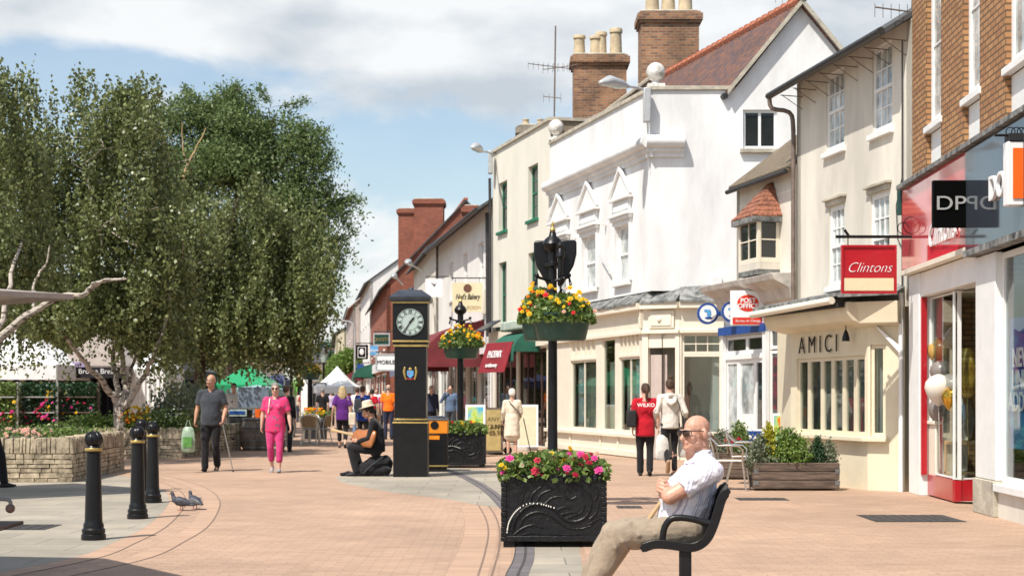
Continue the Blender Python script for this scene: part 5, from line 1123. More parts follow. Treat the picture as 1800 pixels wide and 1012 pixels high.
for s in (1,):
    fy = cy-.303; cz = zz(566); rr = 23.5/102
    def disc(r, y0, y1, mb): mb.rings([[(xc+r*math.cos(a*R(9)), y, cz+r*math.sin(a*R(9))) for a in range(40)] for y in (y0, y1)]); return mb
    disc(rr+.02, fy-.012, fy, MB()).build('dial_rim', 'black_metal', t); di = disc(rr, fy-.018, fy-.0125, MB()).build('dial', 'dial', t)
    for r0, r1 in ((.93, .96), (.60, .62)):
        mb = MB()
        for a in range(60): a0, a1 = R(a*6), R(a*6+6.01); mb.prism([(xc+rr*r*math.cos(x), fy-.0185, cz+rr*r*math.sin(x)) for r, x in ((r0, a0), (r1, a0), (r1, a1), (r0, a1))], [(xc+rr*r*math.cos(x), fy-.0205, cz+rr*r*math.sin(x)) for r, x in ((r0, a0), (r1, a0), (r1, a1), (r0, a1))])
        mb.build('minute_ring', 'ink_black', di)
    for k, num in enumerate(('XII', 'I', 'II', 'III', 'IIII', 'V', 'VI', 'VII', 'VIII', 'IX', 'X', 'XI')):
        a = R(90-30*k); rad = rr*.78; u = Vector((math.sin(a), 0, -math.cos(a))); up = Vector((math.cos(a), 0, math.sin(a)))
        text(num, (xc+rad*math.cos(a), fy-.020, cz+rad*math.sin(a)), u, .085, 'ink_black', di, 'numeral', .0015, sx=.62, up=up, bold=.002)
    def hand(deg, L, w, name):
        a = R(90-deg); d = Vector((math.cos(a), 0, math.sin(a))); s_ = Vector((-d.z, 0, d.x)); c = Vector((xc, fy-.026, cz)); q = [c-d*L*.2+s_*w*.5, c-d*L*.2-s_*w*.5, c+d*L*.6-s_*w, c+d*L, c+d*L*.6+s_*w]
        MB().prism(q, [v+Vector((0, -.004, 0)) for v in q]).build(name, 'ink_black', di)
    hand(40, .125, .017, 'hour_hand'); hand(212, .19, .010, 'minute_hand'); mb = MB(); mb.ell((xc, fy-.03, cz), (.02, .006, .02)); mb.build('hand_boss', 'ink_black', di)
    # coat of arms
cz = zz(655); fy = cy-.272
mb = MB(); mb.prism([(xc+x, fy-.002, cz+z) for x, z in ((-.056, .04), (.056, .04), (.056, -.04), (0, -.095), (-.056, -.04))], [(xc+x, fy-.016, cz+z) for x, z in ((-.056, .04), (.056, .04), (.056, -.04), (0, -.095), (-.056, -.04))]); crest = mb.build('coat_of_arms', 'sign_light_blue', t)
mb = MB()
for s in (-1, 1): mb.chain([((xc+s*0.0938, fy-.008, cz+0.0875), 0.0182), ((xc+s*0.1063, fy-.008, cz+0.0250), 0.0234), ((xc+s*0.0938, fy-.008, cz-0.0500), 0.0182), ((xc+s*0.0750, fy-.008, cz-0.1125), 0.0117)], 8)
mb.ell((xc, fy-.008, cz+.065), (.03, .008, .025)); mb.build('supporter', 'gold', crest)
mb = MB(); mb.chain([((xc-.06, fy-.006, cz-.095), .008), ((xc, fy-.006, cz-.115), .01), ((xc+.06, fy-.006, cz-.095), .008)], 8); mb.ell((xc-.02, fy-.014, cz-.01), (.014, .004, .02)); mb.build('motto_scroll', 'sign_red', crest)
# ================================================================ litter bin
YB = gp(0, 829).y; xb = xat(762, YB); t = thing('litter_bin', 'square black litter bin with an orange top and round mouth behind the clock', 'bin', (xb, YB+.25, 0)); zb_ = lambda py: zat(py, YB)
MB().box(xb-.255, xb+.255, YB, YB+.5, .1, zb_(762)).build('body', 'black_metal', t, bevel=.01); MB().box(xb-.23, xb+.23, YB+.03, YB+.47, 0, .099).build('base', 'black_matt', t)
MB().box(xb-.262, xb+.262, YB-.006, YB+.506, .1, .125).build('gold_trim', 'gold', t)
hd = MB().box(xb-.262, xb+.262, YB-.006, YB+.506, zb_(762)+.001, zb_(738)).build('hood', 'bin_orange', t, bevel=.012)
mb = MB(); xm = xat(762, YB)+.0; xm = xat(764, YB); mb.rings([[(xm+.075*math.cos(a*R(15)), y, zb_(747)+.075*math.sin(a*R(15))) for a in range(24)] for y in (YB-.014, YB-.008)]); mb.build('mouth', 'ink_black', hd)
MB().box(xm-.1, xm+.09, YB-.006, YB-.001, zb_(772), zb_(765)).build('label_plate', 'bin_orange', t)
mb = MB(); mb.rings([[(xb+sx*a, YB+.25+sy*a, z) for sx, sy in ((-1, -1), (1, -1), (1, 1), (-1, 1))] for a, z in ((.265, zb_(738)+.001), (.25, zb_(735)), (.16, zb_(731)))]); mb.build('lid', 'slate_blue', t)
# ================================================================ posts with hanging baskets
def basket_post(label, X, Y, top, bz, extra=False, bw=.40, br=.055):
    t = thing('basket_post', label, 'lamp post', (X, Y, 0), 'black posts carrying flower baskets')
    mb = MB(); mb.lathe((X, Y, 0), [(.13, 0), (.13, .5), (.1, .56), (.085, .62), (br*1.15, .7), (br*1.1, 1.0), (br, top-1.0), (br*.95, top-.5), (.10, top-.48), (.10, top-.44), (.06, top-.42), (.06, top-.3), (.11, top-.26), (.13, top-.2), (.10, top-.14), (.05, top-.1), (.035, top-.04)], 18); mb.build('post', 'black_metal', t)
    MB().lathe((X, Y, 0), [(.03, top-.04), (.038, top-.02), (.012, top+.02), (.018, top+.05), (.003, top+.09)], 12).build('finial', 'gold', t)
    mb = MB()
    for s in (-1, 1): mb.tube([(X, Y-.02, bz+.75), (X+s*.2, Y-.1, bz+.8), (X+s*.22, Y-.15, bz+.7)], .02, 6); mb.ell((X+s*.2, Y-.1, bz+.82), .03)
    mb.build('bracket', 'black_metal', t); return t
def basket(label, X, Y, bz, w, seed, yd=.25, cols=(('petal_yellow', 30), ('petal_red', 8), ('petal_orange', 8)), h=.34, tr=.1, hang=.75, lh=.28):
    t = thing('hanging_basket', label, 'flower basket', (X, Y, bz), 'green hanging baskets of flowers'); N = 24
    def ring(k, z): return [(X+w/2*k*math.cos(2*math.pi*i/N), Y+yd*k*math.sin(2*math.pi*i/N), z) for i in range(N)]
    mb = MB(); mb.rings([ring(.74, bz), ring(.80, bz+.02), ring(.97, bz+h-.04), ring(1.03, bz+h-.035), ring(1.03, bz+h), ring(.95, bz+h), ring(.93, bz+h-.1)]); mb.build('tub', 'dark_green', t)
    rg = np.random.default_rng(seed); n = 2300; a = rg.uniform(0, 2*np.pi, n); r = np.sqrt(rg.uniform(0, 1, n)); P = np.stack([X+w*.55*r*np.cos(a), Y+yd*1.15*r*np.sin(a), bz+h-.03+lh*(1-r**2.5)*rg.uniform(.1, 1, n)-.10*(r > .9)*rg.uniform(0, 1, n)], 1)
    leafmesh('foliage', P, .075, 'herb_leaf', t, seed=seed, aspect=.7, droop=.3)
    for m, k in cols:
        pts = []
        for i in range(k): aa = rg.uniform(math.pi*.95, 2.05*math.pi); q = rg.uniform(.35, 1.08); pts.append((X+w*.55*q*math.cos(aa), Y+yd*1.2*q*math.sin(aa), bz+h+lh*(1-q**2.5)*rg.uniform(.7, 1.15)+rg.uniform(-.04, .06)))
        flowers(m[6:]+'_flowers', pts, .034, m, t)
    mb = MB()
    for dx in (-.3, 0, .3): mb.tube([(X+dx*w, Y-yd*.5, bz+h), (X, Y, bz+h+hang)], .006, 5)
    mb.build('chain', 'black_metal', t); return t
X1, Y1 = xat(971.5, 20), 20.0
P1 = basket_post('tall black post with gold finials and shield panels carrying the big green basket', X1, Y1, 3.5, 2.08, True)
mb = MB(); mb.lathe((xat(985, 19.8), 19.75, 0), [(.03, 2.9), (.035, 3.1), (.06, 3.12), (.05, 3.18), (.03, 3.22), (.05, 3.26), (.02, 3.30)], 12); mb.tube([(xat(985, 19.8), 19.75, 3.0), (X1, Y1, 3.0)], .02, 6); mb.build('side_bracket', 'black_metal', P1)
for s, nm in ((-1, 'left'), (1, 'right')):
    xa = xat(938.5, 20.2) if s < 0 else xat(980, 20.2); xb_ = xat(972, 20.2) if s < 0 else xat(1013, 20.2); zt_, zb_2 = zat(423, 20.2), zat(503, 20.2); N = 10
    if s < 0: pr = [(xa+.02, zt_), (xb_, zt_), (xb_, zb_2), (xb_-.06, zb_2+.0), (xb_-.14, zb_2+.14), (xa+.035, zt_-.32), (xa, zt_-.18), (xa, zt_-.03)]
    else: pr = [(xa, zt_), (xb_-.02, zt_), (xb_, zt_-.03), (xb_, zt_-.18), (xb_-.035, zt_-.32), (xa+.14, zb_2+.14), (xa+.06, zb_2), (xa, zb_2)]
    MB().prism([(x, 20.08+.1*(s < 0), z) for x, z in pr], [(x, 20.22+.1*(s < 0), z) for x, z in pr]).build('shield_panel', 'black_metal', P1, bevel=.02)
mb = MB()
for i in range(7):
    c = Vector((xat(985, 19.7), 19.62, 2.92-.052*i)); r_ = .026; mb.tube([c+Vector((r_*.6*math.cos(a*.785)*(1 if i % 2 else .25), r_*.6*math.cos(a*.785)*(.25 if i % 2 else 1), r_*math.sin(a*.785)*1.3)) for a in range(9)], .007, 5)
mb.build('hanging_chain', 'black_metal', P1)
basket('large green hanging basket of yellow and red flowers on the nearest post', xat(987, 19.7), 19.65, zat(599, 19.7), .75, 5, .26, (('petal_yellow', 24), ('petal_red', 4), ('petal_orange', 3), ('petal_blush', 4)), hang=.3)
basket('green hanging basket just behind and left of the largest one', xat(950, 20.35), 20.42, zat(598, 20.3), .52, 6, .2, (('petal_yellow', 26), ('petal_orange', 9), ('petal_pink', 3), ('petal_red', 4)), lh=.36, hang=.3)
X2, Y2_ = xat(809.5, 32.4), 32.4
basket_post('black post with a flower basket behind the second planter', X2, Y2_, zat(527, 32.4), zat(630, 32.4), bw=.4, br=.062)
basket('green hanging basket of yellow flowers in front of the red awning', xat(811, 32), 32.05, zat(630, 32.1), .80, 8, .26, (('petal_yellow', 44), ('petal_orange', 8), ('petal_white', 10)), lh=.3, hang=.3)
X3, Y3 = xat(545, 62), 62.0
basket_post('distant black post with a flower basket left of the white gazebo', X3, Y3, 4.1, 1.75, br=.09)
basket('distant green hanging basket above the street board', xat(546, 61.6), 61.6, zat(667, 61.6), .78, 9, .26, (('petal_yellow', 40), ('petal_orange', 6)), lh=.3)
q = gp(515, 770)
basket_post('thin distant post beside the woman in pink, its basket in orange bloom', xat(512, 55), 55.0, 4.0, 1.6, br=.05)
basket('faraway small basket of orange and yellow flowers', xat(518, 66), 66, zat(688, 66), .7, 12, .25, (('petal_yellow', 30), ('petal_orange', 18)), lh=.3)
# ================================================================ wall lamps and other lamps
def cobra(label, base, head, r=.03, hl=.55, pole=None):
    base = Vector(base); head = Vector(head); d = (head-base); d.z = 0; d.normalize()
    t = thing('street_lamp', label, 'street lamp', tuple(pole if pole else base), 'grey street lamps')
    mb = MB(); mb.tube([base, base.lerp(head, .5)+Vector((0, 0, .02)), head], r, 8)
    if pole: mb.tube([Vector(pole), base], r*1.6, 10)
    mb.build('arm', 'lamp_grey', t)
    mb = MB(); mb.chain([(head, .05), (head+d*hl*.25+Vector((0, 0, .03)), .12, .10), (head+d*hl*.7+Vector((0, 0, .06)), .16, .125), (head+d*hl, .08, .06)], 14, side=Vector((-d.y, d.x, 0))); mb.build('lamp_head', 'lamp_grey', t)
    mb = MB(); mb.chain([(head+d*hl*.35-Vector((0, 0, .035)), .075, .045), (head+d*hl*.85-Vector((0, 0, .015)), .085, .045)], 12, side=Vector((-d.y, d.x, 0))); mb.build('lens', 'dial', t); return t
q = K+Vector((-.05, -.1, 0)); z = 7.85
t = cobra('grey street lamp reaching out from the parapet of the white corner building', (K.x-.08, K.y-.02, zat(160, 35)), (K.x-.55, K.y-.35, zat(160, 35)+.03), .03, .72)
MB().box(K.x-.19, K.x-.03, K.y-.28, K.y-.08, zat(218, 35), zat(158, 35)).build('control_box', 'lamp_grey', t, bevel=.02); mb = MB(); mb.tube([(K.x-.1, K.y-.15, zat(218, 35)), (K.x-.08, K.y-.05, zat(240, 35)), (K.x-.06, K.y-.02, zat(300, 35))], .012, 5); mb.build('cable', 'lamp_grey', t)
e = fr7.p(.05, 0, 0); t = cobra('grey street lamp on the near top corner of the cream building', (xat(866, 48), 48, zat(271, 48)), (xat(846, 47), 47, zat(266, 47)), .03, .72)
MB().box(xat(858, 48), xat(866, 48), 47.95, 48.2, zat(305, 48), zat(265, 48)).build('control_box', 'lamp_grey', t, bevel=.02)
cobra('far grey street lamp just above the clock roof', (xat(745, 66), 66, zat(478, 66)), (xat(722, 63), 63, zat(465, 63)), .04, .75)
cobra('farther grey street lamp left of the clock roof', (xat(708, 74), 74, zat(500, 74)), (xat(696, 72), 72, zat(488, 72)), .04, .8)
Yp = 100; t = thing('arched_street_lamp', 'tall thin grey lamp post with a curved arm against the sky', 'street lamp', (xat(624, Yp), Yp, 0)); a = xat(624, Yp)
mb = MB(); mb.tube([(a, Yp, 0), (a, Yp, 4), (a, Yp, zat(580, Yp)), (a-.08, Yp, zat(570, Yp)), (a-.35, Yp, zat(565, Yp)), (xat(590, Yp), Yp, zat(562, Yp))], [.08, .07, .055, .05, .045, .045], 8); mb.build('pole', 'lamp_grey', t)
mb = MB(); mb.chain([((xat(590, Yp), Yp, zat(562, Yp)), .06), ((xat(580, Yp), Yp, zat(560.5, Yp)), .09, .06)], 10); mb.build('lamp_head', 'lamp_grey', t)
Yp = 75; t = thing('lantern_post', 'old style black lantern post left of the white gazebo', 'street lamp', (xat(569, Yp), Yp, 0)); a = xat(569, Yp); zt_ = zat(605, Yp)
MB().lathe((a, Yp, 0), [(.12, 0), (.12, .7), (.06, .8), (.05, zt_-.95), (.09, zt_-.9), (.05, zt_-.85)], 12).build('pole', 'black_metal', t)
MB().lathe((a, Yp, 0), [(.1, zt_-.84), (.2, zt_-.42)], 6).build('lantern_glass', 'dial', t); MB().lathe((a, Yp, 0), [(.24, zt_-.418), (.22, zt_-.38), (.1, zt_-.2), (.05, zt_-.12), (.05, zt_-.05), (.01, zt_)], 6).build('lantern_roof', 'black_metal', t)
# ================================================================ aerials
def aerial(label, X, Y, z0, z1, yagis, group='television aerials on the roofs'):
    t = thing('television_aerial', label, 'aerial', (X, Y, z0), group); MB().tube([(X, Y, z0), (X+.04, Y, z1)], .022, 6).build('mast', 'brown_pipe', t)
    for z, L, dx, dy, n in yagis:
        d = Vector((dx, dy, 0)).normalized(); c = Vector((X+.02, Y, z)); mb = MB(); mb.tube([c-d*L*.35+Vector((0, 0, -.02)), c+d*L*.65+Vector((0, 0, .05))], .012, 5); s_ = Vector((-d.y, d.x, 0))
        for i in range(n): q = c+d*L*(i/(n-1)-.35); mb.tube([q-Vector((0, 0, .13-.004*i)), q+Vector((0, 0, .13-.004*i))], .005, 4)
        mb.build('antenna', 'brown_pipe', t)
aerial('tall mast aerial on the cream building by its chimney stack', xat(974, 44.5), 44.5, 8.9, zat(46, 44.5), [(zat(118, 44.5), 1.2, -1, -.3, 9), (zat(120, 44.5), 1.0, .9, -.3, 8), (zat(172, 44.5), .5, -1, .2, 4)])
q = fr5.p(tB, -.5, 0); aerial('small aerial at the ridge of the white gable', q.x-.15, q.y+.3, 10.1, zat(-14, q.y), [(zat(-8, q.y), .5, -1, -.3, 4)])
q = fr2.p(fr2.L-.5, -.3, 0); aerial('light grey aerial leaning under the eave beside the brick building', xat(1583, 24.2), 23.6, 6.6, zat(-5, 23.6), [(zat(22, 23.6), .9, -1, -.2, 8), (zat(52, 23.6), .35, .4, -1, 5)])
# ================================================================ pigeons
def pigeon(label, px, py, rz, mm, peck=0):
    q = gp(px, py); t = thing('pigeon', label, 'pigeon', tuple(q), 'pigeons on the brick paving', rz=rz, local=True)
    mb = MB(); mb.chain([((.10, 0, .125), .03), ((.05, 0, .12), .058), ((-.02, 0, .105), .062, .056), ((-.09, 0, .09), .035, .03), ((-.17, 0, .07), .026, .010)], 14, side=(0, 1, 0)); mb.chain([((.09, 0, .13), .038), ((.115, 0, .175), .024), ((.12, 0, .20), .022)], 12); mb.ell((.128, 0, .212), (.025, .02, .021))
    mb.build('body', 'pigeon', t, remesh=.006, sm=2)
    mb = MB(); mb.chain([((.149, 0, .208), .006), ((.17, 0, .20), .002)], 6); mb.build('beak', 'ink_black', t)
    for s in (-1, 1):
        mb = MB(); mb.chain([((.06, s*.052, .125), .02, .008), ((-.02, s*.06, .11), .042, .01), ((-.13, s*.022, .085), .02, .006)], 10, side=(0, 0, 1)); mb.build('wing', mm, t)
        mb = MB(); mb.tube([(.0, s*.022, .06), (.005, s*.024, .005)], .005, 5)
        for a in (-.5, 0, .5, 3.14): mb.tube([(.005, s*.024, .005), (.005+.028*math.cos(a), s*.024+.028*math.sin(a), .003)], .003, 4)
        mb.build('leg', 'pigeon_leg', t)
    return t
pigeon('dark slim pigeon nearest the bollards, standing on the brick edging', 319, 897, R(163), 'pigeon'); pigeon('plump grey pigeon with pale wing, right of the slim one', 343, 895, R(130), 'zinc')
# ================================================================ wooden trough, chairs
def plantclump(name, c, rx, ry, h, n, size, m, par, seed, taper=1.6, droop=-.5):
    rg = np.random.default_rng(seed); a = rg.uniform(0, 2*np.pi, n); t_ = rg.uniform(0, 1, n); lump = 1+.22*np.sin(3*a+seed)+.16*np.sin(7*a+9*t_+seed); r = np.sqrt(rg.uniform(.1, 1, n))*(1-t_**taper*.8)*lump; P = np.stack([c[0]+rx*r*np.cos(a), c[1]+ry*r*np.sin(a), c[2]+h*t_*(1+.18*np.sin(5*a+seed))], 1); P += rg.normal(size=P.shape)*size*.6
    return leafmesh(name, P, size, m, par, seed=seed, droop=droop, loc=c)
def trough(label, x0, x1, Y, d, h):
    t = thing('wooden_trough', label, 'planter', ((x0+x1)/2, Y+d/2, 0), 'wooden plant troughs'); k = 3
    for i in range(k):
        mb = MB(); z0 = .03+(h-.03)*i/k; z1 = .03+(h-.03)*(i+1)/k-.008; mb.box(x0, x1, Y, Y+.05, z0, z1); mb.box(x0, x1, Y+d-.05, Y+d, z0, z1); mb.box(x0, x0+.05, Y+.052, Y+d-.052, z0, z1); mb.box(x1-.05, x1, Y+.052, Y+d-.052, z0, z1); mb.build('sleeper', 'wood_grey', t, bevel=.008)
    for x in (x0+.03, x1-.03):
        for z in (h*.28, h*.68): mb = MB(); mb.box(x-.035, x+.035, Y-.006, Y-.001, z-.035, z+.035); mb.build('metal_plate', 'zinc', t)
    MB().box(x0+.055, x1-.055, Y+.055, Y+d-.055, .02, h-.06).build('earth', 'soil', t); return t
Yt = gp(0, 862).y; xa, xb2 = xat(1326, Yt), xat(1476, Yt); ht = zat(812, Yt); T1 = trough('long dark wooden trough of shrubs in front of the bow window', xa, xb2, Yt, .5, ht); cyy = Yt+.25
plantclump('grey_shrub', (xat(1340, Yt), cyy-.05, ht-.1), .22, .22, .42, 1500, .05, 'grey_leaf', T1, 21, droop=-1.5); plantclump('golden_conifer', (xat(1356, Yt), cyy, ht-.05), .11, .11, .52, 1500, .05, 'yellow_leaf', T1, 22, 3, -1.5); plantclump('variegated_shrub', (xat(1388, Yt), cyy, ht-.05), .30, .22, .45, 2600, .055, 'bright_leaf', T1, 23, 3)
plantclump('variegated_shrub', (xat(1410, Yt), cyy, ht-.05), .2, .2, .36, 1300, .05, 'bright_leaf', T1, 26, 3); plantclump('dwarf_conifer', (xat(1443, Yt), cyy, ht-.05), .13, .13, .36, 2400, .03, 'deep_leaf', T1, 24, 2.2, -1); plantclump('pale_shrub', (xat(1463, Yt), cyy, ht-.05), .14, .16, .33, 700, .045, 'grey_leaf', T1, 25)
Y5 = 26.6; T2 = trough('second wooden trough behind the cafe chairs', xat(1258, Y5), xat(1338, Y5), Y5, .45, .46)
plantclump('green_shrub', (xat(1302, Y5), Y5+.2, .42), .2, .2, .45, 1500, .05, 'herb_leaf', T2, 31, 3); plantclump('grey_shrub', (xat(1270, Y5), Y5+.2, .4), .25, .2, .36, 1200, .05, 'grey_leaf', T2, 32, 2, -1.5); flowers('crimson_flowers', [(xat(1290+random.uniform(-15, 12), Y5), Y5-.03, .60+random.uniform(0, .14)) for _ in range(12)], .03, 'petal_crimson', T2)
def chair(label, loc, rz, group, m2='wicker'):
    t = thing('cafe_chair', label, 'chair', loc, group, rz, local=True); r = .014   # faces -Y, local
    MB().box(-.2, .2, -.2, .2, .435, .45).build('seat', m2, t, bevel=.005)
    mb = MB(); mb.tube([(-.21, -.21, .44), (.21, -.21, .44), (.21, .2, .44), (-.21, .2, .44), (-.21, -.21, .44)], r, 7); mb.build('seat_frame', 'aluminium', t)
    for s in (-1, 1):
        mb = MB(); mb.tube([(s*.25, -.26, 0), (s*.22, -.2, .44), (s*.26, -.21, .60), (s*.265, -.15, .655), (s*.265, .0, .665), (s*.26, .16, .66)], r, 7); mb.build('arm', 'aluminium', t)
        mb = MB(); mb.tube([(s*.22, .30, 0), (s*.2, .2, .44), (s*.215, .25, .66), (s*.2, .29, .78)], r, 7); mb.build('leg', 'aluminium', t)
    mb = MB(); P = [(.2*math.cos(R(a))*1.05, .28+.03*math.sin(R(a)), .80+.0*a) for a in range(0, 181, 20)]
    mb.tube([(-.265, .14, .655)]+[(-.2, .285, .79), (-.1, .31, .83), (0, .32, .84), (.1, .31, .83), (.2, .285, .79)]+[(.265, .14, .655)], r, 7); mb.build('back_rail', 'aluminium', t)
    mb = MB(); N = 8; A = [(-.19+.38*i/N, .255+.02*math.sin(math.pi*i/N), .5) for i in range(N+1)]; B = [(-.19+.38*i/N, .275+.035*math.sin(math.pi*i/N), .78+.04*math.sin(math.pi*i/N)) for i in range(N+1)]
    mb.add([*A, *B, *[(x, y+.012, z) for x, y, z in A], *[(x, y+.012, z) for x, y, z in B]], [(i, i+1, N+2+i, N+1+i) for i in range(N)]+[(2*N+2+i, 3*N+3+i, 3*N+4+i, 2*N+3+i) for i in range(N)]); mb.build('backrest', m2, t); return t
q = gp(1286, 861); ch1 = chair('cafe armchair with tube frame at the left end of the long trough', (q.x, q.y+.1, 0), R(75), 'tube framed cafe chairs')
clone(ch1, (xat(1312, 25.2), 25.3, 0), R(80), 'cafe chair behind the first one, before the second trough')
q = gp(560, 782)
for k, (px, Y, a, lb) in enumerate(((545, 45.5, 180, 'distant wicker cafe chair with its back to us'), (562, 46.2, 250, 'distant cafe chair at the right of the far cafe table'), (530, 47.0, 100, 'distant cafe chair at the left of the far cafe table'), (548, 48.5, 10, 'distant cafe chair behind the far cafe table'))): clone(ch1, (xat(px, Y), Y, 0), R(a), lb, 'distant cafe chairs')
t = thing('cafe_table', 'small round grey table among the distant cafe chairs', 'table', (xat(545, 47), 47, 0)); MB().lathe((xat(545, 47), 47, 0), [(.38, .72), (.38, .74), (.35, .75)], 20).build('table_top', 'aluminium', t); MB().lathe((xat(545, 47), 47, 0), [(.25, 0), (.22, .02), (.03, .05), (.03, .719)], 12).build('pedestal', 'aluminium', t)
# A sign with a blue pictogram, posters
Y = 27.0; t = thing('pavement_sign', 'white sign with a blue square pictogram above the second trough', 'sign', (xat(1325, Y), Y, 0)); MB().box(xat(1307, Y), xat(1343, Y), Y-.02, Y+.02, .1, zat(754, Y)).build('board', 'sign_white', t, bevel=.01)
MB().box(xat(1313, Y), xat(1339, Y), Y-.03, Y-.021, zat(778, Y), zat(757, Y)).build('blue_panel', 'sign_blue', t); mb = MB(); q = pp(1318, 768, Y-.035); mb.ell((q.x, Y-.035, q.z), (.035, .004, .035)); mb.prism([(q.x+.05, Y-.034, q.z-.03), (q.x+.10, Y-.034, q.z+.03), (q.x+.2, Y-.034, q.z-.08), (q.x+.08, Y-.034, q.z-.1)], [(q.x+.05, Y-.031, q.z-.03), (q.x+.10, Y-.031, q.z+.03), (q.x+.2, Y-.031, q.z-.08), (q.x+.08, Y-.031, q.z-.1)]); mb.build('pictogram', 'sign_white', t)
Y = 27.6; t = thing('pavement_sign', 'bright green, yellow and blue lolly poster board by the bow window', 'sign', (xat(1373, Y), Y, 0)); MB().box(xat(1358, Y), xat(1390, Y), Y-.02, Y+.02, .3, zat(726, Y)).build('board', 'sign_white', t)
MB().box(xat(1360, Y), xat(1388, Y), Y-.028, Y-.021, .6, zat(730, Y)).build('poster', 'poster_green', t); mb = MB(); q = pp(1374, 740, Y); mb.prism([(q.x-.07, Y-.035, q.z), (q.x+.07, Y-.035, q.z), (q.x, Y-.035, q.z-.25)], [(q.x-.07, Y-.03, q.z), (q.x+.07, Y-.03, q.z), (q.x, Y-.03, q.z-.25)]); mb.ell((q.x, Y-.033, q.z+.03), (.08, .004, .05)); mb.build('cone_picture', 'petal_orange', t); mb = MB(); mb.ell((q.x+.07, Y-.036, q.z-.2), (.05, .004, .06)); mb.build('red_spot', 'sign_red', t)
# boards near the old lady
def aboard(label, px0, px1, pt, pb, Y, m, mf, lines=()):
    t = thing('pavement_board', label, 'pavement sign', (xat((px0+px1)/2, Y), Y, 0)); xa, xb, za, zb = xat(px0, Y), xat(px1, Y), max(.03, zat(pb, Y)), zat(pt, Y)
    q = [(xa, Y, za), (xb, Y, za), (xb, Y+.12, zb), (xa, Y+.12, zb)]; MB().hexa(q, [(x, y+.03, z) for x, y, z in q]).build('board_frame', mf, t); f_ = .05; k = (zb-za)
    q = [(xa+f_, Y-.006+.12*f_/k, za+f_), (xb-f_, Y-.006+.12*f_/k, za+f_), (xb-f_, Y-.006+.12*(1-f_/k), zb-f_), (xa+f_, Y-.006+.12*(1-f_/k), zb-f_)]; MB().hexa(q, [(x, y+.006, z) for x, y, z in q]).build('panel', m, t)
    q = [(xa, Y+.45, 0), (xb, Y+.45, 0), (xb, Y+.16, zb), (xa, Y+.16, zb)]; MB().hexa(q, [(x, y+.03, z) for x, y, z in q]).build('back_leg', mf, t)
    for s_, pz, sz, mm in lines: text(s_, ((xa+xb)/2, Y-.03, zat(pz, Y)), (1, 0, 0), sz, mm, t, ext=.015)
    return t
aboard('green and white menu board behind the second planter', 818, 853, 711, 790, 36.5, 'poster_green', 'sign_white')
aboard('yellow board lettered ANY £2 left of the woman in the cream coat', 851, 884, 716, 795, 37.5, 'yellow_board', 'wood_grey', (('ANY', 737, .14, 'ink_black'), ('£2.99', 750, .15, 'ink_black')))
aboard('large plain cream board with white frame behind the woman in the cream coat', 908, 946, 711, 785, 40.5, 'sign_cream_pale', 'sign_white')
aboard('tall grey framed notice board beside the distant basket post', 553, 573, 672, 738, 66, 'sign_white', 'zinc')
# ================================================================ trees
def lumps(ells, seed, k=11, f=(.28, .5)):
    rg = np.random.default_rng(seed+500); out = []
    for c, r in ells:
        c = np.array(c, float); r = np.array(r, float); out.append((c, r*.72))
        for _ in range(k): d = rg.normal(size=3); d /= np.linalg.norm(d); out.append((c+d*r*rg.uniform(.58, .86), r*rg.uniform(*f)))
    return out
def strands(ells, n, seed, L=(.4, 1.3), step=.055, jit=.05, shell=.45, cut=None):
    ells = lumps(ells, seed) if n > 500 else ells
    rg = np.random.default_rng(seed); out = []; w = np.array([e[1][0]*e[1][1]*e[1][2] for e in ells])**.67; w /= w.sum(); idx = rg.choice(len(ells), n, p=w)
    for ii, i in enumerate(idx):
        if ii % 9 == 0 or n < 500:
            c, r = np.array(ells[i][0], float), np.array(ells[i][1], float); d = rg.normal(size=3); d /= np.linalg.norm(d); rad = shell+(1-shell)*rg.random()**.6; rad *= rg.uniform(.85, 1.12)
        p = c+d*r*rad+(rg.normal(size=3)*np.array([.13, .13, .16]) if n > 500 else 0); Ls = rg.uniform(*L); k = int(Ls/step); out_ = d.copy(); out_[2] = 0; tt = np.arange(k)*step
        q = p[None, :]+np.outer(np.sqrt(tt*.12), out_)*.5; q[:, 2] -= tt; q += rg.normal(size=q.shape)*jit; out.append(q)
    P = np.concatenate(out); 
    if cut is not None: P = P[cut(P)]
    return P
def limb(mb, pts, r0, r1, seg=8, wob=.04, seed=0):
    P = smoothpts([Vector(p) for p in pts], 4); rg = random.Random(seed+len(pts)); n = len(P)
    P = [p+Vector((rg.uniform(-wob, wob), rg.uniform(-wob, wob), rg.uniform(-wob, wob)*.5)) if 0 < i < n-1 else p for i, p in enumerate(P)]
    mb.tube(P, [r0+(r1-r0)*(i/(n-1))**.8 for i in range(n)], seg)
def bf(x, y, z): return (x, y, z)
# --- multi stemmed birch in the stone bed
BX, BY = xat(211, 35.6), 35.6; t = thing('birch_tree', 'multi stemmed white birch growing in the stone flower bed', 'tree', (BX, BY, .5))
V = lambda px, py, Y: pp(px, py, Y)
mb = MB(); b0 = Vector((BX, BY, .45))
limb(mb, [b0, V(208, 715, 35.6), V(196, 690, 35.5), V(160, 648, 35.1), V(128, 612, 34.7), V(95, 560, 34.4)], .12, .03, seed=1)
limb(mb, [b0, V(212, 712, 35.6), V(222, 680, 35.8), V(215, 640, 35.9), V(205, 560, 36), V(185, 450, 36), V(150, 300, 36)], .12, .02, seed=2)
limb(mb, [V(214, 720, 35.6), V(235, 690, 35.6), V(258, 652, 35.5), V(280, 600, 35.3), V(300, 520, 35.2), V(290, 400, 35.2)], .085, .02, seed=3)
limb(mb, [V(212, 715, 35.7), V(205, 670, 36.2), V(198, 620, 36.6), V(220, 520, 37), V(240, 380, 37), V(235, 250, 37)], .08, .02, seed=4)
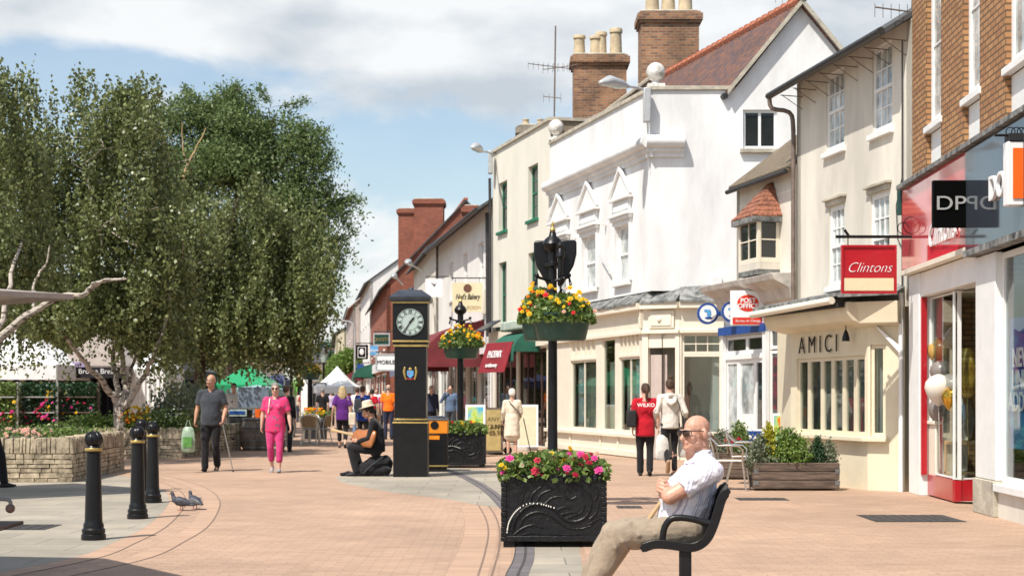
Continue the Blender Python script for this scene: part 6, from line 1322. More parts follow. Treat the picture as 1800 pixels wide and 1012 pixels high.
limb(mb, [V(216, 715, 35.6), V(230, 670, 35.9), V(232, 640, 36), V(250, 560, 36), V(240, 420, 36.2)], .06, .02, seed=8)
for k in range(16):
    a = V(random.uniform(130, 270), random.uniform(250, 540), random.uniform(34.5, 37)); limb(mb, [a, a+Vector((random.uniform(-.9, .9), random.uniform(-.6, .6), .5)), a+Vector((random.uniform(-1.6, 1.6), random.uniform(-1, 1), .8))], .018, .006, 5, seed=k)
mb.build('trunk', 'birch_bark', t)
E = [(V(150, 300, 36), (1.9, 1.9, 2.3)), (V(225, 250, 36.3), (1.3, 1.5, 1.7)), (V(215, 420, 35.8), (1.9, 1.9, 2.0)), (V(90, 430, 35.6), (1.9, 1.8, 2.2)), (V(255, 510, 35.6), (1.15, 1.5, 1.2)), (V(150, 540, 35.2), (1.5, 1.5, .8)), (V(40, 560, 35), (1.2, 1.3, .7)), (V(230, 185, 36.5), (.45, .7, .7)), (V(300, 590, 35.6), (.7, 1, .5)), (V(75, 300, 36.6), (1.3, 1.5, 1.8))]
rg_ = np.random.default_rng(3); P = strands(E, 4800, 11, (.3, 1.2)); P = P[(P[:, 2] > 2.65) | (rg_.random(len(P)) < .22) | (P[:, 0] > -8.6)]; P2 = strands([(V(140, 130, 36), (.28, .4, .3)), (V(250, 140, 36), (.32, .4, .25)), (V(215, 165, 36.4), (.7, .8, .35))], 130, 12, (.2, .8))
leafmesh('crown', np.concatenate([P, P2]), .098, 'birch_leaf', t, seed=1, droop=1.1, aspect=.72)
# --- birch at the left edge, its pale limb reaching right
t = thing('birch_tree', 'birch at the left edge with one pale limb bending far to the right', 'tree', (xat(-70, 29), 29, 0)); mb = MB(); b0 = Vector((xat(-70, 29), 29, 0))
limb(mb, [b0, V(-50, 680, 29), V(-10, 610, 29), V(20, 575, 28.8), V(62, 545, 28.6), V(110, 520, 28.4), V(150, 517, 28.3), V(178, 495, 28.2), V(222, 490, 28)], .115, .02, wob=.02, seed=5)
limb(mb, [V(150, 517, 28.3), V(165, 500, 28.2), V(185, 492, 28.1), V(215, 490, 27.9)], .04, .015, 6, seed=6)
limb(mb, [V(-20, 620, 29), V(5, 560, 29.2), V(22, 480, 29.6), V(38, 425, 30.4)], .07, .025, seed=7)
limb(mb, [V(60, 545, 28.8), V(62, 500, 29), V(75, 470, 29), V(88, 430, 29)], .035, .012, 6, seed=9)
mb.build('trunk', 'birch_bark', t)
E = [(V(-20, 300, 31), (1.5, 1.6, 2.2)), (V(30, 210, 31), (.9, 1.2, 1.0)), (V(20, 420, 31.5), (1.0, 1.4, 1.2)), (V(-60, 480, 30), (1.2, 1.4, 1.4)), (V(5, 140, 31), (.35, .6, .5))]
leafmesh('crown', strands(E, 2000, 15, (.3, 1.1)), .088, 'birch_leaf', t, seed=2, droop=1.1, aspect=.72)
# --- second birch right of it, over the market
t = thing('birch_tree', 'weeping birch with a dark trunk behind the man in the dark polo shirt', 'tree', (xat(352, 44), 44, 0)); mb = MB(); b0 = Vector((xat(352, 44), 44, 0))
limb(mb, [b0, V(352, 660, 44), V(350, 600, 44), V(365, 500, 44), V(400, 420, 44), V(420, 350, 44)], .2, .04, seed=10)
limb(mb, [V(350, 610, 44), V(390, 560, 43.8), V(450, 500, 43.5), V(490, 450, 43.5)], .1, .02, seed=11); limb(mb, [V(352, 600, 44), V(330, 520, 44), V(310, 440, 44)], .1, .02, seed=12)
mb.build('trunk', 'bark', t)
E = [(V(420, 420, 44), (2.3, 2.2, 1.9)), (V(340, 470, 44), (1.8, 1.9, 2.0)), (V(500, 480, 43.8), (1.45, 1.6, 1.7)), (V(450, 545, 43.6), (1.8, 1.7, 1.1)), (V(370, 575, 43.6), (1.5, 1.5, .8)), (V(538, 525, 43.6), (.68, 1, .85)), (V(300, 560, 44), (1.0, 1.2, 1.0)), (V(520, 590, 43.6), (.7, .8, .5)), (V(470, 360, 44), (1.1, 1.2, .8))]
leafmesh('crown', strands(E, 4600, 16, (.3, 1.3)), .108, 'birch_leaf', t, seed=3, droop=1.1, aspect=.72)
# --- tall ash behind
def clumps(ells, n, per, seed, r=.42, shell=.5):
    ells = lumps(ells, seed, 9) if n > 400 else ells
    rg = np.random.default_rng(seed); w = np.array([e[1][0]*e[1][1]*e[1][2] for e in ells])**.67; w /= w.sum(); idx = rg.choice(len(ells), n, p=w); out = []
    for i in idx:
        c, rr = np.array(ells[i][0], float), np.array(ells[i][1], float); d = rg.normal(size=3); d /= np.linalg.norm(d); p = c+d*rr*(shell+(1-shell)*rg.random()**.5)
        q = rg.normal(size=(per, 3))*np.array([r, r, r*.42]); q[:, 2] -= .25*(q[:, 0]**2+q[:, 1]**2)/r; out.append(p+q)
    return np.concatenate(out)
def bigtree(name, label, base, tpts, ells, n, per, m, size, seed, r=.42, bark='bark', tr=.25, droop=.4, aspect=.45):
    t = thing(name, label, 'tree', tuple(base)); mb = MB(); limb(mb, [base]+tpts, tr, tr*.25, 10, seed=seed)
    rg = random.Random(seed)
    for c, rr in ells:
        a = Vector(tpts[len(tpts)//2]); c = Vector(c); limb(mb, [a, a.lerp(c, .5)+Vector((0, 0, .3)), c], tr*.35, .02, 6, seed=rg.randint(0, 99))
        for _ in range(4): e_ = c+Vector((rg.uniform(-1, 1)*rr[0], rg.uniform(-1, 1)*rr[1], rg.uniform(-.6, 1)*rr[2]))*.8; limb(mb, [c, c.lerp(e_, .5)+Vector((0, 0, .1)), e_], .05, .012, 5, seed=rg.randint(0, 99))
    mb.build('trunk', bark, t); leafmesh('crown', clumps(ells, n, per, seed, r), size, m, t, seed=seed, droop=droop, aspect=aspect); return t
AY = 60.0
bigtree('ash_tree', 'tallest ash tree with bright green clumps rising behind the birches', Vector((xat(400, AY), AY, 0)), [V(400, 600, AY), V(405, 450, AY), V(420, 330, AY), V(430, 220, AY)],
        [(V(420, 210, AY), (1.5, 1.6, 1.1)), (V(350, 190, AY), (.95, 1.2, .7)), (V(480, 225, AY), (1.1, 1.3, 1.0)), (V(440, 290, AY), (2.2, 2.0, 1.2)), (V(535, 245, AY), (.75, 1, .6)), (V(530, 320, AY), (.9, 1.2, .75)), (V(556, 275, AY), (.35, .8, .3)), (V(350, 280, AY), (1.7, 2, 1.5)), (V(500, 370, AY), (1.6, 1.6, 1.1)), (V(548, 400, AY), (.7, 1, .5)), (V(300, 330, AY), (1.3, 1.6, 1.4)), (V(575, 350, AY), (.4, .6, .35)), (V(545, 460, AY), (.6, .8, .6)), (V(290, 210, AY), (.6, .8, .5)), (V(575, 500, AY), (.35, .6, .4)), (V(470, 420, AY), (1.6, 1.6, 1.2)), (V(598, 362, AY), (.4, .5, .3)), (V(590, 430, AY), (.3, .4, .3)), (V(400, 170, AY), (.8, .9, .45))], 900, 75, 'ash_leaf', .155, 41, .40)
mb = None
# airy outer sprays of the ash
t = [o for o in bpy.data.objects if o.name == 'ash_tree'][0]; pts = []; rg = np.random.default_rng(77); mb = MB()
for (a, b) in (((590, 360), (622, 340)), ((600, 352), (640, 350)), ((585, 420), (612, 415)), ((575, 470), (605, 462)), ((600, 380), (625, 410)), ((560, 300), (585, 262)), ((500, 185), (540, 175)), ((470, 175), (455, 150)), ((340, 170), (325, 152)), ((400, 165), (420, 148)), ((560, 540), (590, 548)), ((585, 440), (600, 450))):
    p, q = V(*a, AY), V(*b, AY); mb.tube([V(500, 400, AY), p-Vector((.6, 0, .1)), p, q], [.03, .02, .012, .005], 5)
    for k in range(13): c = p.lerp(q, k/12); n_ = 20; pts.append(np.array(c)+rg.normal(size=(n_, 3))*np.array([.11, .16, .10])-np.array([0, 0, .06]))
mb.build('twigs', 'bark', t); leafmesh('outer_sprays', np.concatenate(pts), .13, 'ash_leaf', t, seed=5, droop=.5, aspect=.4)
mb = MB(); limb(mb, [V(322, 320, 57), V(330, 290, 57), V(345, 262, 57), V(362, 225, 57)], .05, .015, 6, seed=3); limb(mb, [V(330, 290, 57), V(322, 255, 57), V(320, 215, 57)], .03, .012, 6, seed=4); mb.build('bare_branch', 'wood_pale', t)
bigtree('garden_tree', 'small bright green tree at the far end between gazebo and shops', Vector((xat(612, 118), 118, 0)), [V(612, 660, 118), V(612, 640, 118)], [(V(606, 640, 118), (.9, 1, .9)), (V(618, 630, 118), (.7, .8, .8)), (V(596, 652, 118), (.8, .8, .6))], 160, 60, 'bright_leaf', .25, 43, .35)
for k, (px, py, Y, rx, rz) in enumerate(((560, 640, 230, 3.5, 2.2), (590, 634, 260, 3.2, 2.4), (625, 630, 250, 2.5, 2.8), (528, 645, 210, 4.5, 2.4), (575, 622, 300, 2.4, 2.6), (495, 640, 170, 4, 2.4), (440, 640, 150, 4, 2.6))):
    bigtree('distant_tree', ['dark round tree on the skyline left of the lantern', 'dark tree on the skyline behind the white gazebo', 'dark tree on the skyline beside the last house', 'broad dark tree beyond the basket post', 'pointed dark tree highest on the skyline', 'dark tree above the woman in pink', 'dark tree beyond the green market tent'][k], Vector((xat(px, Y), Y, 0)), [V(px, 680, Y), V(px, py, Y)], [(V(px, py, Y), (rx, rx, rz)), (V(px+6, py+8, Y), (rx, rx, rz*.6)), (V(px-8, py+10, Y), (rx, rx, rz*.6))], 150, 50, 'deep_leaf', .5, 50+k, .8)
mb = None
for k, (px, Y, h) in enumerate(((200, 70, 6.5), (60, 72, 7), (290, 74, 6))):
    bigtree('square_tree', ['leafy tree behind the white tent on the square', 'leafy tree far left behind the stalls', 'leafy tree between birch trunks at the back of the square'][k], Vector((xat(px, Y), Y, 0)), [Vector((xat(px, Y), Y, 2)), Vector((xat(px, Y), Y, h-2))], [(Vector((xat(px, Y), Y, h-2)), (3, 2.5, 2)), (Vector((xat(px, Y)-1.5, Y, h-3)), (2, 2, 1.5)), (Vector((xat(px, Y)+1.8, Y, h-2.8)), (2, 2, 1.5))], 260, 60, 'birch_leaf', .22, 70+k, .5)
# ================================================================ stone flower beds
def stonebed(label, quad, h, plants=True, seed=0, cop=.2):
    c = sum((Vector((q[0], q[1], 0)) for q in quad), Vector())/len(quad); t = thing('stone_flower_bed', label, 'flower bed', (c.x, c.y, 0), 'dry stone flower beds'); rg = random.Random(seed); mb = MB(); cp = MB()
    n = len(quad)
    for i in range(n):
        a, b = quad[i], quad[(i+1) % n]; F_ = Fr(a, b); z = 0
        while z < h-cop-.01:
            hh = min(rg.uniform(.05, .10), h-cop-z); u = 0
            while u < F_.L:
                w = rg.uniform(.12, .36); w = min(w, F_.L-u); j = rg.uniform(-.012, .012); g = .004
                if w > .02:
                    e_ = [rg.uniform(-.008, .008) for _ in range(4)]
                    fa = [F_.p(u+g, -.22, z+g), F_.p(u+w-g, -.22, z+g), F_.p(u+w-g, -.22, z+hh-g), F_.p(u+g, -.22, z+hh-g)]; fb = [F_.p(u+g, j+e_[0], z+g), F_.p(u+w-g, j+e_[1], z+g+rg.uniform(0, .006)), F_.p(u+w-g-rg.uniform(0, .01), j+e_[2], z+hh-g), F_.p(u+g+rg.uniform(0, .01), j+e_[3], z+hh-g-rg.uniform(0, .006))]; mb.hexa(fa, fb)
                u += w
            z += hh
        u = 0
        while u < F_.L-.01:
            w = min(rg.uniform(.05, .10), F_.L-u); z1 = h+rg.uniform(-.03, .02); j = rg.uniform(-.01, .02); l = rg.uniform(-.015, .015)
            cp.hexa([F_.p(u+.003, -.26, h-cop+.001), F_.p(u+w-.003, -.26, h-cop+.001), F_.p(u+w-.003+l, -.26, z1), F_.p(u+.003+l, -.26, z1)], [F_.p(u+.003, j, h-cop+.001), F_.p(u+w-.003, j, h-cop+.001), F_.p(u+w-.003+l, j-.02, z1), F_.p(u+.003+l, j-.02, z1)]); u += w
    mb.build('wall', 'dry_stone', t, bevel=.008); cp.build('coping', 'dry_stone', t, bevel=.01)
    s = MB(); s.prism([Vector((q[0], q[1], .02)).lerp(Vector((c.x, c.y, .02)), .02) for q in quad], [Vector((q[0], q[1], h-.1)).lerp(Vector((c.x, c.y, h-.1)), .02) for q in quad]); s.build('earth', 'soil', t); return t
q0, q1 = gp(-60, 847), gp(127, 847); q2 = gp(155, 836); SB1 = stonebed('nearest dry stone flower bed with upright coping stones at the left edge', [(q0.x-3, q0.y), (q1.x, q1.y), (q2.x+.1, q2.y+2.2), (q0.x-3, q2.y+2.4)], .72, seed=3, cop=.26)
def scatter(name, par, x0, x1, y0, y1, z0, z1, n, size, m, seed, droop=-.6):
    rg = np.random.default_rng(seed); k = max(4, n//60); C = rg.uniform(size=(k, 2)); P = []
    for i in range(k): hh = rg.uniform(.4, 1)*(z1-z0); q = rg.normal(size=(60, 3))*np.array([.16, .16, 0]); q[:, 0] += x0+(x1-x0)*C[i, 0]; q[:, 1] += y0+(y1-y0)*C[i, 1]; q[:, 2] = z0+hh*rg.uniform(0, 1, 60); P.append(q)
    return leafmesh(name, np.concatenate(P), size, m, par, seed=seed, droop=droop)
scatter('foliage', SB1, q0.x-2.5, q2.x-.2, q0.y+.3, q2.y+1.9, .66, .92, 3000, .07, 'herb_leaf', 4); scatter('grey_foliage', SB1, q0.x-2.5, q2.x-.2, q0.y+.2, q2.y+1.9, .66, .82, 2200, .05, 'grey_leaf', 5)
flowers('pink_flowers', [(random.uniform(q0.x, q2.x-.3), random.uniform(q0.y+.2, q0.y+1), .74+random.uniform(0, .12)) for _ in range(70)], .03, 'petal_blush', SB1)
a, b = gp(100, 806), gp(318, 806); c_ = gp(346, 798)
SB2 = stonebed('long dry stone flower bed under the birch, behind the bollards', [(a.x, a.y), (b.x, b.y), (c_.x, c_.y+.3), (b.x+.4, b.y+5.5), (a.x, b.y+5.5)], .68, seed=6, cop=.24)
scatter('foliage', SB2, a.x, b.x, a.y+.3, a.y+4.5, .6, .95, 6000, .08, 'herb_leaf', 7); scatter('bright_foliage', SB2, a.x+.5, a.x+1.6, a.y+.3, a.y+1.5, .6, 1.05, 1500, .09, 'bright_leaf', 8)
scatter('tall_grasses', SB2, xat(270, 36), xat(335, 36), 36, 39, .6, 1.75, 4200, .11, 'grey_leaf', 9, -2.2); scatter('foliage', SB2, xat(255, 36), xat(330, 36), 35.4, 37.5, .6, 1.2, 3600, .08, 'herb_leaf', 10, -1)
flowers('yellow_flowers', [(xat(random.uniform(228, 272), 36), random.uniform(35.3, 37), 1.0+random.uniform(-.15, .16)) for _ in range(90)], .04, 'petal_yellow', SB2); flowers('orange_flowers', [(xat(random.uniform(222, 250), 36), random.uniform(35.3, 36.5), .88+random.uniform(-.1, .14)) for _ in range(40)], .035, 'petal_orange', SB2)
flowers('white_flowers', [(xat(random.uniform(258, 330), 36), random.uniform(35.2, 37.4), .95+random.uniform(-.2, .25)) for _ in range(240)], .022, 'petal_white', SB2)
# ================================================================ people
def vadd(a, b, k=1): return Vector(a)+Vector(b)*k
def hand(mb, w, d, nrm, curl=.5, s=1.0, seg=7, thumb=1, split=True):
    # w wrist, d direction of the hand, nrm the way the palm faces, thumb: side sign
    w = Vector(w); d = Vector(d).normalized(); nrm = Vector(nrm); nrm = (nrm-d*nrm.dot(d)).normalized(); sd = d.cross(nrm)*thumb
    mb.chain([(w, .024*s, .018*s), (w+d*.045*s, .038*s, .016*s), (w+d*.085*s, .040*s, .013*s)], 10, side=sd)
    for k, (o, L) in enumerate(((.030, .070), (.010, .080), (-.010, .074), (-.030, .058))):
        b = w+(d*.082+sd*o)*s; c = curl*(1+.08*k); d1 = d*math.cos(c)+nrm*math.sin(c); d2 = d*math.cos(c*2)+nrm*math.sin(c*2); d3 = d*math.cos(c*2.7)+nrm*math.sin(c*2.7)
        p1 = b+d1*L*.45*s; p2 = p1+d2*L*.32*s; p3 = p2+d3*L*.23*s
        mb.chain([(b, .0095*s), (p1, .0090*s), (p2, .0082*s), (p3, .0070*s)], seg)
    b = w+(d*.02+sd*.028)*s; dt = (d*.65+sd*.65+nrm*.35).normalized(); p1 = b+dt*.035*s; p2 = p1+(dt+d*.5).normalized()*.028*s; p3 = p2+(d*.8+nrm*.35+sd*.1).normalized()*.02*s
    mb.chain([(b, .013*s), (p1, .0115*s), (p2, .0095*s), (p3, .0075*s)], seg)
def head_shapes(mb, c, M, s=1.0, ears=True, nose=1.0):
    q = lambda x, y, z: Vector(c)+M @ (Vector((x, y, z))*s)
    def E(x, y, z, a, b, d, sg=14, rg=10): mb.ell(q(x, y, z), (a*s, b*s, d*s), sg, rg, M.to_3x3() if len(M) == 4 else M)
    E(0, .014, .030, .076, .096, .086); E(0, -.022, -.022, .062, .076, .080); E(0, -.030, -.070, .055, .058, .044); E(0, -.074, -.098, .026, .020, .018)
    for x in (-1, 1): E(x*.034, -.078, -.022, .024, .020, .022); E(x*.048, -.03, -.07, .02, .04, .025)
    E(0, -.090, .020, .045, .012, .010); E(0, -.100, -.062, .022, .012, .014)
    mb.chain([(q(0, -.094, .010), .009*s), (q(0, -.110, -.018), .011*s*nose), (q(0, -.116, -.033), .013*s*nose)], 8)
    for x in (-1, 1): E(x*.011, -.106, -.036, .008, .009, .008, 8, 6)
    if ears:
        for x in (-1, 1): E(x*.079, .012, -.012, .009, .019, .032, 10, 8)
def face_parts(par, c, M, s=1.0, lips='lips'):
    q = lambda x, y, z: Vector(c)+M @ (Vector((x, y, z))*s)
    for x in (-1, 1):
        MB().ell(q(x*.032, -.090, .004), .0115*s, 10, 8).build('eye', 'white_paint', par); MB().ell(q(x*.032, -.098, .004), .0062*s, 8, 6).build('iris', 'ink_black', par)
        mb = MB(); mb.chain([(q(x*.018, -.102, .022), .004*s), (q(x*.034, -.100, .027), .005*s), (q(x*.05, -.088, .022), .003*s)], 6); mb.build('eyebrow', 'hair_dark', par)
    mb = MB(); mb.chain([(q(-.022, -.100, -.060), .004*s), (q(0, -.110, -.060), .0065*s), (q(.022, -.100, -.060), .004*s)], 6); mb.build('mouth', lips, par)
def hair(par, c, M, style, m, s=1.0, vx=.012):
    if style == 'none': return
    q = lambda x, y, z: Vector(c)+M @ (Vector((x, y, z))*s); mb = MB()
    def E(x, y, z, a, b, d): mb.ell(q(x, y, z), (a*s, b*s, d*s), 14, 10, M)
    if style == 'sides':
        E(0, .035, -.005, .082, .082, .05)
    else:
        E(0, .022, .046, .083, .098, .084); E(0, .055, .0, .080, .065, .075)
        for x in (-1, 1): E(x*.066, .02, .01, .02, .05, .04)
    if style == 'fluffy': E(0, .03, .06, .095, .10, .085); E(0, .07, .0, .09, .06, .08)
    if style == 'long':
        mb.chain([(q(0, .05, .03), .09*s, .06*s), (q(0, .075, -.08), .105*s, .055*s), (q(0, .085, -.19), .10*s, .04*s), (q(0, .08, -.27), .05*s, .02*s)], 14, side=M @ Vector((1, 0, 0)))
        for x in (-1, 1): mb.chain([(q(x*.07, .01, .03), .03*s), (q(x*.09, .01, -.06), .035*s), (q(x*.085, .01, -.16), .02*s)], 8)
    if style == 'bun': E(0, .05, .15, .045, .045, .04)
    if style == 'pony': mb.chain([(q(0, .10, .04), .04*s), (q(0, .135, -.03), .035*s), (q(0.01, .125, -.12), .03*s), (q(0.01, .115, -.2), .015*s)], 10)
    mb.build('hair', m, par, remesh=vx, sm=2, disp=.012, dscale=.05)
def person(name, label, loc, rz, H, top, bottom, shoes='black_matt', skin='skin', hairs=('short', 'hair_brown'), sleeve='short', legs='trousers', P=None, build=1.0, hem=.90, vx=.013, lean=0, face=True, hands=True, group=None, belly=0, bust=0, curl=.45, openc=None, hoodm=None, prt=True):
    t = thing('person', label, 'person', loc, group, rz, local=True); k = H/1.75
    J = dict(pel=(0, 0, .95), wai=(0, -.005, 1.10), che=(0, -.005, 1.27), sho=(0, .01, 1.40), nek=(0, .012, 1.46), hed=(0, -.012, 1.625), hr=0, hp=0, ht=0,
             sL=(.175, .01, 1.405), eL=(.225, .03, 1.12), wL=(.235, -.03, .88), sR=(-.175, .01, 1.405), eR=(-.225, .03, 1.12), wR=(-.235, -.03, .88),
             hL=(.09, 0, .92), kL=(.10, -.01, .50), aL=(.10, .03, .09), hR=(-.09, 0, .92), kR=(-.10, -.01, .50), aR=(-.10, .03, .09), fL=(0, -1, 0), fR=(0, -1, 0))
    J.update(P or {}); S = {}
    for n, v in J.items():
        if isinstance(v, tuple) and n not in ('fL', 'fR'):
            v = Vector(v)
            if lean and n[0] in 'wcsneh' and n not in ('hL', 'hR') or (lean and n in ('eL', 'eR', 'wL', 'wR')):
                y, z = v.y, v.z-.95; v = Vector((v.x, y*math.cos(lean)-z*math.sin(lean), .95+y*math.sin(lean)+z*math.cos(lean)))
            S[n] = v*k
        else: S[n] = v
    M = Matrix.Rotation(S['hr'], 3, 'Z') @ Matrix.Rotation(S['ht'], 3, 'Y') @ Matrix.Rotation(S['hp']+lean*.3, 3, 'X'); b = build; X = Vector((1, 0, 0)); sdir = (S['sL']-S['sR']).normalized()
    mb = MB(); head_shapes(mb, S['hed'], M, k)
    mb.chain([(S['sho']+Vector((0, 0, -.03)), .08*k), (S['nek'], .062*k), (S['hed']+M @ Vector((0, .022, -.05))*k, .056*k)], 12)
    mb.chain([(S['pel'], .14*k*b, .10*k), (S['wai'], .125*k*b, .09*k), (S['che'], .15*k*b, .10*k), (S['sho'], .13*k, .07*k)], 14, side=sdir)
    for s in 'LR':
        sh, el, wr, hp, kn, an = (S[x+s] for x in ('s', 'e', 'w', 'h', 'k', 'a')); d = (wr-el).normalized(); bb = .5+.5*b
        mb.chain([(sh-(sh-S['sho'])*.1, .042*k*bb), (sh.lerp(el, .5), .041*k*bb), (el, .036*k*bb)], 10); mb.chain([(el, .036*k*bb), (el.lerp(wr, .3), .038*k*bb), (wr, .023*k)], 10)
        inn = Vector((-1 if s == 'L' else 1, 0, 0))
        if hands: hand(mb, wr, J.get('hd'+s, d), J.get('hn'+s, inn), J.get('hc'+s, curl), k*.98, 6, 1 if s == 'L' else -1)
        mb.chain([(hp, .07*k*b), (kn, .048*k)], 10); mb.chain([(kn, .048*k), (kn.lerp(an, .35), .052*k), (an, .034*k)], 10)
        fd = Vector(S['f'+s]); mb.chain([(an, .035*k), (an+Vector((0, 0, -.04))*k, .035*k), (an+fd*.1*k-Vector((0, 0, .055))*k, .03*k)], 8)
    body = mb.build('body', skin, t, remesh=vx*.9, sm=2)
    if face: face_parts(body, S['hed'], M, k)
    hair(body, S['hed'], M, *hairs, s=k, vx=max(vx, .01))
    # top
    e = .016; mb = MB(); hz = hem*k; pl = S['pel']; bot = S['pel'].lerp(S['wai'], 0); ph = (S['wai']-S['pel']).normalized()
    low = S['pel']+(ph*(hem-.95)*k if not P or 'pel' not in P else ph*(-.03*k))
    hipw = .150*k*b+e
    mb.chain([(low, hipw, .118*k*(.6+.4*b)+e+belly*.5), (S['pel']+ph*.05*k, hipw*.99, .115*k*(.6+.4*b)+e+belly), (S['wai'], .135*k*b+e, .10*k*(.6+.4*b)+e+belly), (S['che'], .162*k*b+e, .108*k*(.6+.4*b)+e), (S['sho'].lerp(S['che'], .15), .16*k*b+e*.6, .08*k+e), (S['sho']+Vector((0, 0, .01))*k, .10*k*b, .05*k+e)], 18, side=sdir, cs=.18)
    if bust:
        for x in (-1, 1): mb.ell(S['che']+sdir*x*.075*k+Vector((0, -.095, 0))*k, (.065*bust*k,)*3)
    for s in 'LR':
        sh, el, wr = S['s'+s], S['e'+s], S['w'+s]; bb = .5+.5*b
        if sleeve == 'long': mb.chain([(S['nek']-Vector((0, 0, .012))*k, .052*k), (S['sho'].lerp(sh, .55)+Vector((0, 0, .008))*k, .062*k), (sh, .066*k*bb)], 12); mb.chain([(sh, .066*k*bb), (sh.lerp(el, .5), .056*k*bb), (el, .052*k*bb), (el.lerp(wr, .5), .046*k), (el.lerp(wr, .93), .036*k)], 12)
        else: mb.chain([(S['nek']-Vector((0, 0, .012))*k, .052*k), (S['sho'].lerp(sh, .55)+Vector((0, 0, .008))*k, .062*k), (sh, .066*k*bb)], 12); mb.chain([(sh, .066*k*bb), (sh.lerp(el, .72), .066*k*bb)], 12, ce=.25)
    tp = mb.build('shirt' if sleeve == 'short' else 'jacket', top, t, remesh=vx, sm=2, disp=.014, dscale=.11)
    # bottom
    mb = MB()
    if legs == 'skirt':
        mb.chain([(S['wai'].lerp(S['pel'], .6), .15*k*b, .11*k), (S['pel'], .165*k*b, .13*k), ((S['kL']+S['kR'])/2+Vector((0, 0, .02)), .19*k*b, .15*k)], 18)
    else:
        mb.chain([(S['wai'].lerp(S['pel'], .55), .145*k*b, .108*k), (S['pel'].lerp((S['hL']+S['hR'])/2, .6), .165*k*b, .125*k*(.6+.4*b)), ((S['hL']+S['hR'])/2-Vector((0, 0, .03))*k, .15*k*b, .11*k)], 16, side=sdir)
        cut = {'trousers': .98, 'crop': .62, 'leggings': .9, 'shorts': .2}[legs]; sl = .75 if legs == 'leggings' else 1.0
        for s in 'LR':
            hp, kn, an = S['h'+s], S['k'+s], S['a'+s]
            mb.chain([(hp, .092*k*(.4+.6*b)), (hp.lerp(kn, .5), .085*k*(.4+.6*b)*(.5+.5*sl)), (kn, .070*k*sl)], 12); mb.chain([(kn, .070*k*sl), (kn.lerp(an, .4*cut), .069*k*sl), (kn.lerp(an, cut), .065*k*sl)], 12)
    mb.build('skirt' if legs == 'skirt' else 'trousers', bottom, t, remesh=vx, sm=2, disp=.014, dscale=.13)
    for s in 'LR':
        an = S['a'+s]; fd = Vector(S['f'+s]).normalized(); mb = MB(); up = Vector((0, 0, 1)); sd = fd.cross(up)
        if sd.length < .2: sd = X
        dn = sd.cross(fd).normalized(); dn = -dn if dn.z < 0 else dn
        mb.chain([(an-fd*.045*k-dn*.05*k, .036*k, .035*k), (an+fd*.04*k-dn*.045*k, .040*k, .04*k), (an+fd*.12*k-dn*.062*k, .044*k, .026*k), (an+fd*.165*k-dn*.066*k, .036*k, .018*k)], 12, side=sd)
        mb.build('shoe', shoes, t)
    return t, S, M
def at(px, py, k=0): q = gp(px, py); return (q.x, q.y, 0)
def walk(a=.16, s=1):   # stride: left leg forward when s=1
    f, r = ('L', 'R') if s > 0 else ('R', 'L'); x = {'L': .09, 'R': -.09}
    return {'k'+f: (x[f]*1.05, -.13*a/.16, .50), 'a'+f: (x[f], -.17*a/.16, .085), 'k'+r: (x[r]*1.0, -.03, .50), 'a'+r: (x[r]*.95, .22*a/.16, .12), 'f'+r: (0, -.93, -.3), 'f'+f: (0, -1, .08)}
# man in dark polo with a stick and a carrier bag (faces the camera)
pm = walk(.10, -1); pm.update(eR=(-.25, .02, 1.13), wR=(-.275, -.05, .90), eL=(.26, .03, 1.13), wL=(.245, -.17, .93), hdL=(.0, -.5, -.8), hcL=.9, hcR=.9, hr=-.25)
t, S, M = person('p', 'man in a dark polo shirt walking with a stick and a green carrier bag', at(371, 828), 0, 1.80, 'cloth_charcoal', 'cloth_black', skin='skin_tan', hairs=('none', ''), P=pm, build=1.18, hem=.84, belly=.03, vx=.012)
mb = MB(); c = S['hed']; mb.tube([c+Vector((x, -.103, .004)) for x in (-.055, -.01)], .004, 5); mb.tube([c+Vector((x, -.103, .004)) for x in (.01, .055)], .004, 5); mb.build('glasses', 'ink_black', t)
L0 = Vector(t.location)
def stick(label, top, bot, m='aluminium', handle='black_matt', r=.011):
    top, bot = Vector(top), Vector(bot); s = thing('walking_stick', label, 'walking stick', tuple(bot)); MB().tube([bot, top], r, 8).build('shaft', m, s); d = Vector((0, -1, 0)); MB().tube([top+d*.05, top, top-d*.06], r*1.3, 8).build('handle', handle, s); MB().tube([bot-Vector((0, 0, 0)), bot+(top-bot)*.04], r*1.5, 8).build('rubber_tip', handle, s)
q = gp(410, 829); stick('metal walking stick held by the man in the dark polo shirt', L0+S['wL']+Vector((0, -.06, -.07)), (q.x, q.y, 0))
def bag(label, c, w, d, h, m, m2=None, name='carrier_bag', strap=.18, cat='bag', grp=None):
    t = thing(name, label, cat, (c[0], c[1], c[2]-h/2), grp); x, y, z = c; mb = MB()
    mb.rings([[(x+w/2*a*math.cos(2*math.pi*i/16)*(1+.06*math.sin(3*i)), y+d/2*b*math.sin(2*math.pi*i/16), z-h/2+h*q) for i in range(16)] for a, b, q in ((.7, .8, 0), (.95, 1, .06), (1, 1, .35), (.92, .8, .7), (.7, .4, .95), (.5, .2, 1.0))])
    mb.build('bag', m, t)
    if m2: MB().box(x-w*.3, x+w*.3, y-d*.5-.008, y-d*.5+.02, z-h*.3, z+h*.1).build('print', m2, t)
    mb = MB(); mb.tube([(x-w*.2, y, z+h/2-.02), (x-.015, y, z+h/2+strap), (x+.015, y, z+h/2+strap), (x+w*.2, y, z+h/2-.02)], .008, 5); mb.build('handles', m, t); return t
bag('pale green plastic carrier bag held by the man in the dark polo shirt', (xat(331, 28.9), 28.9, zat(772, 28.9)), .26, .16, .46, 'plastic_bag', 'bag_green', strap=.12)
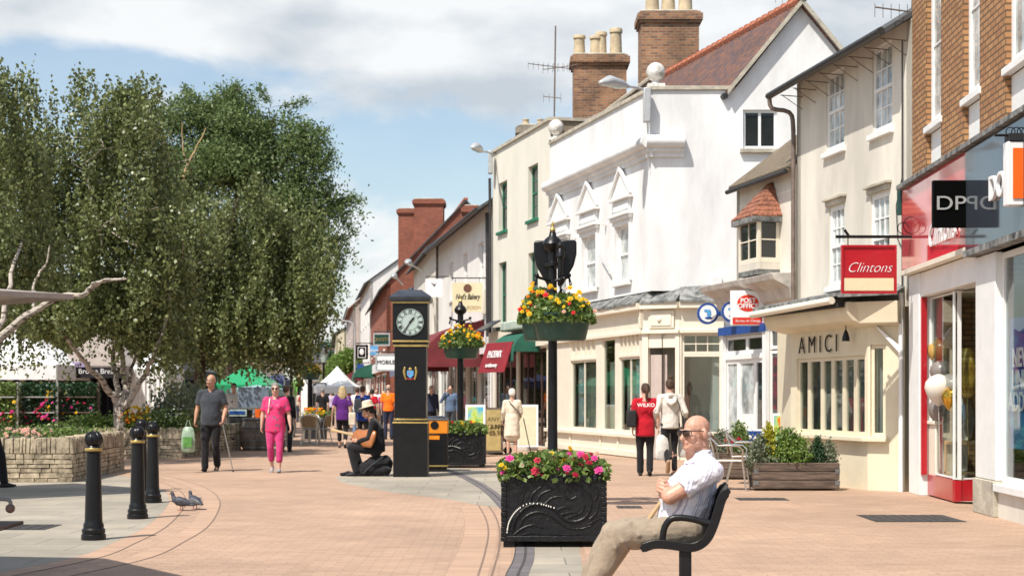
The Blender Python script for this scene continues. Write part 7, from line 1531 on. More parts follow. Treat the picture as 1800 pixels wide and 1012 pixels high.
# woman in pink
pw = walk(.10, 1); pw.update(eR=(-.25, .03, 1.13), wR=(-.27, .0, .90), eL=(.26, .03, 1.12), wL=(.30, -.06, .90), hr=.1)
t, S, M = person('p', 'woman in a pink flowered blouse and bright pink cropped trousers walking towards us', at(484, 830), 0, 1.64, 'flowered_blouse', 'cloth_pink', 'cloth_grey', 'skin', ('short', 'hair_grey'), P=pw, legs='crop', build=1.2, hem=.80, belly=.015, bust=1, vx=.012)
mb = MB(); c = S['hed']
for s in (-1, 1): mb.ell(c+Vector((s*.031, -.098, .003)), (.024, .006, .017))
mb.build('sunglasses', 'ink_black', t)
MB().chain([(S['sho']+Vector((-.09, -.07, .03)), .012), (S['che']+Vector((-.09, -.13, .05)), .012), (S['che']+Vector((-.11, -.12, -.10)), .012)], 6).build('rucksack_strap', 'cloth_cream', t)
# red tunic woman and hoodie woman walking away
pr = walk(.08, 1); pr.update(eR=(-.24, .05, 1.13), wR=(-.25, .02, .90), hr=.3)
t, S, M = person('p', 'woman with a dark ponytail in a red tunic walking away beside the corner shop', at(1134, 836), R(175), 1.62, 'cloth_red', 'cloth_black', hairs=('pony', 'hair_brown'), P=pr, build=1.12, hem=.76, skin='skin', vx=.012)
l0 = t.location; text('WILKO', (l0[0]-.0, l0[1]-.178, 1.235), (1, 0, 0), .085, 'sign_white', None, 'back_lettering', .004, sx=1.1, bold=.002).parent = t
o = [x for x in bpy.data.objects if x.name.startswith('back_lettering')][-1]; o.matrix_parent_inverse = (Matrix.Translation(Vector(l0)) @ Matrix.Rotation(R(175), 4, 'Z')).inverted()
def shoulderbag(label, c, w, h, m, strap_to, mm=None, d=.1):
    t = thing('shoulder_bag', label, 'bag', (c[0], c[1], c[2]-h/2)); x, y, z = c; MB().box(x-w/2, x+w/2, y-d/2, y+d/2, z-h/2, z+h/2).build('bag', m, t, bevel=.025); a = Vector(strap_to); MB().tube([(x-w*.35, y, z+h/2-.01), a, (x+w*.35, y, z+h/2-.01)], .011, 6).build('strap', mm or m, t); return t
shoulderbag('black shoulder bag on the left arm of the woman in the red tunic', (l0[0]-.24, l0[1]-.02, 1.00), .16, .30, 'black_matt', (l0[0]-.14, l0[1]-.0, 1.40), d=.26)
bag('white plastic carrier bag between the two women walking away', (l0[0]+.29, l0[1]-.05, .50), .24, .16, .44, 'bag_white', None, strap=.16)
ph = walk(.13, -1); ph.update(kR=(-.09, -.06, .50), aR=(-.08, -.02, .085), kL=(.09, -.0, .52), aL=(.085, .25, .25), fL=(0, -.45, -.9), eL=(.27, .08, 1.14), wL=(.25, -.08, .95), eR=(-.27, .08, 1.14), wR=(-.26, -.1, .94))
t, S, M = person('p', 'taller woman with a hair bun, in a cream hooded jacket and black leggings, walking away', at(1178, 836), R(184), 1.70, 'cloth_stone', 'cloth_black', 'cloth_tan', hairs=('bun', 'hair_brown'), sleeve='long', legs='leggings', P=ph, build=1.05, hem=.86, vx=.012)
mb = MB(); mb.chain([((-.08, .07, 1.36), .035), ((-.05, .12, 1.29), .045), ((0, .135, 1.25), .05), ((.05, .12, 1.29), .045), ((.08, .07, 1.36), .035)], 10); mb.chain([((-.09, .05, 1.40), .035), ((0, .08, 1.41), .04), ((.09, .05, 1.40), .035)], 10); mb.build('hood', 'cloth_stone', t, remesh=.013, sm=3)
mb = MB(); mb.tube([(-.08, .03, 1.43), (-.135, .125, 1.25), (-.20, .09, 1.0), (-.22, .03, .90)], .008, 6); mb.build('strap', 'black_matt', t)
l0 = t.location; shoulderbag('dark bag on the right hip of the woman in the cream hooded jacket', (l0[0]+.27, l0[1]-.02, .86), .1, .24, 'black_matt', (l0[0]+.2, l0[1]-.02, 1.05)); bag('pale carrier bag in the right hand of the woman in the cream hooded jacket', (l0[0]+.25, l0[1]+.14, .52), .2, .15, .40, 'bag_white', strap=.16)
# old woman in a cream coat
po = {'eR': (-.24, -.03, 1.15), 'wR': (-.2, -.2, 1.0), 'eL': (.23, .04, 1.14), 'wL': (.26, -.1, .92), 'hp': .15}
q = at(900, 801); t, S, M = person('p', 'white haired woman in a long cream coat seen from behind, with a stick', q, R(178), 1.55, 'cloth_cream', 'cloth_cream', 'black_matt', hairs=('fluffy', 'hair_white'), sleeve='long', legs='skirt', P=po, build=1.15, hem=.52, vx=.013, lean=.06)
stick('dark walking stick planted right of the woman in the cream coat', (q[0]+.27, q[1]-.02, .86), (q[0]+.45, q[1]-.12, 0), 'ink_black')
l0 = t.location; MB_ = MB(); MB_.tube([(l0[0]-.08, l0[1]-.1, 1.28), (l0[0]+.12, l0[1]-.15, 1.05), (l0[0]+.22, l0[1]-.03, .9)], .01, 6); o = MB_.build('shoulder_strap', 'black_matt'); tag(o, 'black bag strap crossing the back of the woman in the cream coat', 'bag strap')
t = thing('shopping_trolley', 'small wheeled shopping trolley in front of the woman in the cream coat', 'trolley', (xat(876, 38), 38, 0)); x = xat(878, 38); mb = MB(); mb.box(x-.2, x+.2, 37.85, 38.15, .35, .72); mb.build('bag', 'cloth_tan', t, bevel=.05)
for dx in (-.2, .0, .2): MB().rings([[(x+dx+.1*math.cos(a*R(20)), y, .1+.1*math.sin(a*R(20))) for a in range(18)] for y in (37.9-.02, 37.9+.02)]).build('wheel', 'black_matt', t)
mb = MB()
for dx in (-.2, 0, .2): mb.tube([(x+dx, 37.93, .1), (x+dx*.6, 38, .4)], .012, 6)
mb.tube([(x+.15, 38, .4), (x+.25, 38.05, .9), (x+.38, 38.05, .95)], .012, 6); mb.build('frame', 'black_matt', t)
# men by the shops
person('p', 'man in a grey jacket holding a phone to his ear beside the post', at(792, 773), R(-10), 1.76, 'cloth_denim', 'cloth_charcoal', hairs=('short', 'hair_dark'), sleeve='long', P={'eR': (-.30, -.10, 1.18), 'wR': (-.13, -.14, 1.50), 'hdR': (.3, .1, .8), 'hnR': (1, .3, 0)}, vx=.016)
person('p', 'balding man in a navy jacket right behind the clock', at(758, 772), R(20), 1.74, 'cloth_navy', 'cloth_black', hairs=('sides', 'hair_dark'), sleeve='long', vx=.016)
person('p', 'person in an orange high visibility vest left of the clock', at(683, 772), R(170), 1.76, 'cloth_orange', 'cloth_navy', hairs=('sides', 'hair_grey'), sleeve='short', vx=.016, build=1.1)
# woman in purple
pp_ = walk(.16, 1); t, S, M = person('p', 'blonde woman in a purple top and black cropped trousers walking away', at(602, 787), R(183), 1.66, 'cloth_purple', 'cloth_black', 'black_matt', hairs=('long', 'hair_blonde'), legs='crop', P={**pp_, 'eL': (.25, .06, 1.13), 'wL': (.29, -.02, .9)}, build=1.15, hem=.80, vx=.014)
l0 = t.location; mb = MB(); shoulderbag('long cream shoulder bag of the woman in purple', (l0[0]+.26, l0[1]-.02, .78), .18, .34, 'cloth_cream', (l0[0]+.12, l0[1]-.08, 1.42), d=.12)
# hat and blue jacket, crowd
person('p', 'person in a royal blue jacket behind the busker', at(638, 784), R(160), 1.68, 'cloth_blue', 'cloth_black', hairs=('short', 'hair_brown'), sleeve='long', hem=.75, vx=.018, build=1.15)
shoulderbag('dark rucksack on the person in the royal blue jacket', (gp(632, 784).x, gp(632, 784).y-.2, 1.12), .24, .38, 'cloth_charcoal', (gp(632, 784).x, gp(632, 784).y-.1, 1.38), d=.14)
crowd = [(628, 765, 1.7, 'cloth_white', 'cloth_denim', 'person in a white top between the woman in purple and the blue jacket', 180, 'hair_brown'), (654, 762, 1.65, 'cloth_red', 'cloth_black', 'person in a dark red top close to the orange vest', 160, 'hair_dark'), (618, 752, 1.72, 'cloth_orange', 'cloth_navy', 'distant person in orange in the middle of the street crowd', 170, 'hair_dark'),
         (642, 750, 1.6, 'cloth_teal', 'cloth_black', 'distant person in a teal top in the street crowd', 20, 'hair_blonde'), (567, 760, 1.70, 'cloth_black', 'cloth_black', 'person in black standing by the grey notice board', 190, 'hair_grey'), (534, 748, 1.68, 'cloth_red', 'cloth_denim', 'distant person in red beyond the cafe chairs', 30, 'hair_brown'),
         (582, 748, 1.66, 'cloth_lilac', 'cloth_black', 'distant person in lilac under the white gazebo', 180, 'hair_dark'), (610, 742, 1.7, 'cloth_grey', 'cloth_denim', 'farthest person in grey beneath the gazebo edge', 0, 'hair_dark'), (662, 746, 1.75, 'cloth_white', 'cloth_khaki', 'faraway person in white and khaki by the shops', 0, 'hair_brown'), (674, 752, 1.6, 'cloth_pink', 'cloth_black', 'faraway person in pink left of the clock', 10, 'hair_blonde'),
         (521, 742, 1.7, 'cloth_cream', 'cloth_navy', 'distant person in cream far behind the woman in pink', 0, 'hair_grey'), (823, 762, 1.62, 'cloth_cream', 'cloth_black', 'woman in pale clothes looking into the shop under the red awning', 200, 'hair_brown'), (595, 740, 1.74, 'cloth_navy', 'cloth_black', 'farthest person in navy in the street crowd', 180, 'hair_dark'), (649, 742, 1.68, 'cloth_purple', 'cloth_black', 'faraway person in violet in the street crowd', 0, 'hair_white')]
for px, py, H, a, b, lb, rz, hc in crowd: person('p', lb, at(px, py), R(rz), H, a, b, hairs=('short', hc), P=walk(.14, 1 if px % 2 else -1), vx=.024, face=py > 755, group='people in the distant street')
person('p', 'stallholder in a white apron behind the barrel stall', at(411, 782), R(10), 1.76, 'cloth_white', 'cloth_black', hairs=('short', 'hair_dark'), P={'eL': (.27, .02, 1.15), 'wL': (.2, -.2, 1.05)}, vx=.018, build=1.15)
person('p', 'person in dark clothes walking just behind the woman in pink', at(503, 794), R(170), 1.66, 'cloth_black', 'cloth_black', hairs=('short', 'hair_brown'), sleeve='long', vx=.018)
t = thing('person', '', 'person', (0, 0, 0)); bpy.data.objects.remove(t)
# left edge: someone in dark trousers stepping into the picture
q = gp(-12, 857); pl_ = walk(.2, 1); person('p', 'person stepping in at the left edge, only a dark trouser leg and black shoe showing', (q.x-.08, q.y, 0), R(88), 1.76, 'cloth_navy', 'cloth_black', sleeve='long', P=pl_, vx=.014)
# busker seated on his rucksack, leaning on the clock
q = gp(650, 836); bx_, by_ = q.x, q.y
PB = dict(pel=(.14, 0, .47), wai=(.15, 0, .62), che=(.12, 0, .80), sho=(.07, 0, .94), nek=(.035, 0, 1.0), hed=(-.03, 0, 1.13), hr=R(-90), hp=.35,
          sL=(.07, .17, .93), eL=(-.02, .24, .68), wL=(-.22, .14, .66), sR=(.07, -.17, .93), eR=(-.00, -.25, .66), wR=(-.20, -.16, .60), hdR=(-.6, .2, .2), hnR=(.3, .9, 0),
          hL=(.10, .09, .46), kL=(-.30, .12, .52), aL=(-.16, .12, .09), hR=(.10, -.09, .46), kR=(-.32, -.14, .49), aR=(-.22, -.14, .09), fL=(-1, 0, 0), fR=(-1, 0, 0))
t, S, M = person('p', 'busker in black with a straw hat sitting against the clock', (bx_, by_, 0), 0, 1.75, 'cloth_black', 'cloth_black', 'black_matt', skin='skin_tan', hairs=('short', 'hair_dark'), sleeve='long', P=PB, vx=.011)
c = S['hed']+Vector((0, 0, .07)); mb = MB(); mb.lathe((0, 0, 0), [(.165, 0), (.17, .01), (.10, .02), (.095, .06), (.09, .10), (.06, .125), (.01, .125)], 24, 1, .85); A_ = Matrix.Rotation(R(-14), 3, 'Y'); mb.v = [tuple(c+A_ @ Vector(v)) for v in mb.v]
h_ = mb.build('straw_hat', 'straw', t); 
t = thing('rucksack', 'crumpled black rucksack the busker sits on', 'bag', (bx_, by_, 0)); mb = MB(); mb.chain([((bx_-.10, by_-.08, .12), .12, .11), ((bx_+.10, by_-.02, .20), .19, .16), ((bx_+.26, by_, .22), .15, .14)], 16); mb.chain([((bx_-.1, by_-.1, .08), .08), ((bx_+.3, by_-.12, .1), .09)], 12); mb.build('bag', 'cloth_black', t, remesh=.012, sm=1, disp=.06, dscale=.11)
MB().tube([(bx_-.1, by_-.2, .05), (bx_+.05, by_-.24, .2), (bx_+.25, by_-.22, .34)], .012, 6).build('strap', 'cloth_charcoal', t)
t = thing('cloth_bundle', 'flat black cloth on the ground left of the rucksack', 'cloth', (bx_-.4, by_, 0)); mb = MB(); mb.chain([((bx_-.49, by_-.05, .03), .05, .025), ((bx_-.36, by_-.05, .05), .09, .04), ((bx_-.2, by_-.05, .03), .07, .03)], 12, side=(0, 1, 0)); mb.build('cloth', 'cloth_black', t, remesh=.01, sm=1, disp=.03, dscale=.08)
t = thing('guitar', 'brown guitar held flat by the busker', 'guitar', (bx_-.2, by_, .6)); g0 = Vector((bx_+.0, by_-.22, .66)); gd = Vector((-.80, .55, .16)).normalized(); gn = Vector((-.35, -.55, .2)).normalized(); mb = MB(); sd = gd.cross(gn)
mb.chain([(g0-gd*.1, .15, .04), (g0+gd*.05, .17, .045), (g0+gd*.16, .12, .042), (g0+gd*.26, .125, .04), (g0+gd*.32, .09, .038)], 20, side=sd); mb.build('body', 'guitar_wood', t); mb = MB(); mb.chain([(g0+gd*.34, .025, .015), (g0+gd*.72, .022, .012), (g0+gd*.86, .035, .012)], 8, side=sd); mb.build('neck', 'wood_pale', t)
# ================================================================ bench and seated man (nearest)
YM = 9.42
def mx(px): return (px-900)/297.0
def mz(py): return 1.4-(py-695)/297.0
t = thing('metal_bench', 'black metal bench seat with one curved armrest and a single post', 'bench', (mx(1193), YM-.3, 0)); t.rotation_euler.z = R(-6.5)
prof = [(1120, 957), (1130, 951), (1146, 947), (1170, 948), (1200, 952), (1218, 948), (1232, 936), (1242, 915), (1250, 890), (1257, 868), (1268, 853)]
Pf = smoothpts([Vector((mx(a), 0, mz(b))) for a, b in prof], 5)
def side(y0, y1, r, w=.0):
    mb = MB(); n = len(Pf); rs = []
    for i, p in enumerate(Pf):
        d = (Pf[min(i+1, n-1)]-Pf[max(i-1, 0)]).normalized(); nn = Vector((-d.z, 0, d.x)); k = r*(1 if 2 < i < n-3 else (.75 if i in (1, 2, n-3, n-2) else .5))
        rs.append([Vector((p.x, y0, p.z))-nn*k, Vector((p.x, y0, p.z))+nn*k, Vector((p.x, y1, p.z))+nn*k, Vector((p.x, y1, p.z))-nn*k])
    mb.rings(rs); return mb
side(YM-.34, YM-.285, .026).build('end_frame', 'black_metal', t, bevel=.008); side(YM+.27, YM+.32, .026).build('end_frame', 'black_metal', t, bevel=.008)
side(YM-.284, YM+.269, .006).build('seat_shell', 'black_metal', t)
for yy in (YM-.31, YM+.295):
    A_ = smoothpts([Vector((mx(a), yy, mz(b))) for a, b in ((1156, 944), (1157, 930), (1161, 916), (1170, 905), (1184, 902), (1205, 904), (1222, 908), (1240, 912))], 5); MB().tube(A_, .019, 12).build('armrest', 'black_metal', t)
mb = MB(); mb.box(mx(1184), mx(1205), YM-.32, YM-.24, .02, mz(956)); mb.build('post', 'black_metal', t, bevel=.012); mb = MB(); mb.box(mx(1184), mx(1205), YM+.24, YM+.32, .02, mz(956)); mb.build('post', 'black_metal', t, bevel=.012)
for s in (-1, 1): mb = MB(); mb.box(mx(1165), mx(1222), YM+s*.28-.06, YM+s*.28+.06, 0, .02); mb.build('foot_plate', 'black_metal', t, bevel=.005)
MB().box(mx(1190), mx(1200), YM-.24, YM+.24, mz(975), mz(966)).build('cross_bar', 'black_metal', t)
# seated man, built in place
t = thing('person', 'old bald man in sunglasses and a striped short sleeved shirt sitting with folded arms', 'person', (mx(1200), YM, .5)); vx = .0065
X0 = Vector((0, YM, 0)); q = lambda px, py, y=0: Vector((mx(px), YM+y, mz(py)))
hd = q(1222, 759.5, -.02); Mh = Matrix.Rotation(R(-57), 3, 'Z') @ Matrix.Rotation(R(4), 3, 'X')
mb = MB(); head_shapes(mb, hd, Mh, .87, nose=1.15); mb.ell(hd+Mh @ Vector((.070, .012, -.008)), (.013, .020, .030), 12, 8, Mh)
hq = lambda x, y, z: hd+Mh @ (Vector((x, y, z))*.87)
mb.ell(hq(0, -.084, -.094), (.028, .024, .022), 12, 8, Mh); mb.ell(hq(0, -.096, -.056), (.028, .014, .013), 12, 8, Mh); mb.ell(hq(0, -.096, -.072), (.022, .013, .009), 12, 8, Mh); mb.ell(hq(0, -.06, -.075), (.048, .034, .034), 14, 10, Mh); mb.chain([(hq(0, -.096, .010), .011), (hq(0, -.114, -.016), .012), (hq(0, -.124, -.033), .0135)], 10)
for s in (-1, 1): mb.ell(hq(s*.040, -.068, -.030), (.026, .026, .026), 12, 8, Mh)
mb.chain([(q(1234, 812, 0), .075), (q(1232, 797, 0), .060), (q(1228, 776), .055)], 14); mb.chain([(hq(0, -.06, -.09), .026), (q(1217, 800, -.01), .045)], 10)
mb.chain([(q(1203, 912), .13, .11), (q(1212, 880), .13, .11), (q(1226, 840), .14, .09), (q(1233, 822), .11, .06)], 16, side=(0, 1, 0))
sN = q(1243, 826, -.195); eN = q(1171, 869, -.20); wN = q(1166, 853, .045); sF = q(1228, 832, .18); eF = q(1180, 872, .20); wF = q(1166, 850, -.045)
mb.chain([(sN, .050), (sN.lerp(eN, .5), .048), (eN, .046)], 14); mb.chain([(eN, .046), (eN.lerp(wN, .35), .047), (eN.lerp(wN, .7), .036), (wN, .028)], 14)
mb.chain([(sF, .050), (eF, .042)], 12); mb.chain([(eF, .045), (eF.lerp(wF, .4), .045), (wF, .030)], 12)
hand(mb, wN, (-.15, .90, -.10), (.75, .1, -.2), .5, 1.0, 9, 1); hand(mb, wF, (-.42, -.78, .04), (.85, -.35, -.25), .62, 1.04, 9, -1)
for s, yy in ((0, -.11), (1, .11)): mb.chain([(q(1205, 925, yy), .06), (q(1090, 940, yy), .045), (q(1040, 1050, yy), .035), (q(1026, 1085, yy), .035)], 10)
body = mb.build('body', 'skin_old', t, remesh=.0048, sm=3)
# mouth, sunglasses, stubble of hair
mb = MB(); mb.chain([(hq(-.026, -.098, -.066), .003), (hq(0, -.1105, -.0645), .004), (hq(.026, -.098, -.067), .003)], 8); mb.build('mouth', 'lips', body)
mb = MB()
sg = MB(); frm = MB()
for s in (-1, 1):
    c = hq(s*.034, -.112, .002); sg.ell(c, (.029, .007, .0195), 16, 8, Mh @ Matrix.Rotation(R(12*s), 3, 'Z'))
    frm.tube([hq(s*.002, -.122, .018), hq(s*.034, -.120, .025), hq(s*.066, -.098, .019)], .0036, 6); frm.tube([hq(s*.066, -.098, .019), hq(s*.082, -.04, .016), hq(s*.084, .01, .010), hq(s*.082, .028, -.004)], .0030, 6); frm.tube([hq(s*.064, -.090, .020), hq(s*.063, -.091, -.004)], .0030, 6)
frm.tube([hq(-.012, -.122, .014), hq(.012, -.122, .014)], .003, 6); gl = frm.build('sunglasses', 'ink_black', body); sg.build('lens', 'lens_brown', gl)
mb = MB(); mb.ell(hq(0, .062, -.018), (.066, .044, .034), 16, 10, Mh); mb.build('hair', 'hair_grey_thin', body, remesh=.006, sm=2)
# shirt
mb = MB(); mb.chain([(q(1198, 917), .168, .145), (q(1200, 905), .172, .150), (q(1206, 885), .178, .155), (q(1215, 860), .182, .145), (q(1226, 838), .175, .118), (q(1234, 820), .145, .088), (q(1233, 806), .088, .072)], 24, side=(0, 1, 0), cs=.2)
hm = sN.lerp(eN, .66)
for s_, e_ in ((sN, eN), (sF, eF)):
    mb.chain([(q(1232, 806, math.copysign(.03, s_.y-YM)), .062), (s_.lerp(q(1233, 815, 0), .4), .072), (s_, .070)], 16)
    mb.chain([(s_, .071), (s_.lerp(e_, .35), .068), (s_.lerp(e_, .66), .071, .068)], 18, ce=.12)
sh = mb.build('shirt', 'striped_shirt', t, remesh=.006, sm=2, disp=.026, dscale=.07)
mb = MB()
mb.tube(smoothpts([q(1205, 815, -.03), q(1216, 806, -.072), q(1234, 796, -.078), q(1246, 792, -.03), q(1246, 792, .03), q(1234, 796, .078), q(1216, 806, .072), q(1205, 815, .03)], 4), .012, 8)
for s in (-1, 1): mb.hexa([q(1238, 791, s*.066), q(1216, 803, s*.075), q(1202, 824, s*.045), q(1206, 812, s*.012)], [q(1240, 800, s*.085), q(1218, 812, s*.092), q(1203, 829, s*.055), q(1207, 817, s*.016)])
mb.build('collar', 'striped_shirt', sh, remesh=.006, sm=1)
# trousers, belt, shoes
mb = MB(); mb.chain([(q(1208, 910), .15, .125), (q(1205, 922), .172, .145), (q(1196, 934), .17, .11)], 18, side=(0, 1, 0))
for s, yy, dx in ((0, -.105, 0), (1, .11, -4)):
    mb.chain([(q(1205, 928, yy), .098), (q(1150, 934, yy), .090), (q(1105+dx, 936, yy), .084), (q(1084+dx, 939, yy), .078)], 18); mb.chain([(q(1086+dx, 941, yy), .078), (q(1068+dx, 972, yy), .078, .072), (q(1050+dx, 1005, yy), .068, .064), (q(1034+dx, 1050, yy), .066), (q(1026+dx, 1080, yy), .068)], 18, ce=.2)
    for (a, b) in (((1150, 922), (1185, 940)), ((1128, 918), (1165, 944)), ((1104, 916), (1135, 950)), ((1080, 925), (1100, 962)), ((1073, 935), (1082, 975))): mb.chain([(q(a[0]+dx, a[1], yy-.05), .012), (q((a[0]+b[0])/2+dx, (a[1]+b[1])/2+2, yy-.083), .014), (q(b[0]+dx, b[1], yy-.05), .010)], 8)
mb.build('trousers', 'cloth_khaki', t, remesh=vx, sm=3, disp=.022, dscale=.14)
for yy, dx in ((-.105, 0), (.11, -4)):
    mb = MB(); a = q(1024+dx, 1093, yy); mb.chain([((a.x+.05, a.y, .055), .04, .045), ((a.x-.03, a.y, .055), .045, .05), ((a.x-.13, a.y, .04), .048, .034), ((a.x-.19, a.y, .03), .036, .022)], 14, side=(0, 1, 0)); mb.build('shoe', 'brown_wood', t)
t = thing('walking_stick', 'pale wooden walking stick between the legs of the seated bald man', 'walking stick', tuple(q(1030, 1105, -.02))); P_ = [q(1172, 884, .0), q(1166, 878, .0), q(1158, 886, -.01), q(1148, 900, -.015), q(1070, 1012, -.02), q(1002, 1108, -.02)]; P_[-1].z = .01; MB().tube(smoothpts(P_, 3), .0125, 10).build('shaft', 'wood_pale', t)
# ================================================================ market on the left
def gazebo(label, x0, x1, y0, y1, ze, zp, m, name='market_gazebo', walls=(), wm=None, val=.28, flat=0, legm='aluminium', text_=None):
    cx, cy = (x0+x1)/2, (y0+y1)/2; t = thing(name, label, 'gazebo', (cx, cy, 0)); c = [(x0, y0), (x1, y0), (x1, y1), (x0, y1)]; mb = MB(); n = 6
    for i in range(4):
        a, b = Vector((*c[i], ze)), Vector((*c[(i+1) % 4], ze)); tp = Vector((cx, cy, zp)); prev = None
        for j in range(n):
            t0, t1 = j/n, (j+1)/n; f = lambda p, s: Vector((p.x+(tp.x-p.x)*s, p.y+(tp.y-p.y)*s, ze+(zp-ze)*(s**(1.0+flat))))
            if j < n-1: mb.add([f(a, t0), f(b, t0), f(b, t1), f(a, t1)], [(0, 1, 2, 3)])
            else: mb.add([f(a, t0), f(b, t0), tp], [(0, 1, 2)])
        mb.add([a, b, b-Vector((0, 0, val)), a-Vector((0, 0, val))], [(0, 1, 2, 3)])
    mb.build('canopy', m, t, recalc=False, ang=25)
    for x, y in c: MB().box(x-.025, x+.025, y-.025, y+.025, 0, ze).build('leg', legm, t)
    for w in walls:
        a, b = Vector((*c[w], 0)), Vector((*c[(w+1) % 4], 0)); mb = MB(); N = 26; u = (b-a)/N; nn = Vector((u.y, -u.x, 0)).normalized()
        A = [a+u*i+nn*.035*math.sin(i*1.9) for i in range(N+1)]; mb.add([*[p+Vector((0, 0, .05)) for p in A], *[p+Vector((0, 0, ze-.02)) for p in A]], [(i, i+1, N+2+i, N+1+i) for i in range(N)]); mb.build('side_or_shade_sheet', wm or m, t, recalc=False)
    if text_: text(text_, (cx, y0-.02, ze-val/2), (1, 0, 0), val*.75, 'sign_white', t, ext=.006)
    return t
def gz(px0, px1, Y, dep, pe, ppk): return xat(px0, Y), xat(px1, Y), Y, Y+dep, zat(pe, Y), zat(ppk, Y+dep/2)
def g2(label, px0, px1, Y, dep, pe, ppk, m, **k): a = gz(px0, px1, Y, dep, pe, ppk); return gazebo(label, *a, m, **k)
g2('taupe and lilac peaked market gazebo lettered Brown Bread under the birch', 95, 218, 46, 3.2, 642, 578, 'canvas_taupe', val=.34, text_=None, walls=(2,), wm='canvas_black')  # black rear sheet added as the shade inside this stall
t = [o for o in bpy.data.objects if o.get('label', '').startswith('taupe and lilac')][0]; x0, x1 = xat(95, 45.95), xat(218, 45.95); MB().box(x0, x1, 45.93, 45.97, zat(664, 46), zat(645, 46)).build('banner', 'canvas_black', t); text('Fresh Brown Bread', ((x0+x1)/2, 45.92, zat(663, 46)+.17), (1, 0, 0), .21, 'sign_white', t, ext=.005)
mb = MB(); mb.box(x0-.02, x0+.9, 45.90, 45.92, zat(645, 46), zat(636, 46)); mb.build('lilac_valance', 'canvas_lilac', t)
g2('wide white market gazebo at the far left behind the flower racks', -90, 100, 44, 3.4, 640, 575, 'canvas_white', val=.42, walls=(2,), wm='canvas_black')  # dark sheet at the back stands in for deep shade beneath
g2('white tent with closed side curtains right of the birch trunk', 228, 292, 47, 2.6, 648, 612, 'canvas_white', walls=(0, 1, 3), wm='canvas_white')
g2('dark grey gazebo over the dark stall behind the man with the stick', 290, 350, 50, 3, 652, 630, 'canvas_black', walls=(2,), wm='canvas_black')
g2('green peaked market gazebo behind the barrel stall', 374, 470, 52, 3.4, 676, 640, 'canvas_green', legm='zinc')
g2('navy gazebo with patterned cloth right of the green one', 455, 500, 58, 3, 668, 656, 'canvas_navy')
g2('white peaked gazebo in the middle of the far street', 549, 622, 66, 3.2, 679, 643, 'canvas_white', flat=.35)
g2('pale blue low market canopy beneath the green gazebo', 400, 485, 47.5, 2.2, 683, 676, 'canvas_teal')
# barrel stall
t = thing('market_stall', 'stall of black boxes with a grey blue back panel behind the man with the stick', 'market stall', (xat(430, 41), 41.5, 0)); Y = 41
MB().box(xat(418, 43), xat(472, 43), 43, 43.08, .9, zat(680, 43)).build('back_panel', 'panel_grey', t); MB().box(xat(402, Y), xat(448, Y), Y, Y+.9, zat(716, Y)-.06, zat(716, Y)+.0).build('counter', 'aluminium', t)
MB().box(xat(404, Y), xat(436, Y), Y-.02, Y+.7, .62, zat(718, Y)).build('black_box', 'black_matt', t); MB().box(xat(404, Y), xat(434, Y), Y-.035, Y-.025, zat(731, Y), zat(719, Y)).build('blue_box', 'dial', t); mb = MB(); mb.box(xat(404, Y), xat(431, Y), Y-.05, Y-.04, zat(727, Y), zat(722, Y)); mb.build('slot', 'sign_blue', t)
MB().box(xat(402, Y), xat(431, Y), Y+.0, Y+.7, .08, .54).build('lower_box', 'black_matt', t); MB().box(xat(448, Y), xat(460, Y), Y, Y+.5, zat(738, Y), zat(719, Y)).build('orange_box', 'sign_orange', t)
for px in (402, 447): MB().box(xat(px, Y)-.02, xat(px, Y)+.02, Y, Y+.04, 0, .95).build('leg', 'aluminium', t)
for k, (px, lb) in enumerate(((443, 'weathered wooden barrel at the left of the pair'), (462, 'weathered wooden barrel partly behind the woman in pink'))):
    b = thing('barrel', lb, 'barrel', (xat(px, 40.6), 40.6, 0), 'wooden barrels by the stall'); X = xat(px, 40.6); MB().lathe((X, 40.6, 0), [(.22, 0), (.27, .2), (.285, .42), (.27, .64), (.22, .84), (.2, .84), (.2, .80)], 22).build('staves', 'barrel', b)
    for z in (.06, .25, .58, .78): MB().lathe((X, 40.6, 0), [(.235+.045*math.sin(z*3.6), z), (.245+.045*math.sin(z*3.6), z+.01), (.245+.045*math.sin(z*3.6), z+.035), (.235+.045*math.sin(z*3.6), z+.045)], 22).build('hoop', 'zinc', b)
# cafe plants and flags
for k, (px, Y, m, lb) in enumerate(((498, 60, 'bright_flag', 'white and green feather flag behind the woman in pink'), (528, 70, 'sign_white', 'white feather flag beyond the cafe chairs'))):
    t = thing('feather_flag', lb, 'flag', (xat(px, Y), Y, 0), 'feather flags'); x = xat(px, Y); MB().tube([(x, Y, 0), (x, Y, 2.6)], .02, 6).build('pole', 'aluminium', t); mb = MB(); mb.prism([(x+.03, Y-.01, .5), (x+.45, Y-.01, .7), (x+.55, Y-.01, 1.9), (x+.35, Y-.01, 2.4), (x+.03, Y-.01, 2.6)], [(x+.03, Y+.01, .5), (x+.45, Y+.01, .7), (x+.55, Y+.01, 1.9), (x+.35, Y+.01, 2.4), (x+.03, Y+.01, 2.6)]); mb.build('flag', m, t)
t = thing('flower_trough', 'low trough of yellow and orange flowers by the distant cafe chairs', 'planter', (xat(552, 51), 51, 0)); MB().box(xat(535, 51), xat(572, 51), 51, 51.4, .0, .72).build('box', 'black_matt', t)
scatter('foliage', t, xat(536, 51), xat(571, 51), 51, 51.4, .68, 1.0, 900, .08, 'herb_leaf', 91); flowers('yellow_flowers', [(xat(random.uniform(536, 571), 51), 50.95, .8+random.uniform(-.05, .2)) for _ in range(26)], .05, 'petal_yellow', t); flowers('orange_flowers', [(xat(random.uniform(536, 571), 51), 50.95, .8+random.uniform(-.05, .2)) for _ in range(14)], .05, 'petal_orange', t)
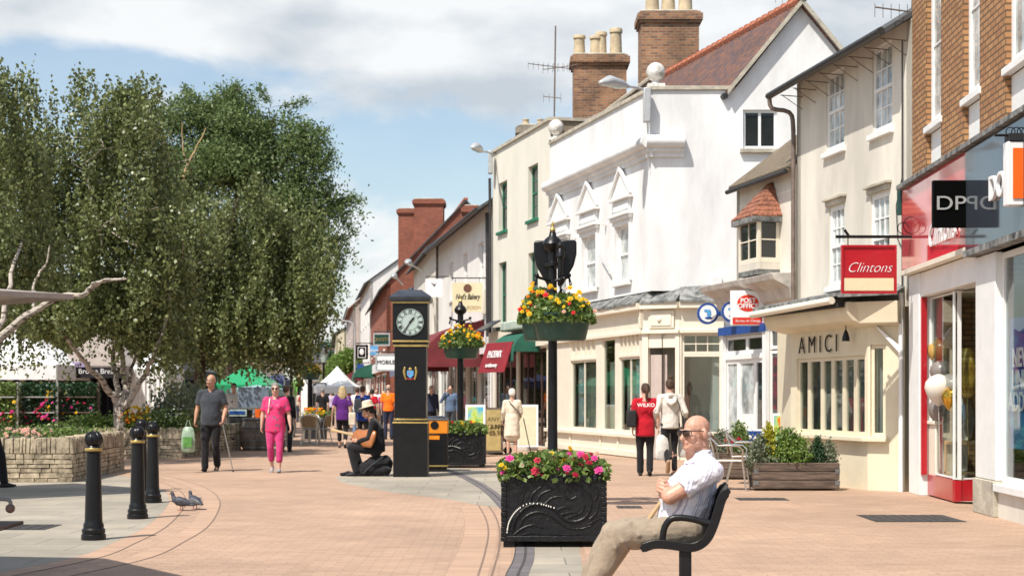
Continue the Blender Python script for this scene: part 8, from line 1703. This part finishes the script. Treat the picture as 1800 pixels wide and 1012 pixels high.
# flower racks on the left
for k, (pa, pb, Y, lb) in enumerate(((-30, 30, 40.5, 'metal flower rack at the left edge of the market'), (36, 100, 41, 'metal flower rack with pink blooms in the market'), (104, 172, 41.5, 'dark wooden rack of leafy plants beside the birch trunk'))):
    t = thing('flower_rack', lb, 'flower rack', (xat((pa+pb)/2, Y), Y, 0), 'flower racks of the market'); xa, xb = xat(pa, Y), xat(pb, Y); m = 'aluminium' if k < 2 else 'wood_grey'
    for x in (xa, xb): MB().box(x-.03, x+.03, Y, Y+.05, 0, 1.75).build('upright', m, t)
    for z in (.55, .95, 1.35): MB().box(xa+.03, xb-.03, Y-.15, Y+.35, z, z+.03).build('shelf', m, t)
    P = []; rg = np.random.default_rng(200+k)
    for z in (.6, 1.0, 1.38): n_ = 700; P.append(np.stack([rg.uniform(xa, xb, n_), rg.uniform(Y-.15, Y+.35, n_), z+rg.uniform(0, .36, n_)], 1))
    leafmesh('plants', np.concatenate(P), .09, 'deep_leaf' if k else 'herb_leaf', t, seed=k)
    for m2, n_ in (('petal_pink', 9), ('petal_crimson', 12), ('petal_yellow', 3)): flowers(m2[6:]+'_flowers', [(random.uniform(xa, xb), Y-.18, random.choice((.75, 1.15, 1.0))+random.uniform(-.1, .15)) for _ in range(n_ if k < 2 else 3)], .045, m2, t)
t = thing('banner_stand', 'yellow and blue banner hanging in the flower stall', 'banner', (xat(86, 43), 43, .8)); MB().box(xat(80, 43), xat(92, 43), 43, 43.03, zat(722, 43), zat(686, 43)).build('banner', 'petal_yellow', t); MB().box(xat(82, 43), xat(91, 43), 42.98, 42.99, zat(715, 43), zat(701, 43)).build('print', 'sign_light_blue', t)
# big flat parasols: one whose edge shows top left, one out of the frame that shades the slabs
def parasol(label, cx, cy, r, z, zt, N, rot, m='canvas_taupe', post=True):
    t = thing('parasol', label, 'parasol', (cx, cy, 0), 'large taupe parasols'); e = [(cx+r*math.cos(rot+2*math.pi*i/N), cy+r*math.sin(rot+2*math.pi*i/N)) for i in range(N)]; mb = MB()
    for i in range(N):
        a, b = e[i], e[(i+1) % N]; mb.add([(a[0], a[1], z), (b[0], b[1], z), (cx, cy, zt)], [(0, 1, 2)]); mb.add([(a[0], a[1], z), (b[0], b[1], z), (b[0], b[1], z-.07), (a[0], a[1], z-.07)], [(0, 1, 2, 3)])
    mb.build('canopy', m, t, recalc=False, smooth=False); MB().tube([(cx, cy, 0), (cx, cy, zt)], .04, 10).build('pole', 'black_matt', t)
    for i in range(N): MB().tube([(cx, cy, z-.1+.25), (e[i][0], e[i][1], z-.02)], .012, 5).build('rib', 'wood_pale', t)
    MB().box(cx-.35, cx+.35, cy-.35, cy+.35, 0, .08).build('base', 'stone_block', t); return t
parasol('taupe parasol whose flat corner shows at the left edge', xat(130, 22)-2.12, 22.0, 2.12, zat(519, 21.6)+.04, zat(519, 21.6)+.2, 4, 0)
parasol('taupe parasol just outside the left edge, shading the slabs', -5.8, 10.5, 2.28, 2.6, 3.1, 8, R(13))
# bench arm end at the left edge
t = thing('metal_bench', 'rusty tube armrest ending in a ball, poking in at the left edge', 'bench', (xat(-60, 10.8), 10.8, 0)); Y = 10.8
c = Vector((xat(18, Y), Y, zat(893, Y))); A_ = [Vector((xat(-70, Y), Y, zat(884, Y))), Vector((xat(-20, Y), Y, zat(878, Y))), Vector((xat(8, Y), Y, zat(877, Y))), Vector((xat(18, Y), Y, zat(881, Y))), c]; MB().tube(smoothpts(A_, 4), .013, 10).build('armrest', 'zinc', t); MB().ell(c, .032, 16, 10).build('ball', 'rust', t)
for dy in (0, .5): 
    MB().tube([(xat(-62, Y), Y+dy, 0), (xat(-62, Y), Y+dy, .66)], .02, 8).build('leg', 'zinc', t); MB().tube([(xat(-200, Y), Y+dy, 0), (xat(-200, Y), Y+dy, .95)], .02, 8).build('leg', 'zinc', t)
MB().box(xat(-200, Y), xat(-62, Y), Y, Y+1.3, .42, .45).build('seat', 'wood_grey', t)
# person seen through the bow window
person('p', 'person in a white top seen through the bars of the bow window', (5.35, 26.2, 0.05), R(200), 1.55, 'cloth_white', 'cloth_black', hairs=('short', 'hair_dark'), sleeve='short', vx=.02, build=1.3)
for o in bpy.data.objects:
    for k in ('_o', '_local'):
        if k in o: del o[k]
